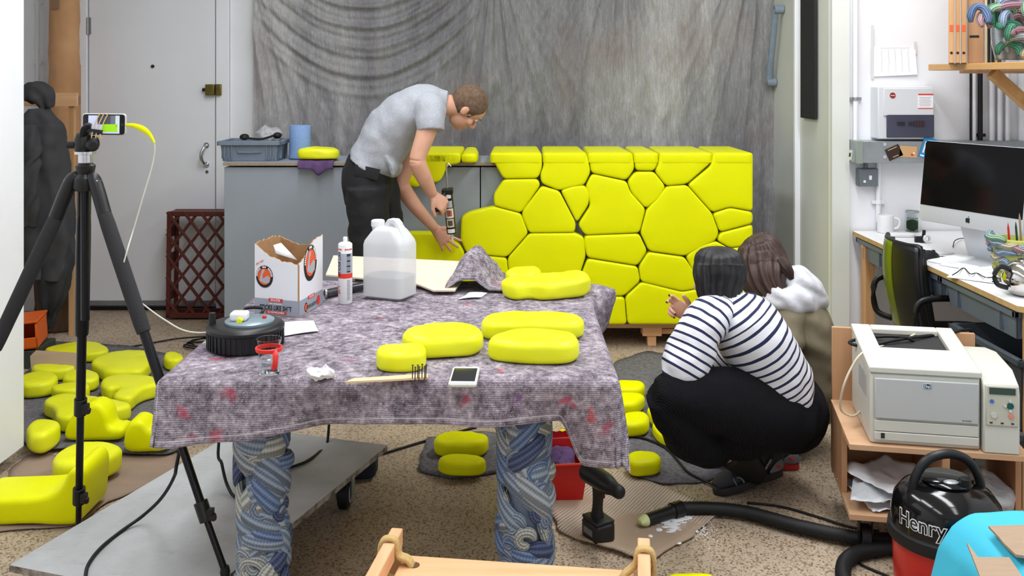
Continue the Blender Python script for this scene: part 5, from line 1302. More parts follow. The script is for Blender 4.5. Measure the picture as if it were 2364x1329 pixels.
# ---- small things on the desk
def lathe_thing(name, label, cat, px_, prof, m, part, n=30, h=DT + .001, extra=None):
    c = G(px_[0], px_[1], h); q = thing(name, label, cat, c)
    with at(c):
        MB().lathe(prof, n).build(part, m, q, smooth=50)
        if extra: extra(q)
    return q
CER = mat('white_ceramic', (234, 234, 236), .2)
def mug_x(q): MB().tube([(.040, -.005, .075), (.064, -.012, .068), (.068, -.014, .045), (.058, -.01, .025), (.040, -.005, .02)], .006, 8).build('handle', CER, q, smooth=180)
lathe_thing('mug', 'plain white mug at the back of the desk', 'mug', (2044, 536), [(.038, 0), (.041, .004), (.041, .09), (.038, .091), (.037, .008), (0, .008)], CER, 'cup', extra=mug_x)
def jar_x(q):
    MB().ball((0, 0, .035), .028, 26).build('moss_ball', mat('moss', (22, 66, 26), .95, bump=.8, bsc=120, var=.2, vsc=60), q, smooth=180, jitter=.003, jsc=60)
    MB().lathe([(.0, .0065), (.0295, .0065), (.0295, .07), (0, .07)], 28).build('water', mat('water', (235, 240, 242), .02, trans=1.0, ior=1.25), q, smooth=40)
    MB().lathe([(.031, .098), (.0345, .098), (.0345, .108), (.031, .108)], 28, closed=True).build('rim', mat('jar_rim', (150, 160, 156), .2), q)
lathe_thing('glass_jar', 'glass jar with a dark green moss ball beside the mug', 'jar', (2106, 534), [(.032, 0), (.034, .004), (.034, .098), (.032, .106), (.0305, .104), (.0315, .096), (.0315, .006), (0, .006)], GLASS, 'jar', extra=jar_x)
def keyboard(label, pa, pb, depth=.12):
    a, e = G(pa[0], pa[1], DT + .001), G(pb[0], pb[1], DT + .001); d = e - a; L = d.length; ang = math.atan2(d.y, d.x)
    q = thing('keyboard', label, 'keyboard', (a + e) / 2)
    with at(a, ang):
        MB().pebble([(0, 0), (L, 0), (L, depth), (0, depth)], .007, .002, .012, step=.012, dome=0).build('deck', WHITE, q, smooth=40)
        KM = mat('key_white', (240, 240, 242), .5); mesh_ = None; n_ = int(L / .019)
        for r_ in range(6):
            for k in range(n_):
                w_ = (L - .012) / n_
                if mesh_ is None:
                    o = MB().box((.006 + w_ * .5, .012, .0085), (w_ * .84, .014, .004)).build('key', KM, q, bevel=.001); mesh_ = o; base = o.location.copy()
                else:
                    o = mesh_.copy(); COL.objects.link(o); o.location = base + (Matrix.Rotation(ang, 3, 'Z') @ V((k * w_, r_ * (depth - .02) / 6, 0))); o.parent = q; o.matrix_parent_inverse = mesh_.matrix_parent_inverse.copy()
keyboard('white keyboard lying behind the green chair', (2078, 566), (2155, 588), .11)
keyboard('white keyboard lying below the computer screen', (2225, 606), (2290, 590), .11) if 0 else None
KB = keyboard
keyboard('second white keyboard nearer the papers on the desk', (2188, 612), (2275, 594), .10)
c = G(2142, 597, DT + .001); q = thing('computer_mouse', 'black computer mouse on the desk edge behind the chair', 'mouse', c)
with at(c, .3):
    b = MB().ball((0, 0, .004), (.058, .034, .034), 26); b.v = [V((p.x, p.y, max(p.z, 0))) for p in b.v]; b.build('shell', BLACK, q, smooth=60)
    MB().cyl((.03, -.004, .03), (.03, .004, .03), .008).build('wheel', BLKM, q)
    MB().tube([(.055, 0, .008), (.1, .0, .004), (.16, -.03, .003), (.24, -.02, .003)], .002, 6).build('cord', BLKM, q)
sheet_thing('document', [(2168, 612), (2215, 598), (2325, 604), (2290, 632)], DT + .001, 'printed white papers lying in the middle of the desk', PAPER, 'paper', curl=.002)
sheet_thing('document', [(2185, 640), (2215, 620), (2345, 626), (2330, 660)], DT + .001, 'white paper under the black wire near the teapot', PAPER, 'paper', curl=.002)
c = G(2075, 545, DT + .001); o = MB().pebble([(-.06, -.03), (.07, -.035), (.09, .02), (-.05, .03)], .016, .006, .02, (c.x, c.y, c.z), wob=.003).build('felt_pad', mat('pale_felt', (214, 214, 216), .95, bump=.5, bsc=90)); tag(o, 'pale fuzzy pad lying in front of the mug', 'pad')
c = G(2140, 553, DT + .017); q = thing('tape_roll', 'small roll of white tape standing against a black holder', 'tape', c - V((0, 0, .016)))
with at(c + V((0, 0, .004)), .2, rx=PI / 2): MB().lathe([(.012, -.006), (.019, -.006), (.019, .006), (.012, .006)], 24, closed=True).build('roll', WHITE, q)
MB().box(c + V((-.03, .01, 0)), (.05, .02, .03)).build('holder', BLACK, q, bevel=.004); MB().cyl(c + V((-.012, .012, .01)), c + V((-.008, .012, .045)), .008).build('holder_arm', BLACK, q)
for lb, pp in (('thin black wire curling across the desk in front of the screen', [(2200, 570), (2205, 555), (2225, 550), (2255, 560), (2275, 570), (2290, 562)]),
               ('tangled thin black wire lying on the papers by the teapot', [(2198, 635), (2210, 628), (2225, 618), (2240, 632), (2255, 630), (2275, 640), (2300, 640), (2312, 648), (2290, 650)])):
    o = MB().tube([G(x, y, DT + .006 + .01 * (i % 2)) for i, (x, y) in enumerate(pp)], .0022, 6).build('thin_wire', BLKM, smooth=180); tag(o, lb, 'wire')
# knitted pot with pencils
PAST = [yarn_mat('yarn_rose', (190, 150, 156), (214, 178, 182)), yarn_mat('yarn_sky', (142, 164, 192), (172, 190, 212)), yarn_mat('yarn_lime', (176, 178, 92), (200, 202, 122)), yarn_mat('yarn_mint', (140, 180, 148), (172, 206, 176)), yarn_mat('yarn_oat', (196, 186, 156), (220, 210, 184)), yarn_mat('yarn_green', (66, 140, 112), (98, 170, 140)), yarn_mat('yarn_mauve', (164, 122, 138), (190, 150, 164)), yarn_mat('yarn_denim', (92, 116, 156), (122, 146, 182)), YARN[2]]
c = V(((2345 - CX) * 3.75 / F, 3.75, DT + .001)); q = thing('knitted_pot', 'lumpy pastel knitted yarn pot holding pencils on the desk', 'pot', c)
MB().lathe([(.05, 0), (.07, .03), (.085, .1), (.092, .15), (.085, .17), (.07, .172), (.06, .1), (0, .05)], 26, 0, c).build('vessel', PAST[2], q)
rg = random.Random(9); hs_ = [.03, .06, .09, .12, .145, .165]
for i in range(26):
    z = rg.choice(hs_) + rg.uniform(-.008, .008); r = .06 + z * .25; a0 = PI + rg.uniform(-1.6, 1.8); sp = rg.uniform(.5, 1.3)
    pts = [(c.x + r * math.cos(a0 + sp * k / 4), c.y + r * math.sin(a0 + sp * k / 4), c.z + z + rg.uniform(-.004, .012)) for k in range(5)]
    m = PAST[2] if .05 < z < .07 or .1 < z < .11 else rg.choice([PAST[0], PAST[1], PAST[3], PAST[4], PAST[1]])
    MB().loft(pts, [(.006, .008)] + [(.011, .014)] * 3 + [(.006, .008)], 10, 0, (0, 0, 1), 3).build('yarn_coil', m, q, smooth=180)
for x, y, m, hh in ((-.03, -.02, mat('pencil_red', (196, 40, 30), .4), .235), (-.005, -.03, mat('pencil_green', (30, 60, 34), .4), .24), (.02, -.01, mat('ruler_wood', (150, 130, 104), .6), .27)):
    p = c + V((x, y, .09)); b = MB().cyl(p, c + V((x - .01, y, hh - .02)), .0045, n=6); b.cyl(c + V((x - .01, y, hh - .02)), c + V((x - .011, y, hh)), .0045, .0008, n=6); b.build('pencil', m, q)
# teapot
c = G(2368, 688, DT + .001); c.y += .05; c.x = (2368 - CX) * c.y / F
q = thing('teapot', 'round polished steel teapot with black handle on the desk corner', 'teapot', c)
STL = mat('polished_steel', (210, 208, 204), .08, 1.0)
MB().lathe([(.04, 0), (.06, .01), (.08, .045), (.082, .065), (.07, .1), (.045, .122), (.03, .126), (0, .127)], 36, 0, c).build('body', STL, q, smooth=180)
MB().lathe([(.032, .126), (.03, .133), (.008, .136), (.01, .15), (0, .155)], 24, 0, c).build('lid', STL, q, smooth=60)
MB().loft([c + V((-.07, -.015, .1)), c + V((-.105, -.02, .108)), c + V((-.125, -.02, .08)), c + V((-.115, -.02, .045)), c + V((-.075, -.015, .03))], [(.006, .009)] * 5, 12).build('handle', BLACK, q, smooth=180)
MB().loft([c + V((.06, .02, .05)), c + V((.1, .03, .07)), c + V((.125, .04, .11))], [.018, .013, .009], 14).build('spout', STL, q, smooth=180)

# ---- office chair
q = thing('office_chair', 'black office chair with glossy olive-green back shell at the desk', 'chair', (1.86, 4.2, 0))
OLV = mat('olive_gloss', (104, 122, 14), .25)
cy_ = 4.25; xb = (2085 - CX) * cy_ / F
def cback(u, v_):   # v up, u across (y)
    z = .50 + .41 * v_ if 0 else HC - (760 - HY) * cy_ / F + (HC - (556 - HY) * cy_ / F - (HC - (760 - HY) * cy_ / F)) * v_
    wv_ = .2 * (1 - .12 * v_ ** 4) ; y = cy_ + (u - .5) * 2 * wv_
    x = xb - .02 - .05 * math.sin(v_ * 2.6) * .6 + .05 * (abs(u - .5) * 2) ** 2 - .03 * v_ + .01
    return (x, y, z)
MB().grid(10, 18, lambda u, v_: cback(.42 + .58 * u, v_)).build('back_shell', OLV, q, solid=.008, smooth=180)
MB().grid(8, 18, lambda u, v_: cback(.42 * u, v_)).build('back_cover', BLACK, q, solid=.012, smooth=180)
def cpad(u, v_):
    p = V(cback(.03 + .94 * u, .02 + .96 * v_)); return (p.x + .028 + .012 * math.sin(PI * v_), p.y, p.z)
MB().grid(14, 18, cpad).build('back_pad', BLKM, q, solid=.03, smooth=180)
rim = [cback(0, k / 8) for k in range(9)] + [cback(k / 6, 1) for k in range(1, 7)] + [cback(1, 1 - k / 8) for k in range(1, 9)]
MB().tube([V(p) + V((.008, 0, 0)) for p in rim], .011, 8, sub=3).build('back_rim', BLACK, q, smooth=180)
zl = cback(.5, 0)[2]
MB().pebble([(xb + .02, cy_ - .21), (xb + .42, cy_ - .2), (xb + .42, cy_ + .2), (xb + .02, cy_ + .21)], .05, .02, .08, (0, 0, zl - .06)).build('seat', BLKM, q, smooth=60)
for s_ in (-1, 1):
    y = cy_ + s_ * .235; MB().loft([(xb + .03, y * .5 + cy_ * .5 + s_ * .08, zl + .0), (xb - .03, y, zl + .03), (xb - .04, y, zl + .15), (xb + .02, y, zl + .19), (xb + .2, y, zl + .19)], [(.009, .014)] * 5, 10).build('armrest', BLACK, q, smooth=180)
MB().cyl((xb + .22, cy_, .09), (xb + .22, cy_, zl - .055), .025).build('gas_column', BLACK, q)
for k in range(5):
    a = k * 2 * PI / 5 + .2; e = V((xb + .22 + .22 * math.cos(a), cy_ + .22 * math.sin(a), .065))
    lg = MB().loft([(xb + .22, cy_, .1), e], [(.022, .018), (.014, .012)], 10, sub=1).build('base_arm', BLACK, q); MB().cyl(e + V((0, -.012, -.037)), e + V((0, .012, -.037)), .026).build('castor', BLKM, lg, bevel=.003)

# ---- wall: fuse box, trunking, switch, conduits, paper
ZW = 4.995
def onw(x, y, d=ZW): return P(x, y, d)
a, e = onw(2010, 318), onw(2136, 199); wc = (a + e) / 2; W2, H2 = e.x - a.x, e.z - a.z
q = thing('fuse_box', 'white consumer unit with dark tinted window on the wall', 'fuse box', wc)
FB = mat('fuse_box_white', (212, 215, 220), .4)
MB().box((wc.x, ZW - .05, wc.z), (W2, .1, H2)).build('enclosure', FB, q, bevel=.006, seg=3)
MB().box((wc.x + .012, ZW - .104, wc.z + .055), (W2 - .03, .01, H2 * .52)).build('cover', FB, q, bevel=.003)
w_ = MB().box((wc.x + .02, ZW - .106, wc.z - .068), (W2 - .045, .016, H2 * .43)).build('tinted_window', mat('tinted_plastic', (64, 66, 84), .15), q, bevel=.003)
for k in range(10):
    if k == 3: continue
    MB().box((wc.x - .045 + k * .0145, ZW - .115, wc.z - .055), (.011, .006, .02 if k < 6 else .03)).build('breaker', mat('breaker_dark', (38, 38, 46) if k < 6 else (46, 36, 40), .5) if k < 6 else mat('breaker_red', (58, 36, 42), .5), w_)
d_ = MB().cyl((wc.x - W2 * .25, ZW - .1085, wc.z + H2 * .33), (wc.x - W2 * .25, ZW - .111, wc.z + H2 * .33), .015, n=28).build('maker_disc', mat('disc_red', (150, 40, 38), .4), q)
with at(mat=frame_mat((wc.x - W2 * .25, ZW - .1115, wc.z + H2 * .33), (1, 0, 0), (0, 0, 1))): [MB().box((-.009 + .0045 * k, 0, .0002), (.0035, .0035, .0004)).build('printed_mark', PAPER, d_) for k in range(5)]
lb = MB().box((wc.x + W2 * .34, ZW - .1095, wc.z + H2 * .22), (.078, .001, .075)).build('test_label', PAPER, q)
for zz_, hh in ((.107, .007), (.036, .004)): MB().box((wc.x + W2 * .34, ZW - .1105, wc.z + H2 * .22 - .072 + zz_), (.078, .001, hh)).build('label_band', RI, lb)
with at(mat=frame_mat((wc.x + W2 * .34, ZW - .1108, wc.z + H2 * .22 + .02), (1, 0, 0), (0, 0, 1))):
    for k in range(6): MB().box((-.004, .0 - .0085 * k, .0004), (.062 - .008 * (k % 2), .0016, .0004)).build('printed_mark', mat('ink_grey', (170, 164, 164), .7), lb)
a, e = onw(1958, 372), onw(2420, 323); q = thing('cable_trunking', 'galvanised steel cable trunking below the fuse box', 'trunking', a)
MB().box(((a.x + e.x) / 2, ZW - .05, (a.z + e.z) / 2), (e.x - a.x, .1, e.z - a.z)).build('trunk_body', STEEL, q, bevel=.002)
MB().box((a.x + .02, ZW - .055, (a.z + e.z) / 2), (.035, .112, e.z - a.z + .006)).build('end_cap', mat('end_cap_grey', (140, 150, 140), .5), q, bevel=.002)
for x, y in ((2042, 333), (2042, 362)): p = onw(x, y, ZW - .1); MB().cyl(p, p + V((0, -.004, 0)), .009, n=18).build('trunk_screw', CHROME, q)
def card(name, lab, cen, sx, sz, ang, m, parts=()):
    c = onw(*cen, ZW - .104); q = thing(name, lab, 'card', c)
    with at(mat=frame_mat(c, (math.cos(ang), 0, math.sin(ang)), (-math.sin(ang), 0, math.cos(ang)))):
        o = MB().box((0, 0, 0), (sx, sz, .001)).build('card_face', m, q)
        for (x, y, w1, h1, mm) in parts: MB().box((x, y, .0008), (w1, h1, .0006)).build('print', mm, o)
BRN = mat('dark_brown_card', (52, 36, 28), .6); TANC = mat('tan_card', (206, 164, 116), .7)
card('business_card', 'dark brown card stuck on the steel trunking', (2064, 352), .075, .062, .42, BRN, ((0, .022, .05, .004, TANC), (0, -.02, .03, .004, TANC)))
card('business_card', 'tan card with a small red flower stuck over the brown one', (2097, 350), .088, .058, -.05, TANC, ((.02, -.015, .014, .01, RI), (.028, -.006, .008, .008, PAPER)))
card('ticket', 'small pale ticket tucked at the left end of the trunking', (1962, 357), .022, .05, -.15, mat('pale_ticket', (206, 206, 186), .7), ((0, 0, .01, .02, mat('navy_ink', (60, 60, 90), .7)),))
BLUC = mat('blue_leaflet', (40, 140, 200), .5)
card('leaflet', 'bright blue leaflet sticking out behind the computer', (2143, 342), .07, .11, -.3, BLUC, ((-.02, .0, .008, .06, PAPER), (-.02, -.045, .02, .008, PAPER)))
a, e = onw(1975, 428), onw(2020, 387); q = thing('switch_box', 'grey metal fused switch box below the trunking', 'switch', a)
SW = mat('switch_grey', (112, 120, 126), .4, .3); sc_ = (a + e) / 2
MB().box((sc_.x, ZW - .022, sc_.z), (e.x - a.x, .044, e.z - a.z)).build('box_body', SW, q, bevel=.005); MB().box((sc_.x, ZW - .047, sc_.z), ((e.x - a.x) * .96, .006, (e.z - a.z) * .96)).build('face_plate', SW, q, bevel=.002)
MB().box((sc_.x + .008, ZW - .052, sc_.z), (.014, .006, .022)).build('rocker', WHITE, q, bevel=.001); p = V((sc_.x - .022, ZW - .05, sc_.z - .02)); MB().cyl(p, p + V((0, -.003, 0)), .007).build('fuse_cap', WHITE, q)
MB().cyl((sc_.x - .005, ZW - .02, e.z - .002), (sc_.x - .005, ZW - .02, onw(0, 372).z + .01), .01).build('stub_conduit', SW, q)
def conduit(lab, x, y0, y1, r, clips=(), m=WHITEP, d=ZW - .018, writing=None):
    a, e = onw(x, y0, d), onw(x, y1, d); q = thing('conduit', lab, 'pipe', e); MB().cyl(a, e, r, n=16).build('pipe', m, q)
    for y in clips:
        p = onw(x, y, d); c_ = MB().box(p + V((0, .008, 0)), (r * 5, .012, .016)); c_.cyl(p + V((0, 0, -.009)), p + V((0, 0, .009)), r + .003); c_.build('saddle_clip', STEEL if y == 228 else m, q, bevel=.002)
conduit('white conduit running down from the ceiling to the trunking', 1975, -300, 330, .013, (228,))
conduit('white conduit dropping from the trunking to behind the mug', 2028, 372, 512, .013, (467,))
conduit('thin grey cable pipe beside the conduit above the mug', 2024, 372, 480, .006, m=STEEL, d=ZW - .03) if 0 else None
for x, r, m, l in ((2241, .006, BLKM, 'thin black cable left of the pair under the shelf'), (2249, .010, WHITEP, 'white cable between the black cables under the shelf'), (2263, .012, BLKM, 'thick black cable under the shelf'), (2290, .013, WHITEP, 'white vertical pipe first right of the black cables'), (2308, .013, WHITEP, 'white vertical pipe second right of the black cables'), (2326, .013, WHITEP, 'white vertical pipe third right of the black cables')):
    conduit(l, x, -200, 328, r, (312,) if r == .012 else (), m)
pa = [onw(2014, 177, ZW - .003), onw(2118, 172, ZW - .012), onw(2112, 105, ZW - .004), onw(2016, 108, ZW - .003)]
q = thing('wall_notice', 'handwritten white paper taped to the wall above the fuse box', 'notice', pa[0])
MB().add(pa, [(0, 1, 2, 3)]).build('sheet', PAPER, q, solid=.001, smooth=0)
b = MB()
PENC = mat('pencil_grey', (176, 176, 182), .8); rg = random.Random(2)
for k in range(5):
    u = .2 + .155 * k; pts = []
    for j in range(26): pts.append(pa[0].lerp(pa[1], u).lerp(pa[3].lerp(pa[2], u), .1 + .8 * j / 25) + V((rg.uniform(-.004, .004), -.004, 0)))
    MB().tube(pts, .0005, 4, sub=1).build('pencil_line', PENC, q)
pts = [pa[3].lerp(pa[2], .15 + .7 * j / 25) + V((0, -.004, -.008 + rg.uniform(-.003, .003))) for j in range(26)]; MB().tube(pts, .0005, 4, sub=1).build('pencil_line', PENC, q)
TAPE = mat('clear_tape', (214, 214, 212), .3)
for x, y0, y1 in ((2014, 58, 182), (2113, 96, 125)): p0, p1 = onw(x, y0, ZW - .004), onw(x, y1, ZW - .006); MB().box((p0 + p1) / 2, (.014, .001, p0.z - p1.z)).build('tape_strip', TAPE, q)

# ---- shelf
SHZ = 1.577
q = thing('wall_shelf', 'pine wall shelf on timber brackets at the top right', 'shelf', (2.4, 4.2, SHZ))
MB().box((2.385, 4.08, SHZ + .016), (.525, 1.56, .032)).build('shelf_board', SHELFW, q, bevel=.003)
for y in (4.35, 3.6):
    MB().bar((2.19, y, SHZ - .012), (2.62, y, SHZ - .40), .05, .045, up=(0, 1, 0)).build('brace', SHELFW, q, bevel=.002)
    MB().box((2.625, y + (.0), SHZ - .25), (.045, .05, .5)).build('upright', PINEZ, q, bevel=.002)
MB().box((2.45, 4.82, SHZ - .008), (.36, .03, .014)).build('ledger', PINE, q)
for i, (x0_, x1_, dep, m, hh, lb) in enumerate(((2189, 2204, .3, PINEZ, .62, 'leftmost pine stretcher frame standing on the shelf'), (2205, 2217, .3, PINEZ, .64, 'second pine stretcher frame on the shelf'), (2218, 2232, .3, PINEZ, .63, 'third pine stretcher frame on the shelf, with red tape'), (2233, 2271, .28, PLYZ, .66, 'plywood board with a slot hole standing on the shelf'))):
    d = 4.45; xa, xb_ = (x0_ - CX) * d / F, (x1_ - CX) * d / F; z0 = SHZ + .033
    qq = thing('stretcher_frame' if i < 3 else 'plywood_board', lb, 'frame' if i < 3 else 'board', ((xa + xb_) / 2, d, z0), group='frames on the shelf' if i < 3 else None)
    xm = (xa + xb_) / 2; w1 = (xb_ - xa) * math.cos(.44) - .002
    with at((xm, d, 0), -math.atan2(xm, d)):
        MB().box((0, dep / 2, z0 + hh / 2), (w1, dep, hh)).build('frame_board', m, qq, bevel=.002)
        if i < 3:
            MB().box((0, -.001, P(0, 65, d).z), (w1 * .6, .002, .03)).build('red_tape', mat('neon_tape', (244, 96, 50), .5), qq)
            c_ = V((0, 0, P(0, 122, d).z)); MB().cyl(c_, c_ + V((0, -.002, 0)), .006).build('screw_hole', BLKM, qq)
        else: MB().box((-.005, -.001, P(0, 84, d).z), (.04, .003, .01)).build('slot_hole', BLKM, qq)
for x0_, x1_, m, lb in ((2274, 2279, mat('cream_board', (214, 190, 140), .7), 'thin cream board edge on the shelf'), (2280, 2287, BLACK, 'thin black folder on the shelf'), (2288, 2296, mat('navy_folder', (28, 30, 44), .5), 'navy folder on the shelf'), (2297, 2302, mat('yellow_folder', (236, 214, 20), .5), 'thin yellow folder on the shelf'), (2303, 2312, mat('grey_folder', (92, 92, 94), .6), 'grey folder on the shelf')):
    d = 4.42; xa, xb_ = (x0_ - CX) * d / F, (x1_ - CX) * d / F
    xm = (xa + xb_) / 2
    with at((xm, d, 0), -math.atan2(xm, d)): o = MB().box((0, .13, SHZ + .034 + .31), ((xb_ - xa) * .88, .26, .62)).build('folder', m, bevel=.001)
    tag(o, lb, 'folder', 'thin folders on the shelf')
# yarn bundle
c = P(2330, 85, 4.28); q = thing('yarn_bundle', 'pastel bundle of looped knitted yarn hanging over the shelf folders', 'yarn', (c.x, 4.27, SHZ + .035))
loops = [(2262, 40, 14, 26, 7), (2278, 52, 12, 20, 0), (2292, 45, 16, 30, 5), (2310, 55, 14, 24, 1), (2300, 25, 26, 8, 3), (2330, 22, 30, 10, 6), (2340, 45, 22, 20, 6), (2355, 60, 20, 24, 0), (2330, 62, 28, 10, 5), (2345, 78, 26, 9, 6), (2316, 85, 6, 22, 5), (2340, 95, 26, 10, 8), (2325, 118, 16, 18, 5), (2350, 112, 20, 20, 8), (2345, 8, 30, 8, 7), (2365, 30, 14, 30, 3), (2360, 130, 16, 14, 4), (2318, 8, 20, 8, 1)]
rg = random.Random(4)
for i, (x, y, rx_, ry_, m) in enumerate(loops):
    d = 4.22 + rg.uniform(-.03, .05); cc = P(x, y, d); k_ = d / F
    pts = [cc + V((rx_ * k_ * math.cos(a), .05 * math.sin(a * .5 + i) - .02, ry_ * k_ * math.sin(a))) for a in [PI * (1.15 - 1.35 * j / 7) + rg.uniform(-.06, .06) for j in range(8)]]
    MB().loft(pts, [(.008, .01)] + [(.016, .02)] * 6 + [(.008, .01)], 12, 0, (0, 1, 0), 4).build('yarn_loop', PAST[m], q, smooth=180)
MB().loft([P(2335, 138, 4.34), P(2335, 90, 4.34), P(2335, 20, 4.34)], [(.07, .05), (.09, .06), (.09, .05)], 20, hint=(0, 1, 0)).build('yarn_core', PAST[8], q, smooth=180)

# ================================================================ plywood printer stand
ang = -.19; fo = V((1.08, 3.05, 0)); SW_, SD = .535, .43; SZT = .372
q = thing('printer_stand', 'low plywood printer stand with two shelves', 'stand', fo)
with at(fo, ang):
    MB().box((SW_ / 2, SD / 2, SZT - .009), (SW_, SD, .018)).build('upper_shelf', PLY, q, bevel=.001)
    MB().box((SW_ / 2, SD / 2, .139), (SW_, SD, .018)).build('lower_shelf', PLY, q, bevel=.001)
    MB().box((SW_ / 2 - .02, SD + .009, .37), (SW_ - .05, .018, .53)).build('back_panel', PLYZ, q, bevel=.001)
    MB().box((.009, SD / 2 + .08, .255), (.018, SD - .17, .214)).build('side_panel', PLYZ, q, bevel=.001); MB().box((SW_ - .009, SD / 2 + .04, .255), (.018, SD - .09, .214)).build('side_panel', PLYZ, q, bevel=.001)
    MB().box((.29, SD / 2, .255), (.022, SD, .214)).build('divider', PLYZ, q, bevel=.001)
    for x in (.06, SW_ - .06):
        for y in (.07, SD - .06):
            c_ = MB().box((x, y, .124), (.05, .05, .012)); c_.box((x - .02, y, .08), (.004, .035, .085)); c_.box((x + .02, y, .08), (.004, .035, .085)); cc_ = c_.build('castor', BLACK, q)
            MB().cyl((x - .014, y, .045), (x + .014, y, .045), .044, n=22).build('wheel', BLKM, cc_, bevel=.004)
# printer
PB = mat('printer_beige', (206, 204, 194), .5, var=.015); PB2 = mat('printer_grey', (186, 187, 186), .5); PD = mat('printer_dark', (40, 40, 42), .6)
pq = thing('laser_printer', 'beige laser printer with control panel on the plywood stand', 'printer', fo + V((.1, .1, SZT)))
with at(fo + V((0, 0, SZT + .001)), ang):
    x0, y0, W2, D2, H2 = .066, .022, .33, .36, .225
    b = MB(); b.add([(x0, y0, 0), (x0 + W2, y0, 0), (x0 + W2, y0 + D2, 0), (x0, y0 + D2, 0), (x0, y0, H2), (x0 + W2, y0, H2), (x0 + W2, y0 + D2, H2 + .045), (x0, y0 + D2, H2 + .045)], [(3, 2, 1, 0), (4, 5, 6, 7), (0, 1, 5, 4), (1, 2, 6, 5), (2, 3, 7, 6), (3, 0, 4, 7)]); b.build('chassis', PB, pq, bevel=.008, seg=3)
    # top cover with recessed output tray
    b = MB(); zt = lambda y: H2 + .045 * y / D2 + .002
    def quad(xa, xb_, ya, yb, h): b.add([(x0 + xa, y0 + ya, zt(ya)), (x0 + xb_, y0 + ya, zt(ya)), (x0 + xb_, y0 + yb, zt(yb)), (x0 + xa, y0 + yb, zt(yb)), (x0 + xa, y0 + ya, zt(ya) + h), (x0 + xb_, y0 + ya, zt(ya) + h), (x0 + xb_, y0 + yb, zt(yb) + h), (x0 + xa, y0 + yb, zt(yb) + h)], [(3, 2, 1, 0), (4, 5, 6, 7), (0, 1, 5, 4), (1, 2, 6, 5), (2, 3, 7, 6), (3, 0, 4, 7)])
    quad(-.004, W2 + .004, -.006, .16, .02); quad(-.004, .06, .16, D2, .02); quad(W2 - .05, W2 + .004, .16, D2, .02); quad(.06, W2 - .05, .32, D2, .02)
    b.build('top_cover', PB, pq, bevel=.004)
    b = MB(); b.add([(x0 + .06, y0 + .16, zt(.16) + .001), (x0 + W2 - .05, y0 + .16, zt(.16) + .001), (x0 + W2 - .05, y0 + .32, zt(.32) + .001), (x0 + .06, y0 + .32, zt(.32) + .001)], [(0, 1, 2, 3)]); b.build('output_slot', PD, pq, smooth=0)
    MB().box((x0 + .01 + (W2 - .014) / 2, y0 - .006, .148), (W2 - .02, .012, .128)).build('front_door', PB2, pq, bevel=.003)
    MB().box((x0 + .01 + (W2 - .014) / 2, y0 - .004, .06), (W2 - .02, .01, .034)).build('tray_strip', PB, pq, bevel=.002)
    MB().box((x0 + .01 + (W2 - .014) / 2, y0 - .005, .028), (W2 - .02, .012, .026)).build('paper_tray', PB, pq, bevel=.002)
    MB().box((x0 + .037, y0 - .012, .03), (.011, .003, .016)).build('tray_level_mark', PD, pq)
    lg = MB().box((x0 + W2 * .52, y0 - .0125, .196), (.026, .002, .017)).build('maker_badge', mat('badge_silver_plate', (170, 174, 182), .3, .3), pq, bevel=.001)
    MB().cyl((x0 + W2 * .52, y0 - .0132, .195), (x0 + W2 * .52, y0 - .0142, .195), .0072, n=22).build('badge_disc', mat('badge_navy', (44, 48, 76), .3), lg)
    with at(mat=frame_mat((x0 + W2 * .52, y0 - .0146, .195), (1, 0, 0), (0, 0, 1))): text_mb('hp', .012, .0002, .0002).build('lettering', PAPER, lg, smooth=0)
    with at(mat=frame_mat((x0 + W2 * .87, y0 - .0128, .094), (1, 0, 0), (0, 0, 1))): text_mb('hp LaserJet', .006, .0002).build('lettering', PD, pq, smooth=0)
    # right-hand control column
    cx0 = x0 + W2 + .004; cw = .105
    b = MB(); b.prism([(y0 - .02, 0), (y0 + D2 - .02, 0), (y0 + D2 - .02, H2 + .01), (y0 + D2 * .6, H2 + .03), (y0 + .05, H2 + .02), (y0 - .012, H2 - .012), (y0 - .02, H2 - .04)], cx0, cx0 + cw, axis='X'); b.build('control_column', PB, pq, smooth=30, bevel=.004)
    cp_ = MB().box((cx0 + cw / 2, y0 - .022, .15), (cw * .9, .006, .125)).build('control_panel', mat('panel_beige', (196, 192, 176), .5), pq, bevel=.004)
    MB().box((cx0 + cw / 2, y0 - .026, .197), (cw * .72, .003, .02)).build('display', mat('lcd_green', (66, 74, 62), .2), cp_)
    for x, z_, r_, m in ((.022, .165, .006, mat('button_blue', (70, 110, 190), .4)), (.075, .153, .010, mat('button_teal', (30, 84, 84), .4)), (.075, .168, .005, PB), (.075, .138, .005, PB), (.06, .153, .005, PB), (.028, .122, .009, PB), (.078, .122, .008, mat('button_salmon', (226, 140, 120), .5))):
        p = V((cx0 + x, y0 - .026, z_)); MB().cyl(p, p + V((0, -.003, 0)), r_, n=18).build('button', m, cp_)
    for x in (.02, .052, .082): MB().box((cx0 + x, y0 - .026, .098), (.008, .002, .004)).build('indicator', PD, cp_)
    for k in range(14): MB().box((x0 - .002, y0 + .06 + .01 * k, .165), (.004, .004, .07)).build('side_vent', PB2, pq)
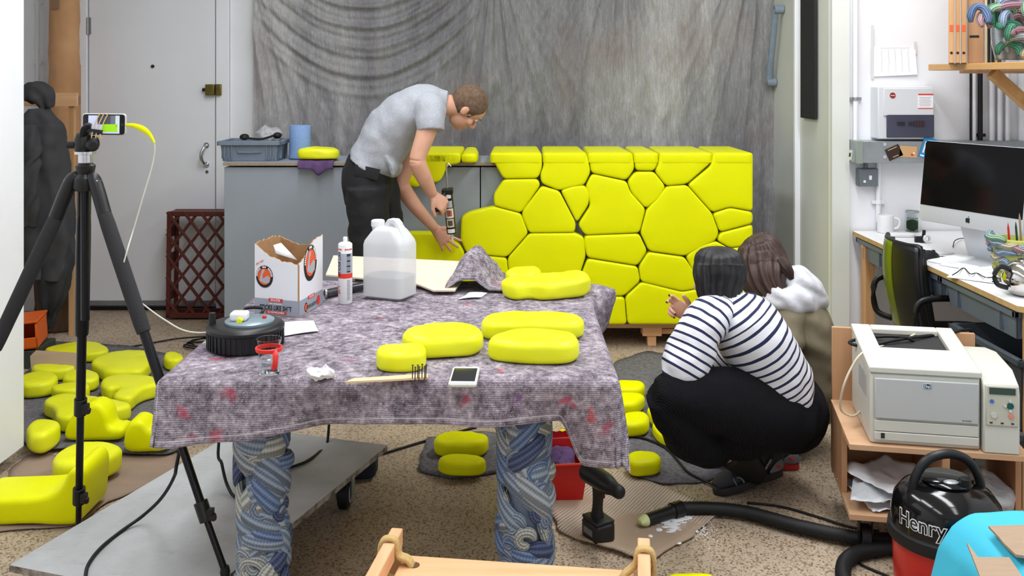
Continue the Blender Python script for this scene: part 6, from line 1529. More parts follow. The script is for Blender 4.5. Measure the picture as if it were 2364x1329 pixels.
# cables behind printer
pts = [fo + V((.02, .42, .6)), P(2010, 785, 3.42), P(1970, 782, 3.40), P(1965, 795, 3.36), P(2020, 788, 3.33), P(2100, 780, 3.34), P(2170, 770, 3.36), P(2215, 768, 3.38)]
pts = [P(2120, 798, 3.30), P(2095, 780, 3.28), P(2040, 776, 3.30), P(1975, 784, 3.34), P(1962, 792, 3.33), P(2000, 799, 3.28), P(2060, 786, 3.27), P(2130, 776, 3.31), P(2190, 770, 3.36), P(2225, 762, 3.44), P(2240, 780, 3.55), V((1.66, 3.6, .3))]
o = MB().tube(pts, .0055, 8).build('power_cable', BLKM, smooth=180); tag(o, 'black cable looped over the top of the printer', 'cable')
pts = [P(2140, 770, 3.46), P(2110, 772, 3.33), P(2080, 795, 3.30), P(2030, 800, 3.25), P(1990, 815, 3.17), P(1965, 850, 3.15), P(1948, 890, 3.14), P(1940, 930, 3.16), P(1945, 950, 3.18), P(1970, 960, 3.2), P(1990, 945, 3.25)]
o = MB().tube(pts, .004, 8).build('printer_lead', mat('cable_cream', (206, 194, 170), .5), smooth=180); tag(o, 'cream cable hanging in a loop from the back of the printer', 'cable')
# papers on the lower shelf
with at(fo, ang):
    rg = random.Random(6)
    for i, (cx_, cy_2, rz, w1, d1, lb) in enumerate(((.15, .16, .3, .21, .28, 'crumpled white paper lowest in the heap under the printer'), (.14, .13, -.2, .2, .26, 'folded white newspaper sheet in the heap under the printer'), (.16, .15, .6, .19, .24, 'crinkled white paper topmost in the heap under the printer'))):
        def pf2(u, v_, i=i):
            x = (u - .5) * w1; y = (v_ - .5) * d1; c_, s_ = math.cos(rz), math.sin(rz)
            return (cx_ + x * c_ - y * s_ - .01, max(.02, cy_2 + x * s_ + y * c_), .152 + .03 * i + .022 * abs(fbm((u * 2, v_ * 2, i * 3.3), 1.2)) + .05 * max(0, u - .6) * (i == 2))
        o = MB().grid(16, 16, pf2).build('paper_sheet', PAPER if i != 1 else mat('newsprint', (216, 222, 226), .8, rgb2=(236, 236, 240), vsc=40), smooth=180, solid=.001); tag(o, lb, 'paper', 'papers on the lower printer shelf')
    o = MB().ball((.42, .12, .2), (.09, .11, .05), 34).build('plastic_bag', BAG, smooth=180, jitter=.025, jsc=12); tag(o, 'clear plastic bag of scraps on the right of the lower printer shelf', 'bag')

# ================================================================ vacuum cleaner
c = V(((2185 - CX) * 2.74 / F, 2.74, 0)); q = thing('vacuum_cleaner', 'round red and black vacuum cleaner with a corrugated hose', 'vacuum', c)
VR = mat('vacuum_red', (196, 34, 26), .3); VB = mat('vacuum_black_gloss', (12, 12, 13), .12)
with at(c):
    MB().lathe([(.12, .05), (.135, .055), (.142, .10), (.146, .22), (.146, .245), (0, .246)], 48).build('drum', VR, q, smooth=40)
    MB().lathe([(.146, .222), (.158, .224), (.16, .235), (.158, .256), (.15, .262), (.0, .262)], 48).build('band', BLKM, q, smooth=40)
    MB().lathe([(.15, .258), (.15, .30), (.142, .335), (.122, .362), (.095, .378), (.06, .386), (.055, .392), (0, .394)], 52).build('dome', VB, q, smooth=50)
    MB().lathe([(.07, .386), (.072, .392), (.066, .398), (0, .400)], 40).build('dome_cap', VB, q, smooth=50)
    MB().loft([(-.098, -.01, .36), (-.094, -.01, .40), (-.06, -.01, .45), (0, -.01, .468), (.055, -.01, .45), (.088, -.01, .40), (.096, -.01, .35)], [(.013, .013)] * 7, 16).build('carry_handle', BLACK, q, smooth=180)
    MB().cyl((.03, -.05, .392), (.03, -.05, .415), .016).build('switch_knob', BLACK, q, bevel=.003)
    MB().ball((-.005, -.04, .399), (.022, .014, .006), 14).build('dome_highlight', mat('highlight_silver', (190, 194, 198), .3, .5), q)  # silver oval standing in for a glint on the glossy dome
    for a in (-2.3, -.8, .8, 2.3): MB().cyl((.12 * math.cos(a) - .012, .12 * math.sin(a), .028), (.12 * math.cos(a) + .012, .12 * math.sin(a), .028), .028).build('wheel', BLKM, q, bevel=.004)
    for off, m, e in ((.0026, PAPER, .151), (.0, VB, .1518)):
        tm = text_mb('Henry', .060, .0004, off); ang0 = -PI / 2 - .90
        vs = []
        for p in tm.v:
            a = ang0 + p.x * .92 / .15; vs.append(V(((e + p.z) * math.cos(a), (e + p.z) * math.sin(a), .302 + p.y)))
        tm.v = vs; tm.build('lettering', m, q, smooth=0)
def hose(path, r, par, nm='hose'):
    pts = crom([tuple(p) for p in path], 60); L = 0; out = [V(pts[0])]
    for p in pts[1:]:
        p = V(p)
        if (p - out[-1]).length > .0028: out.append(p)
    rad = [r if i % 2 else r * .86 for i in range(len(out))]
    return MB().loft(out, rad, 14, sub=1, hint=(0, 0, 1)).build(nm, BLKM, par, smooth=180)
hp = [G(1560, 1172, .03), G(1640, 1172, .03), G(1720, 1180, .03), G(1850, 1215, .03), G(1980, 1240, .03), V((1.30, 3.12, .06)), V((1.34, 3.0, .10)), V((1.28, 2.92, .13)), V((1.262, 2.89, .15))]
hose([G(1570, 1173, .03), G(1640, 1173, .03), G(1720, 1182, .03), G(1850, 1216, .03), G(1970, 1240, .03), G(2060, 1246, .03), G(2130, 1250, .03)], .024, q)
hose([G(2130, 1250, .03), G(2060, 1262, .028), G(1985, 1275, .026), G(1950, 1300, .026), G(1952, 1345, .026), G(2000, 1385, .028), V((1.02, 2.62, .06)), V((1.10, 2.63, .10)), V((1.135, 2.67, .12))], .024, q)
a, e = G(1572, 1173, .03), G(1492, 1200, .028)
MB().loft([a, a.lerp(e, .25), a.lerp(e, .3), e], [.028, .028, .022, .021], 20, sub=3).build('hose_cuff', BLACK, q, smooth=40)
d = (e - a).normalized(); MB().loft([e - d * .004, e + d * .012, e + d * .03], [(.0205, .0205), (.02, .018), (.014, .007)], 18, sub=4).build('nozzle_tip', mat('pale_green_plastic', (206, 214, 150), .5), q, smooth=60)
pts = [V((1.12, 2.66, .04)), G(2060, 1330, .01), G(1990, 1310, .01), G(1960, 1290, .01), G(2010, 1268, .01), G(2080, 1250, .01)]
o = MB().tube([G(2100, 1350, .006), G(2040, 1325, .006), G(1985, 1300, .006), G(1975, 1280, .006), G(2000, 1262, .006)], .004, 7).build('power_cable', BLKM, smooth=180); tag(o, 'thin black cable on the floor inside the loop of the vacuum hose', 'cable')
o = MB().tube([G(1725, 1160, .006), G(1800, 1168, .006), G(1880, 1190, .006), G(1960, 1215, .006), G(2030, 1225, .006)], .004, 7).build('power_cable', BLKM, smooth=180); tag(o, 'thin black cable running along behind the vacuum hose', 'cable')

# ================================================================ cyan blanket and cardboard in the corner
q = None
CY = mat('cyan_fabric', (66, 186, 214), .75, var=.04, vsc=6, bump=.06, bsc=160)
X0, Y0, Y1, ZT_ = 1.085, 1.95, 2.42, .466
def cyan(u, v_):
    # u from left floor edge over the top to the right; v front to back
    s_ = u * 1.25; r = .03
    y = Y0 + (Y1 - Y0) * v_
    if s_ < .42:
        k = s_ / .42; x = X0 - .085 * (1 - k) ** 1.0 - .012 * math.sin(v_ * 9 + 1) * (1 - k); z = .004 + (ZT_ - .03) * k
        if k > .9: x += .02 * (k - .9) / .1
    else:
        k = min((s_ - .42) / .06, 1); x = X0 + .02 + max(0, s_ - .42) * .9; z = ZT_ - .026 + .026 * math.sin(k * PI / 2)
    # back edge falls down behind, front drops toward viewer
    fv = max(0, v_ - .86) / .14
    if fv: z = z * (1 - .0) - min(z - .004, .12 * fv * fv); y += .004
    z += .006 * fbm((x * 3, y * 3, z * 2), 2.0)
    if .0 < v_ < .55 and s_ > .42: z -= .0
    x += .018 * math.sin((v_ - .25) * 7) * (1 - min(1, s_ / .5))
    return (x, y, max(z, .004))
o = MB().grid(90, 50, cyan).build('cyan_blanket', CY, smooth=180, solid=.006); tag(o, 'bright cyan blanket draped over a low stack in the right foreground', 'blanket')
def cardp(pix, h, lab, th=.006, tilt=0.0):
    pts = [G(x, y, h) for x, y in pix]; b = MB(); n = len(pts)
    vs = [p + V((0, 0, tilt * (p.x - pts[0].x))) for p in pts]; b.add(vs, [tuple(range(n))]); o = b.build('cardboard_piece', CORR2, solid=th, smooth=0); tag(o, lab, 'cardboard', 'torn cardboard on the cyan blanket')
CORR2 = mat('torn_cardboard', (170, 146, 122), .85, var=.06, vsc=10, bump=.3, bsc=40, stretch=(1, 8, 1))
cardp([(2282, 1216), (2390, 1216), (2390, 1290), (2345, 1282), (2318, 1256), (2305, 1240)], .484, 'torn corrugated cardboard at the back of the cyan blanket', tilt=.03)
cardp([(2232, 1254), (2258, 1288), (2330, 1290), (2364, 1340), (2290, 1400), (2262, 1330)], .490, 'torn cardboard with a ragged flap at the front of the cyan blanket', tilt=.02)
# ================================================================ people
def skin_mat(name, c1, c2):
    t = NT(name); n = t.noise(t.obj(), 9, 4); t.l(t.ramp(n, [(.3, lin(c1)), (.7, lin(c2))]).outputs[0], t.b.inputs['Base Color'])
    t.b.inputs['Roughness'].default_value = .5; t.b.inputs['Subsurface Weight'].default_value = .12; t.b.inputs['Subsurface Radius'].default_value = (.01, .004, .002); t.b.inputs['Subsurface Scale'].default_value = .5
    t.bump(t.noise(t.obj(), 120, 3), .08, .002); return t.m
SKIN = skin_mat('skin_fair', (206, 150, 124), (222, 172, 146)); SKIN2 = skin_mat('skin_light', (216, 164, 138), (228, 180, 154))
def hair_mat(name, c1, c2, k=70):
    t = NT(name); a = t.n('Attribute', attribute_name='around'); al = t.n('Attribute', attribute_name='along')
    cb_ = t.n('CombineXYZ'); m1 = t.n('Math', operation='MULTIPLY'); m1.inputs[1].default_value = k; t.l(a.outputs['Fac'], m1.inputs[0]); t.l(m1.outputs[0], cb_.inputs[0])
    m2 = t.n('Math', operation='MULTIPLY'); m2.inputs[1].default_value = 5; t.l(al.outputs['Fac'], m2.inputs[0]); t.l(m2.outputs[0], cb_.inputs[1])
    n = t.noise(cb_.outputs[0], 2.2, 4, .6); t.l(t.ramp(n, [(.35, lin(c1)), (.7, lin(c2))]).outputs[0], t.b.inputs['Base Color']); t.b.inputs['Roughness'].default_value = .38; t.bump(n, .7, .006); return t.m
def fabric_wr(amp, sc, st=(1, 1, 1)):
    def f(q, u, k, n_): return q + n_ * (amp * fbm((q.x * st[0], q.y * st[1], q.z * st[2]), sc))
    return f
def hand(b, w_, d, n, thumb, curl=(.3, .3, .35, .4), spread=.0, sc=1.0, thumb_in=.25):
    """palm and five separate fingers; d knuckle direction, n palm side, thumb = +-1 side"""
    d = V(d).normalized(); n = V(n); n = (n - d * n.dot(d)).normalized(); s = d.cross(n) * thumb; tips = []
    b.loft([w_ - d * .015 * sc, w_ + d * .02 * sc, w_ + d * .055 * sc, w_ + d * .088 * sc], [(.026 * sc, .019 * sc), (.032 * sc, .018 * sc), (.040 * sc, .0155 * sc), (.038 * sc, .012 * sc)], 16, hint=n, sub=4)
    for i, L in enumerate((.072, .080, .073, .057)):
        p = w_ + d * (.082 - (0, -.004, .0, .010)[i]) * sc + s * (.0305 - .0205 * i) * sc
        dirv = (d + s * (spread * (1.5 - i) / 1.5)).normalized(); pts = [p - dirv * .02 * sc, p]; a = 0
        for j, seg in enumerate((.45, .32, .23)):
            a = curl[i] * (1, 1.15, .8)[j]; ax_ = dirv.cross(n).normalized()
            dirv = (Matrix.Rotation(a, 3, ax_) @ dirv).normalized()
            p = p + dirv * L * seg * sc; pts.append(p)
            n = (n - dirv * n.dot(dirv)).normalized()
        tips.append((p, n)); n = nrm(d, s, thumb)
        b.loft(pts, [.0098 * sc, .0094 * sc, .0088 * sc, .0082 * sc, .0066 * sc], 10, sub=3)
    tb = w_ + d * .022 * sc + s * .026 * sc; t1 = (d * .62 + s * .72 + n * thumb_in).normalized(); t2 = (d * .9 + s * .3 + n * (thumb_in + .1)).normalized()
    b.loft([tb - t1 * .015 * sc, tb, tb + t1 * .035 * sc, tb + t1 * .035 * sc + t2 * .03 * sc, tb + t1 * .035 * sc + t2 * .05 * sc], [.013 * sc, .0145 * sc, .012 * sc, .0102 * sc, .007 * sc], 10, sub=3)
    return tips
def nrm(d, s, thumb): return (s * thumb).cross(d).normalized()
def head(b, C, f, u, sc=1.0):
    f = V(f).normalized(); u = V(u); u = (u - f * u.dot(f)).normalized(); s = f.cross(u)
    R3 = Matrix((s, f, u)).transposed()
    def el(o, r): b.ball(C + (s * o[0] + f * o[1] + u * o[2]) * sc, tuple(x * sc for x in r), 20, 0, R3)
    el((0, -.008, .025), (.076, .096, .092)); el((0, .032, -.05), (.058, .060, .068)); el((0, .062, -.098), (.024, .022, .018)); el((0, .04, .03), (.064, .055, .06))
    el((0, .082, .028), (.046, .016, .012)); el((0, .084, -.066), (.025, .012, .007)); el((0, .082, -.078), (.023, .011, .007))
    for e in (-1, 1):
        el((e * .04, .062, -.028), (.022, .022, .022)); el((e * .077, -.012, -.008), (.008, .019, .030)); el((e * .072, -.004, -.012), (.01, .012, .018))
    b.loft([C + (f * .086 + u * .018) * sc, C + (f * .102 - u * .012) * sc, C + (f * .113 - u * .034) * sc, C + (f * .092 - u * .044) * sc], [(.007 * sc, .007 * sc), (.010 * sc, .010 * sc), (.0145 * sc, .012 * sc), (.012 * sc, .008 * sc)], 12, hint=f)
    return R3, s, f, u
def eyes(q, C, R3, sc=1.0):
    for e in (-1, 1):
        c = C + R3 @ V((e * .031, .078, .008)) * sc; MB().ball(c, .0115 * sc, 14).build('eye', mat('eye_white', (226, 222, 216), .2), q, smooth=180)
        MB().ball(c + R3 @ V((0, .0085, 0)) * sc, .0052 * sc, 10).build('iris', mat('iris_dark', (50, 40, 34), .2), q, smooth=180)
        p = C + R3 @ V((e * .032, .091, .026)) * sc; MB().ball(p, (.017 * sc, .006 * sc, .0045 * sc), 12, 0, R3).build('eyebrow', mat('brow_hair', (96, 72, 54), .8), q, smooth=180)

# ---------------- standing man bending over the counter
D0 = 5.0
def m(x, y, d=D0): return P(x, y, d)
man = thing('person', 'man in grey T-shirt and black trousers bending to glue a foam cobble', 'person', (-.74, 5.0, 0))
b = MB()
b.loft([m(852, 425), m(858, 385), m(885, 330), m(925, 285), m(965, 258), m(1000, 243), m(1030, 238)], [(.11, .15), (.105, .15), (.10, .145), (.11, .155), (.105, .17), (.085, .16), (.05, .06)], 24, hint=(0, 1, 0), sub=5)
b.loft([m(1012, 243), m(1040, 243, 5.0), m(1066, 250, 5.01)], [.06, .056, .055], 18, sub=4)
HC_ = m(1076, 247, 5.01); R3, hs, hf, hu = head(b, HC_, V((.54, .30, -.79)), V((.82, -.05, .56)))
b.loft([m(1000, 248, 4.90), m(994, 258, 4.82), m(984, 305, 4.785), m(965, 362, 4.77), m(966, 380, 4.775), m(980, 412, 4.81), m(998, 448, 4.865)], [.055, .058, .050, .042, .043, .040, .027], 18, sub=5)
hand(b, m(999, 450, 4.868), V((.62, .25, -.62)), V((-.35, .75, -.4)), -1, (.75, .85, .85, .85), 0, 1.02, .3)
b.loft([m(985, 250, 5.10), m(975, 262, 5.17), m(950, 345, 5.20), m(926, 420, 5.20), m(932, 438, 5.205), m(962, 480, 5.235), m(1003, 526, 5.29)], [.05, .055, .05, .044, .045, .038, .027], 18, sub=5)
hand(b, m(1005, 528, 5.293), V((.62, .12, -.70)), V((-.15, .95, .15)), 1, (.10, .14, .12, .2), .42, 1.06, .05)
for sy, fx in ((-1, 0), (1, .05)):
    y = D0 + sy * .095; b.loft([(m(852, 0).x + fx, y, 1.0), (m(852, 0).x + .02 + fx, y, .80), (m(852, 0).x + .03 + fx, y, .52), (m(852, 0).x + fx, y, .30), (m(852, 0).x - .01 + fx, y, .09)], [.06, .075, .055, .05, .04], 18, sub=5)
b.build('body', SKIN, man, smooth=180, remesh=.0045, sm_it=5)
eyes(man, HC_, R3)
hb_ = MB().ball((0, 0, 0), 1.0, 48)
vs = []
for p in hb_.v:
    r = V((.081, .1015, .0985)); q = V((p.x * r.x, p.y * r.y - .008, p.z * r.z + .026))
    line = .030 + (.035 if abs(p.x) < .55 else .0)             # hairline
    cov = min(1, max(0, (q.z + .035 - max(0, (q.y + .012)) * .95) / .012)) * (1 if q.y < .066 else max(0, 1 - (q.y - .066) / .01))
    if q.y < -.01: cov = max(cov, min(1, max(0, (q.z + .075) / .012)))
    q = q * (.92 + .08 * cov) + V((0, 0, .001)); q += V((noise.noise(q * 90), noise.noise(q * 90 + V((3, 3, 3))), noise.noise(q * 90 + V((7, 1, 5))))) * .0022
    vs.append(HC_ + R3 @ q)
hb_.v = vs; hb_.build('hair', mat('short_brown_hair', (92, 70, 54), .75, rgb2=(122, 98, 78), vsc=60, bump=.8, bsc=220), man, smooth=180)
TS = mat('grey_marl_jersey', (160, 163, 171), .92, rgb2=(176, 179, 187), vsc=120, bump=.15, bsc=260)
b = MB(); wr = fabric_wr(.012, 9, (1, .7, 1))
def wr2(q, u, k, n_): return q + n_ * (.010 * fbm(q, 8) + .012 * math.sin(q.x * 42 + q.z * 30 + q.y * 12 + 4 * fbm(q, 4)) * max(0, .6 - u))
b.loft([m(852, 386), m(862, 371), m(882, 336), m(914, 292), m(954, 258), m(994, 241), m(1022, 236), m(1034, 236)], [(.118, .176), (.130, .18), (.134, .18), (.140, .188), (.132, .198), (.110, .192), (.072, .10), (.062, .068)], 48, hint=(0, 1, 0), sub=9, fn=wr2, cap=True)
b.loft([m(978, 240, 4.92), m(990, 250, 4.845), m(994, 278, 4.80), m(995, 302, 4.785)], [.07, .082, .074, .068], 30, sub=8, fn=fabric_wr(.006, 12))
b.loft([m(972, 245, 5.08), m(975, 262, 5.15), m(968, 290, 5.19), m(962, 305, 5.2)], [.07, .08, .073, .068], 30, sub=8, fn=fabric_wr(.006, 12))
b.loft([m(900, 360, 4.95), m(912, 385, 4.93), m(912, 406, 4.93)], [(.03, .12), (.03, .11), (.012, .07)], 24, sub=8, hint=(0, 1, 0), fn=fabric_wr(.012, 14))
b.build('t_shirt', TS, man, smooth=180, remesh=.005, sm_it=2)
TR = mat('black_denim', (30, 30, 33), .85, var=.15, vsc=12, bump=.2, bsc=150)
b = MB(); x_ = m(852, 0).x
b.loft([m(856, 362), m(852, 385), m(848, 420), m(850, 470)], [(.112, .165), (.126, .172), (.132, .18), (.115, .165)], 36, hint=(0, 1, 0), sub=6, fn=fabric_wr(.006, 9))
for sy, fx in ((-1, 0), (1, .05)):
    y = D0 + sy * .095; b.loft([(x_ + fx * .3, y, .98), (x_ + .01 + fx, y, .80), (x_ + .03 + fx, y, .52), (x_ + .005 + fx, y, .28), (x_ + fx, y, .05)], [(.118, .105), (.108, .10), (.088, .086), (.082, .08), (.085, .08)], 32, hint=(0, 1, 0), sub=9, fn=fabric_wr(.012, 10))
b.build('trousers', TR, man, smooth=180, remesh=.008, sm_it=2)
MB().loft([m(818, 392, 4.83), m(850, 398, 4.822), m(875, 404, 4.828)], [(.003, .03)] * 3, 10, sub=3, hint=(0, 0, 1)).build('pocket', TR, man)
for sy, fx in ((-1, 0), (1, .05)):
    y = D0 + sy * .095; MB().loft([(x_ - .08 + fx, y, .045), (x_ + fx, y, .055), (x_ + .1 + fx, y, .045), (x_ + .19 + fx, y, .032)], [(.04, .045), (.045, .055), (.046, .043), (.03, .03)], 18, hint=(0, 0, 1), sub=4).build('shoe', BLKM, man, smooth=180)
# ---- sealant gun in his hand
g = thing('sealant_gun', 'black sealant gun with printed cartridge held by the bending man', 'tool', m(1041, 540, 4.98))
a, e = m(1033, 440, 4.95), m(1043, 538, 4.97); d = (e - a).normalized()
gb = MB().cyl(a, e, .0255, n=26); gb.build('barrel', mat('gun_black', (20, 20, 22), .35), g, smooth=35, bevel=.001)
ct = MB(); n_ = 20; vs = []; xx = V((0, -1, 0)); xx = (xx - d * xx.dot(d)).normalized(); yy = d.cross(xx)
def onb(t_, a_): p = a.lerp(e, t_); return p + (xx * math.cos(a_) + yy * math.sin(a_)) * .0262
def gband(t0, t1, a0, a1, mm, nm='printed_label'):
    b_ = MB(); vs = []
    for k in range(15):
        an = a0 + (a1 - a0) * k / 14; vs += [onb(t0, an), onb(t1, an)]
    b_.add(vs, [(2 * k, 2 * k + 2, 2 * k + 3, 2 * k + 1) for k in range(14)]); return b_.build(nm, mm, g, smooth=180)
gband(.02, .16, -.7, .6, mat('label_white', (220, 220, 216), .5)); gband(.22, .38, -.8, .8, mat('label_silver', (170, 172, 172), .4)); gband(.40, .62, -.9, .9, mat('label_cream', (222, 206, 184), .5)); gband(.44, .58, -.5, .5, mat('label_maroon', (130, 40, 36), .5)); gband(.64, .84, -.8, .8, mat('label_tan', (196, 176, 150), .5)); gband(.68, .80, -.45, .5, INK); gband(.88, .97, -.8, .8, mat('label_white', (220, 220, 216), .5))
MB().cyl(m(1030, 378, 4.94), a, .004, n=10).build('plunger_rod', CHROME, g); MB().tube([m(1030, 378, 4.94), m(1034, 377, 4.94), m(1041, 384, 4.94)], .004, 8).build('rod_hook', CHROME, g)
MB().bar(a - d * .012, a + d * .018, .058, .055).build('gun_head', BLACK, g, bevel=.005)
MB().loft([m(1026, 446, 4.93), m(1016, 468, 4.90), m(1004, 488, 4.88)], [(.012, .016), (.012, .015), (.011, .013)], 14, hint=(0, 1, 0)).build('grip', BLACK, g, smooth=180)
MB().loft([m(1022, 470, 4.93), m(1012, 486, 4.91), m(996, 482, 4.885)], [(.006, .01)] * 3, 10, hint=(0, 1, 0)).build('trigger', BLACK, g, smooth=180)
MB().loft([e, e + d * .012, e + d * .045], [.010, .007, .003], 14, sub=2).build('nozzle', mat('clear_nozzle', (226, 226, 226), .3), g)

# ---------------- crouching woman in the striped shirt
def w(x, y, d=3.5): return P(x, y, d)
wa = thing('person', 'crouching person in navy-striped white shirt and wide black trousers', 'person', (.86, 3.5, 0))
b = MB()
b.loft([w(1815, 945), w(1795, 880), w(1750, 800), w(1705, 740), w(1678, 700), w(1668, 676)], [(.12, .15), (.10, .13), (.11, .14), (.10, .16), (.06, .09), (.045, .05)], 22, hint=(0, 1, 0), sub=5)
b.loft([w(1680, 700, 3.48), w(1668, 670, 3.49), w(1660, 645, 3.5)], [.05, .045, .05], 16, sub=4)
HA = w(1657, 641, 3.5); RA, *_ = head(b, HA, V((-.72, .66, -.2)), V((-.12, .1, 1)), .88)
b.loft([w(1665, 720, 3.40), w(1630, 735, 3.36), w(1600, 800, 3.32), w(1572, 856, 3.30), w(1574, 846, 3.34), w(1583, 790, 3.44), w(1592, 734, 3.53)], [.05, .052, .045, .040, .040, .036, .024], 16, sub=5)
tips = hand(b, w(1590, 730, 3.535), V((-.80, -.05, .60)), V((-.25, -.95, -.1)), 1, (.35, .5, 1.0, 1.05), .12, .84, .1)
b.loft([w(1730, 730, 3.58), w(1700, 800, 3.66), w(1640, 850, 3.72), w(1590, 800, 3.75), w(1570, 760, 3.75)], [.05, .045, .04, .034, .024], 14, sub=4)
b.loft([w(1830, 960, 3.44), w(1680, 935, 3.32), w(1560, 915, 3.29), w(1640, 1010, 3.41), w(1735, 1085, 3.575)], [.10, .08, .05, .05, .036], 16, sub=5)
b.loft([w(1830, 960, 3.6), w(1720, 925, 3.62), w(1620, 905, 3.66), w(1690, 1000, 3.68), w(1760, 1060, 3.70)], [.10, .085, .06, .05, .04], 16, sub=5)
b.build('body', SKIN2, wa, smooth=180, remesh=.0038, sm_it=3)
NAIL = mat('dark_nail_varnish', (70, 24, 30), .3)
for p_, n_ in tips: MB().ball(p_ - n_ * .0045, (.0042, .0042, .0042), 8).build('fingernail', NAIL, wa, smooth=180)
t = NT('striped_jersey'); al = t.n('Attribute', attribute_name='along'); mo = t.n('Math', operation='MODULO'); mo.inputs[1].default_value = .0262
ns = t.noise(t.obj(), 6, 3); ma = t.n('Math', operation='MULTIPLY_ADD'); ma.inputs[1].default_value = .008; t.l(ns, ma.inputs[0]); t.l(al.outputs['Fac'], ma.inputs[2]); t.l(ma.outputs[0], mo.inputs[0])
st_ = t.ramp(mo.outputs[0], [(0, G1), (.0075, G0)], 'CONSTANT'); t.l(t.mix(st_.outputs[0], lin((226, 226, 232)), lin((30, 38, 72))), t.b.inputs['Base Color']); t.b.inputs['Roughness'].default_value = .9; t.bump(t.noise(t.obj(), 200, 3), .15, .003)
STR = t.m
def wr3(q, u, k, n_): return q + n_ * (.006 * fbm(q, 9) + .005 * math.sin(q.x * 60 - q.z * 30 + 4 * fbm(q, 5)) * max(0, .5 - u) * 1.6)
MB().loft([w(1806, 905, 3.49), w(1796, 880, 3.48), w(1770, 830, 3.46), w(1738, 780, 3.45), w(1708, 738, 3.46), w(1686, 708, 3.47), w(1672, 684, 3.48)], [(.112, .15), (.122, .16), (.126, .165), (.128, .175), (.120, .18), (.088, .14), (.052, .06)], 64, hint=(0, 1, 0), sub=12, fn=wr3).build('striped_shirt', STR, wa, smooth=180)
MB().loft([w(1668, 712, 3.42), w(1645, 728, 3.375), w(1618, 765, 3.34), w(1594, 815, 3.315), w(1572, 858, 3.30), w(1566, 872, 3.30)], [(.055, .06), (.078, .082), (.080, .082), (.078, .08), (.074, .076), (.045, .05)], 48, hint=(0, 1, 0), sub=10, fn=fabric_wr(.012, 12)).build('sleeve', STR, wa, smooth=180)
MB().loft([w(1725, 712, 3.55), w(1725, 745, 3.62), w(1690, 810, 3.67), w(1645, 850, 3.72)], [.07, .075, .07, .05], 30, sub=8, fn=fabric_wr(.01, 12)).build('sleeve', STR, wa, smooth=180)
t = NT('pleated_black'); vv = t.obj(); wv = t.n('TexWave'); wv.inputs['Scale'].default_value = 60; wv.inputs['Distortion'].default_value = 5.5; wv.inputs['Detail'].default_value = 2; wv.inputs['Detail Scale'].default_value = .6; wv.bands_direction = 'DIAGONAL'; t.l(vv, wv.inputs['Vector'])
t.l(t.ramp(wv.outputs['Fac'], [(0, lin((17, 17, 20))), (1, lin((25, 25, 30)))]).outputs[0], t.b.inputs['Base Color']); t.b.inputs['Roughness'].default_value = .95; t.b.inputs['Specular IOR Level'].default_value = .15; t.bump(wv.outputs['Fac'], .4, .005); PLT = t.m
b = MB(); wk = fabric_wr(.012, 7)
b.loft([w(1795, 890, 3.50), w(1822, 920, 3.5), w(1832, 955, 3.52), w(1822, 990, 3.52), w(1800, 1020, 3.5)], [(.10, .15), (.115, .155), (.118, .155), (.108, .15), (.06, .08)], 36, hint=(0, 1, 0), sub=6, fn=wk)
b.loft([w(1825, 955, 3.46), w(1740, 940, 3.38), w(1630, 918, 3.31), w(1545, 905, 3.28), w(1512, 900, 3.275)], [(.125, .13), (.13, .12), (.105, .10), (.078, .09), (.045, .05)], 36, hint=(0, 1, 0), sub=7, fn=wk)
b.loft([w(1528, 905, 3.28), w(1560, 960, 3.32), w(1595, 1000, 3.38), w(1632, 1022, 3.43), w(1655, 1036, 3.46)], [(.065, .08), (.08, .09), (.092, .10), (.085, .095), (.06, .08)], 36, hint=(0, 1, 0), sub=7, fn=wk)
b.loft([w(1720, 960, 3.42), w(1710, 990, 3.44), w(1715, 1015, 3.48)], [(.14, .12), (.14, .11), (.10, .08)], 30, hint=(0, 1, 0), sub=6, fn=wk)
b.loft([w(1825, 955, 3.56), w(1730, 920, 3.62), w(1625, 900, 3.66)], [(.11, .12), (.10, .10), (.07, .075)], 28, hint=(0, 1, 0), sub=6, fn=wk)
b.loft([w(1630, 905, 3.66), w(1690, 980, 3.67), w(1750, 1030, 3.68)], [(.075, .08), (.09, .09), (.085, .085)], 28, hint=(0, 1, 0), sub=6, fn=wk)
b.build('wide_trousers', PLT, wa, smooth=180, remesh=.008, sm_it=3)
HBK = hair_mat('black_hair', (10, 10, 12), (44, 42, 46))
def strands(q, u, k, n_): return q + n_ * (.006 * math.sin(k * 2 * PI * 17 + 5 * fbm((q.x * 4, q.y * 4, q.z * 1.5), 1)) * min(1, u * 3) + .005 * fbm(q, 14))
MB().loft([w(1660, 571, 3.49), w(1660, 574, 3.49), w(1660, 585, 3.49), w(1660, 610, 3.49), w(1661, 640, 3.475), w(1660, 668, 3.46), w(1662, 690, 3.45), w(1664, 702, 3.45)], [(.02, .02), (.05, .055), (.074, .09), (.089, .106), (.090, .10), (.080, .085), (.066, .07), (.04, .05)], 96, hint=(0, 1, 0), sub=9, fn=strands).build('hair', HBK, wa, smooth=180)
rg = random.Random(8)
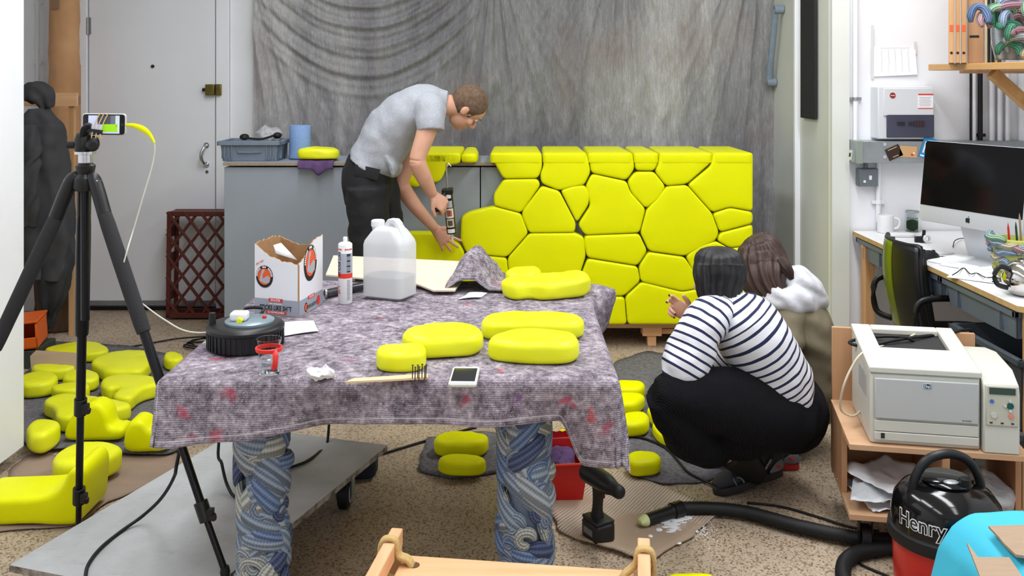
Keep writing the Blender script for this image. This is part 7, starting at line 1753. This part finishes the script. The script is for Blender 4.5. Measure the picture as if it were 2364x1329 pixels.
def trainer(par, toe, heel, m_up, m_sole, sc=1.0, up=.0):
    d = (heel - toe); L = d.length; ang = math.atan2(-d.y, -d.x)
    with at((heel.x, heel.y, .26 * math.sin(up) + .001), ang, ry=up):
        sole = MB(); sole.pebble([(-.02, -.034), (.09, -.036), (.18, -.046), (.25, -.038), (.275, 0), (.25, .036), (.18, .044), (.09, .034), (-.02, .032), (-.03, 0)], .028, .008, .03, step=.012); so = sole.build('shoe_sole', m_sole, par, smooth=50)
        MB().loft([(-.028, 0, .06), (0, 0, .07), (.05, 0, .075), (.10, 0, .068), (.16, 0, .052), (.22, 0, .042), (.262, 0, .032)], [(.028, .036), (.036, .045), (.036, .048), (.037, .042), (.042, .03), (.040, .022), (.022, .012)], 24, hint=(0, 0, 1), sub=5).build('shoe_upper', m_up, so, smooth=180)
        for k in range(5): x = .095 + .022 * k; z = .108 - .012 * k; MB().tube([(x, -.03, z - .012), (x + .004, 0, z + .004), (x, .03, z - .012)], .0028, 6, sub=4).build('lace', BLKM, so)
        for k in range(4):
            x = .075 + .032 * k; zt_ = .098 - .014 * k
            MB().tube([(x - .012, .0405, .034), (x + .004, .0415, .055), (x + .024, .034, zt_), (x + .03, .04, .055), (x + .024, .043, .034)], .0026, 6, sub=3).build('overlay', mat('shoe_grey', (122, 124, 130), .5), so)
        MB().loft([(-.03, .012, .05), (-.018, .028, .052), (.005, .0375, .05), (.028, .0385, .043), (.045, .0385, .036)], [(.004, .016), (.005, .02), (.004, .02), (.004, .012), (.002, .004)], 12, hint=(0, 0, 1), sub=4).build('heel_patch', mat('shoe_heel_grey', (112, 114, 120), .6), so, smooth=180)
        MB().loft([(.0, .041, .046), (.012, .0425, .052), (.02, .0425, .06)], [(.001, .005), (.002, .005), (.001, .001)], 8, hint=(0, 0, 1), sub=3).build('heel_badge', mat('shoe_red', (206, 50, 44), .5), so)
        if par is wa:
            with at(mat=frame_mat((.058, .0425, .068), (-.62, 0, .6), (.6, 0, .62))):
                st2 = MB().box((0, 0, 0), (.085, .016, .003)).build('brand_strip', BLKM, so, bevel=.001)
                text_mb('salomon', .017, .0022, .0003).build('lettering', mat('shoe_print', (176, 178, 184), .5), st2, smooth=0)
        MB().tube([(.07, .012, .118), (.078, .014, .125), (.086, .012, .118)], .004, 6).build('lace_tab', mat('shoe_tab', (214, 190, 40), .6), so)
SHU = mat('shoe_mesh', (46, 46, 50), .7, bump=.4, bsc=200); SHS = mat('shoe_sole', (96, 98, 102), .6)
trainer(wa, G(1640, 1143), G(1790, 1118), SHU, mat('shoe_sole_dark', (44, 42, 44), .6), up=.14)
MB().loft([w(1680, 1035, 3.47), w(1715, 1062, 3.53), w(1742, 1090, 3.585)], [.064, .058, .05], 18, sub=5).build('sock', BLKM, wa, smooth=180)
trainer(wa, V((.78, 3.80, 0)), V((1.0, 3.68, 0)), SHU, SHS)

# ---------------- crouching woman in the olive jacket
wb = thing('person', 'crouching person with brown hair, grey hood and olive jacket', 'person', (1.15, 3.95, 0))
def v2(x, y, d=3.95): return P(x, y, d)
b = MB()
b.loft([v2(1850, 950), v2(1862, 880), v2(1858, 790), v2(1835, 725), v2(1800, 680), v2(1780, 655)], [(.12, .15), (.11, .13), (.11, .14), (.10, .15), (.06, .08), (.045, .05)], 22, hint=(0, 1, 0), sub=5)
b.loft([v2(1795, 680), v2(1775, 650), v2(1762, 630)], [.05, .046, .05], 16, sub=4)
HB2 = v2(1752, 618, 3.98); RB2, *_ = head(b, HB2, V((-.74, .62, -.25)), V((-.2, .1, 1)), .97)
b.loft([v2(1850, 960, 3.88), v2(1760, 950, 3.84), v2(1660, 930, 3.86), v2(1720, 1020, 3.92), v2(1800, 1050, 3.95)], [.10, .085, .06, .05, .04], 16, sub=5)
b.loft([v2(1850, 960, 4.05), v2(1780, 950, 4.12), v2(1690, 930, 4.16), v2(1750, 1000, 4.1), v2(1820, 1040, 4.06)], [.10, .085, .06, .05, .04], 16, sub=5)
b.loft([v2(1800, 720, 3.86), v2(1790, 800, 3.80), v2(1760, 860, 3.80), v2(1700, 850, 3.86), v2(1660, 840, 3.92)], [.05, .045, .04, .034, .024], 14, sub=4)
hand(b, v2(1658, 840, 3.92), V((-.9, .2, 0)), V((0, .3, -1)), 1, (.4, .4, .4, .4), .05, .95, .2)
b.build('body', SKIN2, wb, smooth=180, remesh=.006, sm_it=4)
OLJ = mat('olive_twill', (112, 104, 84), .85, rgb2=(126, 117, 95), vsc=5, bump=.2, bsc=140)
def wj(q, u, k, n_): return q + n_ * (.012 * fbm(q, 6) + .006 * math.sin(q.z * 45 + q.x * 20 + 5 * fbm(q, 3)))
b = MB()
b.loft([v2(1848, 962), v2(1858, 925), v2(1866, 870), v2(1866, 810), v2(1856, 755), v2(1836, 712), v2(1815, 690)], [(.085, .14), (.120, .175), (.130, .19), (.126, .195), (.112, .20), (.085, .18), (.06, .10)], 48, hint=(0, 1, 0), sub=9, fn=wj)
b.loft([v2(1830, 710, 3.86), v2(1812, 760, 3.79), v2(1800, 820, 3.76), v2(1785, 870, 3.77)], [.07, .078, .07, .062], 32, sub=8, fn=wj)
b.build('jacket', OLJ, wb, smooth=180, remesh=.007, sm_it=2)
HD = mat('grey_fleece', (196, 197, 203), .95, rgb2=(214, 215, 220), vsc=30, bump=.2, bsc=120)
def wh(q, u, k, n_): return q + n_ * (.007 * fbm(q, 9) + .006 * math.sin(q.x * 70 + q.z * 40 + 4 * fbm(q, 6)))
b = MB()
b.loft([v2(1772, 672, 3.84), v2(1800, 690, 3.80), v2(1850, 695, 3.82), v2(1882, 690, 3.92), v2(1868, 668, 4.06), v2(1820, 640, 4.1)], [.03, .048, .055, .05, .045, .03], 28, sub=9, fn=wh)
b.loft([v2(1800, 640, 3.93), v2(1835, 645, 3.9), v2(1868, 665, 3.92), v2(1885, 695, 3.94)], [(.045, .07), (.058, .09), (.06, .09), (.03, .05)], 30, hint=(0, 1, 0), sub=9, fn=wh)
b.build('hood', HD, wb, smooth=180, remesh=.006, sm_it=3)
HBR = hair_mat('dark_brown_hair', (36, 24, 20), (88, 62, 52))
MB().loft([v2(1742, 545, 3.96), v2(1743, 548, 3.96), v2(1748, 560, 3.96), v2(1756, 590, 3.95), v2(1762, 625, 3.92), v2(1772, 655, 3.88), v2(1790, 690, 3.85), v2(1800, 715, 3.84)], [(.012, .012), (.04, .045), (.072, .085), (.098, .106), (.105, .105), (.090, .095), (.055, .07), (.02, .03)], 96, hint=(0, 1, 0), sub=9, fn=strands).build('hair', HBR, wb, smooth=180)
MB().loft([v2(1800, 600, 3.86), v2(1818, 625, 3.83), v2(1828, 645, 3.82)], [(.02, .03), (.018, .025), (.004, .006)], 24, sub=8, fn=strands, hint=(0, 1, 0)).build('hair_lock', HBR, wb, smooth=180)
DT2 = mat('dark_trousers', (32, 33, 40), .85, var=.1)
b = MB(); b.loft([v2(1850, 960, 3.88), v2(1760, 950, 3.84), v2(1665, 930, 3.86), v2(1720, 1010, 3.92), v2(1775, 1040, 3.95)], [.11, .095, .072, .065, .055], 24, sub=6, fn=wk); b.loft([v2(1850, 960, 4.05), v2(1780, 950, 4.12), v2(1690, 930, 4.16), v2(1750, 1000, 4.1), v2(1800, 1035, 4.06)], [.11, .095, .072, .065, .055], 24, sub=6, fn=wk)
b.build('trousers', DT2, wb, smooth=180, remesh=.009, sm_it=2)
trainer(wb, G(1700, 1075), G(1828, 1080), mat('shoe_charcoal', (58, 58, 60), .7), mat('shoe_sole_red', (170, 36, 32), .6))
trainer(wb, V((.98, 4.16, 0)), V((1.2, 4.06, 0)), mat('shoe_charcoal', (58, 58, 60), .7), mat('shoe_sole_red', (170, 36, 32), .6))
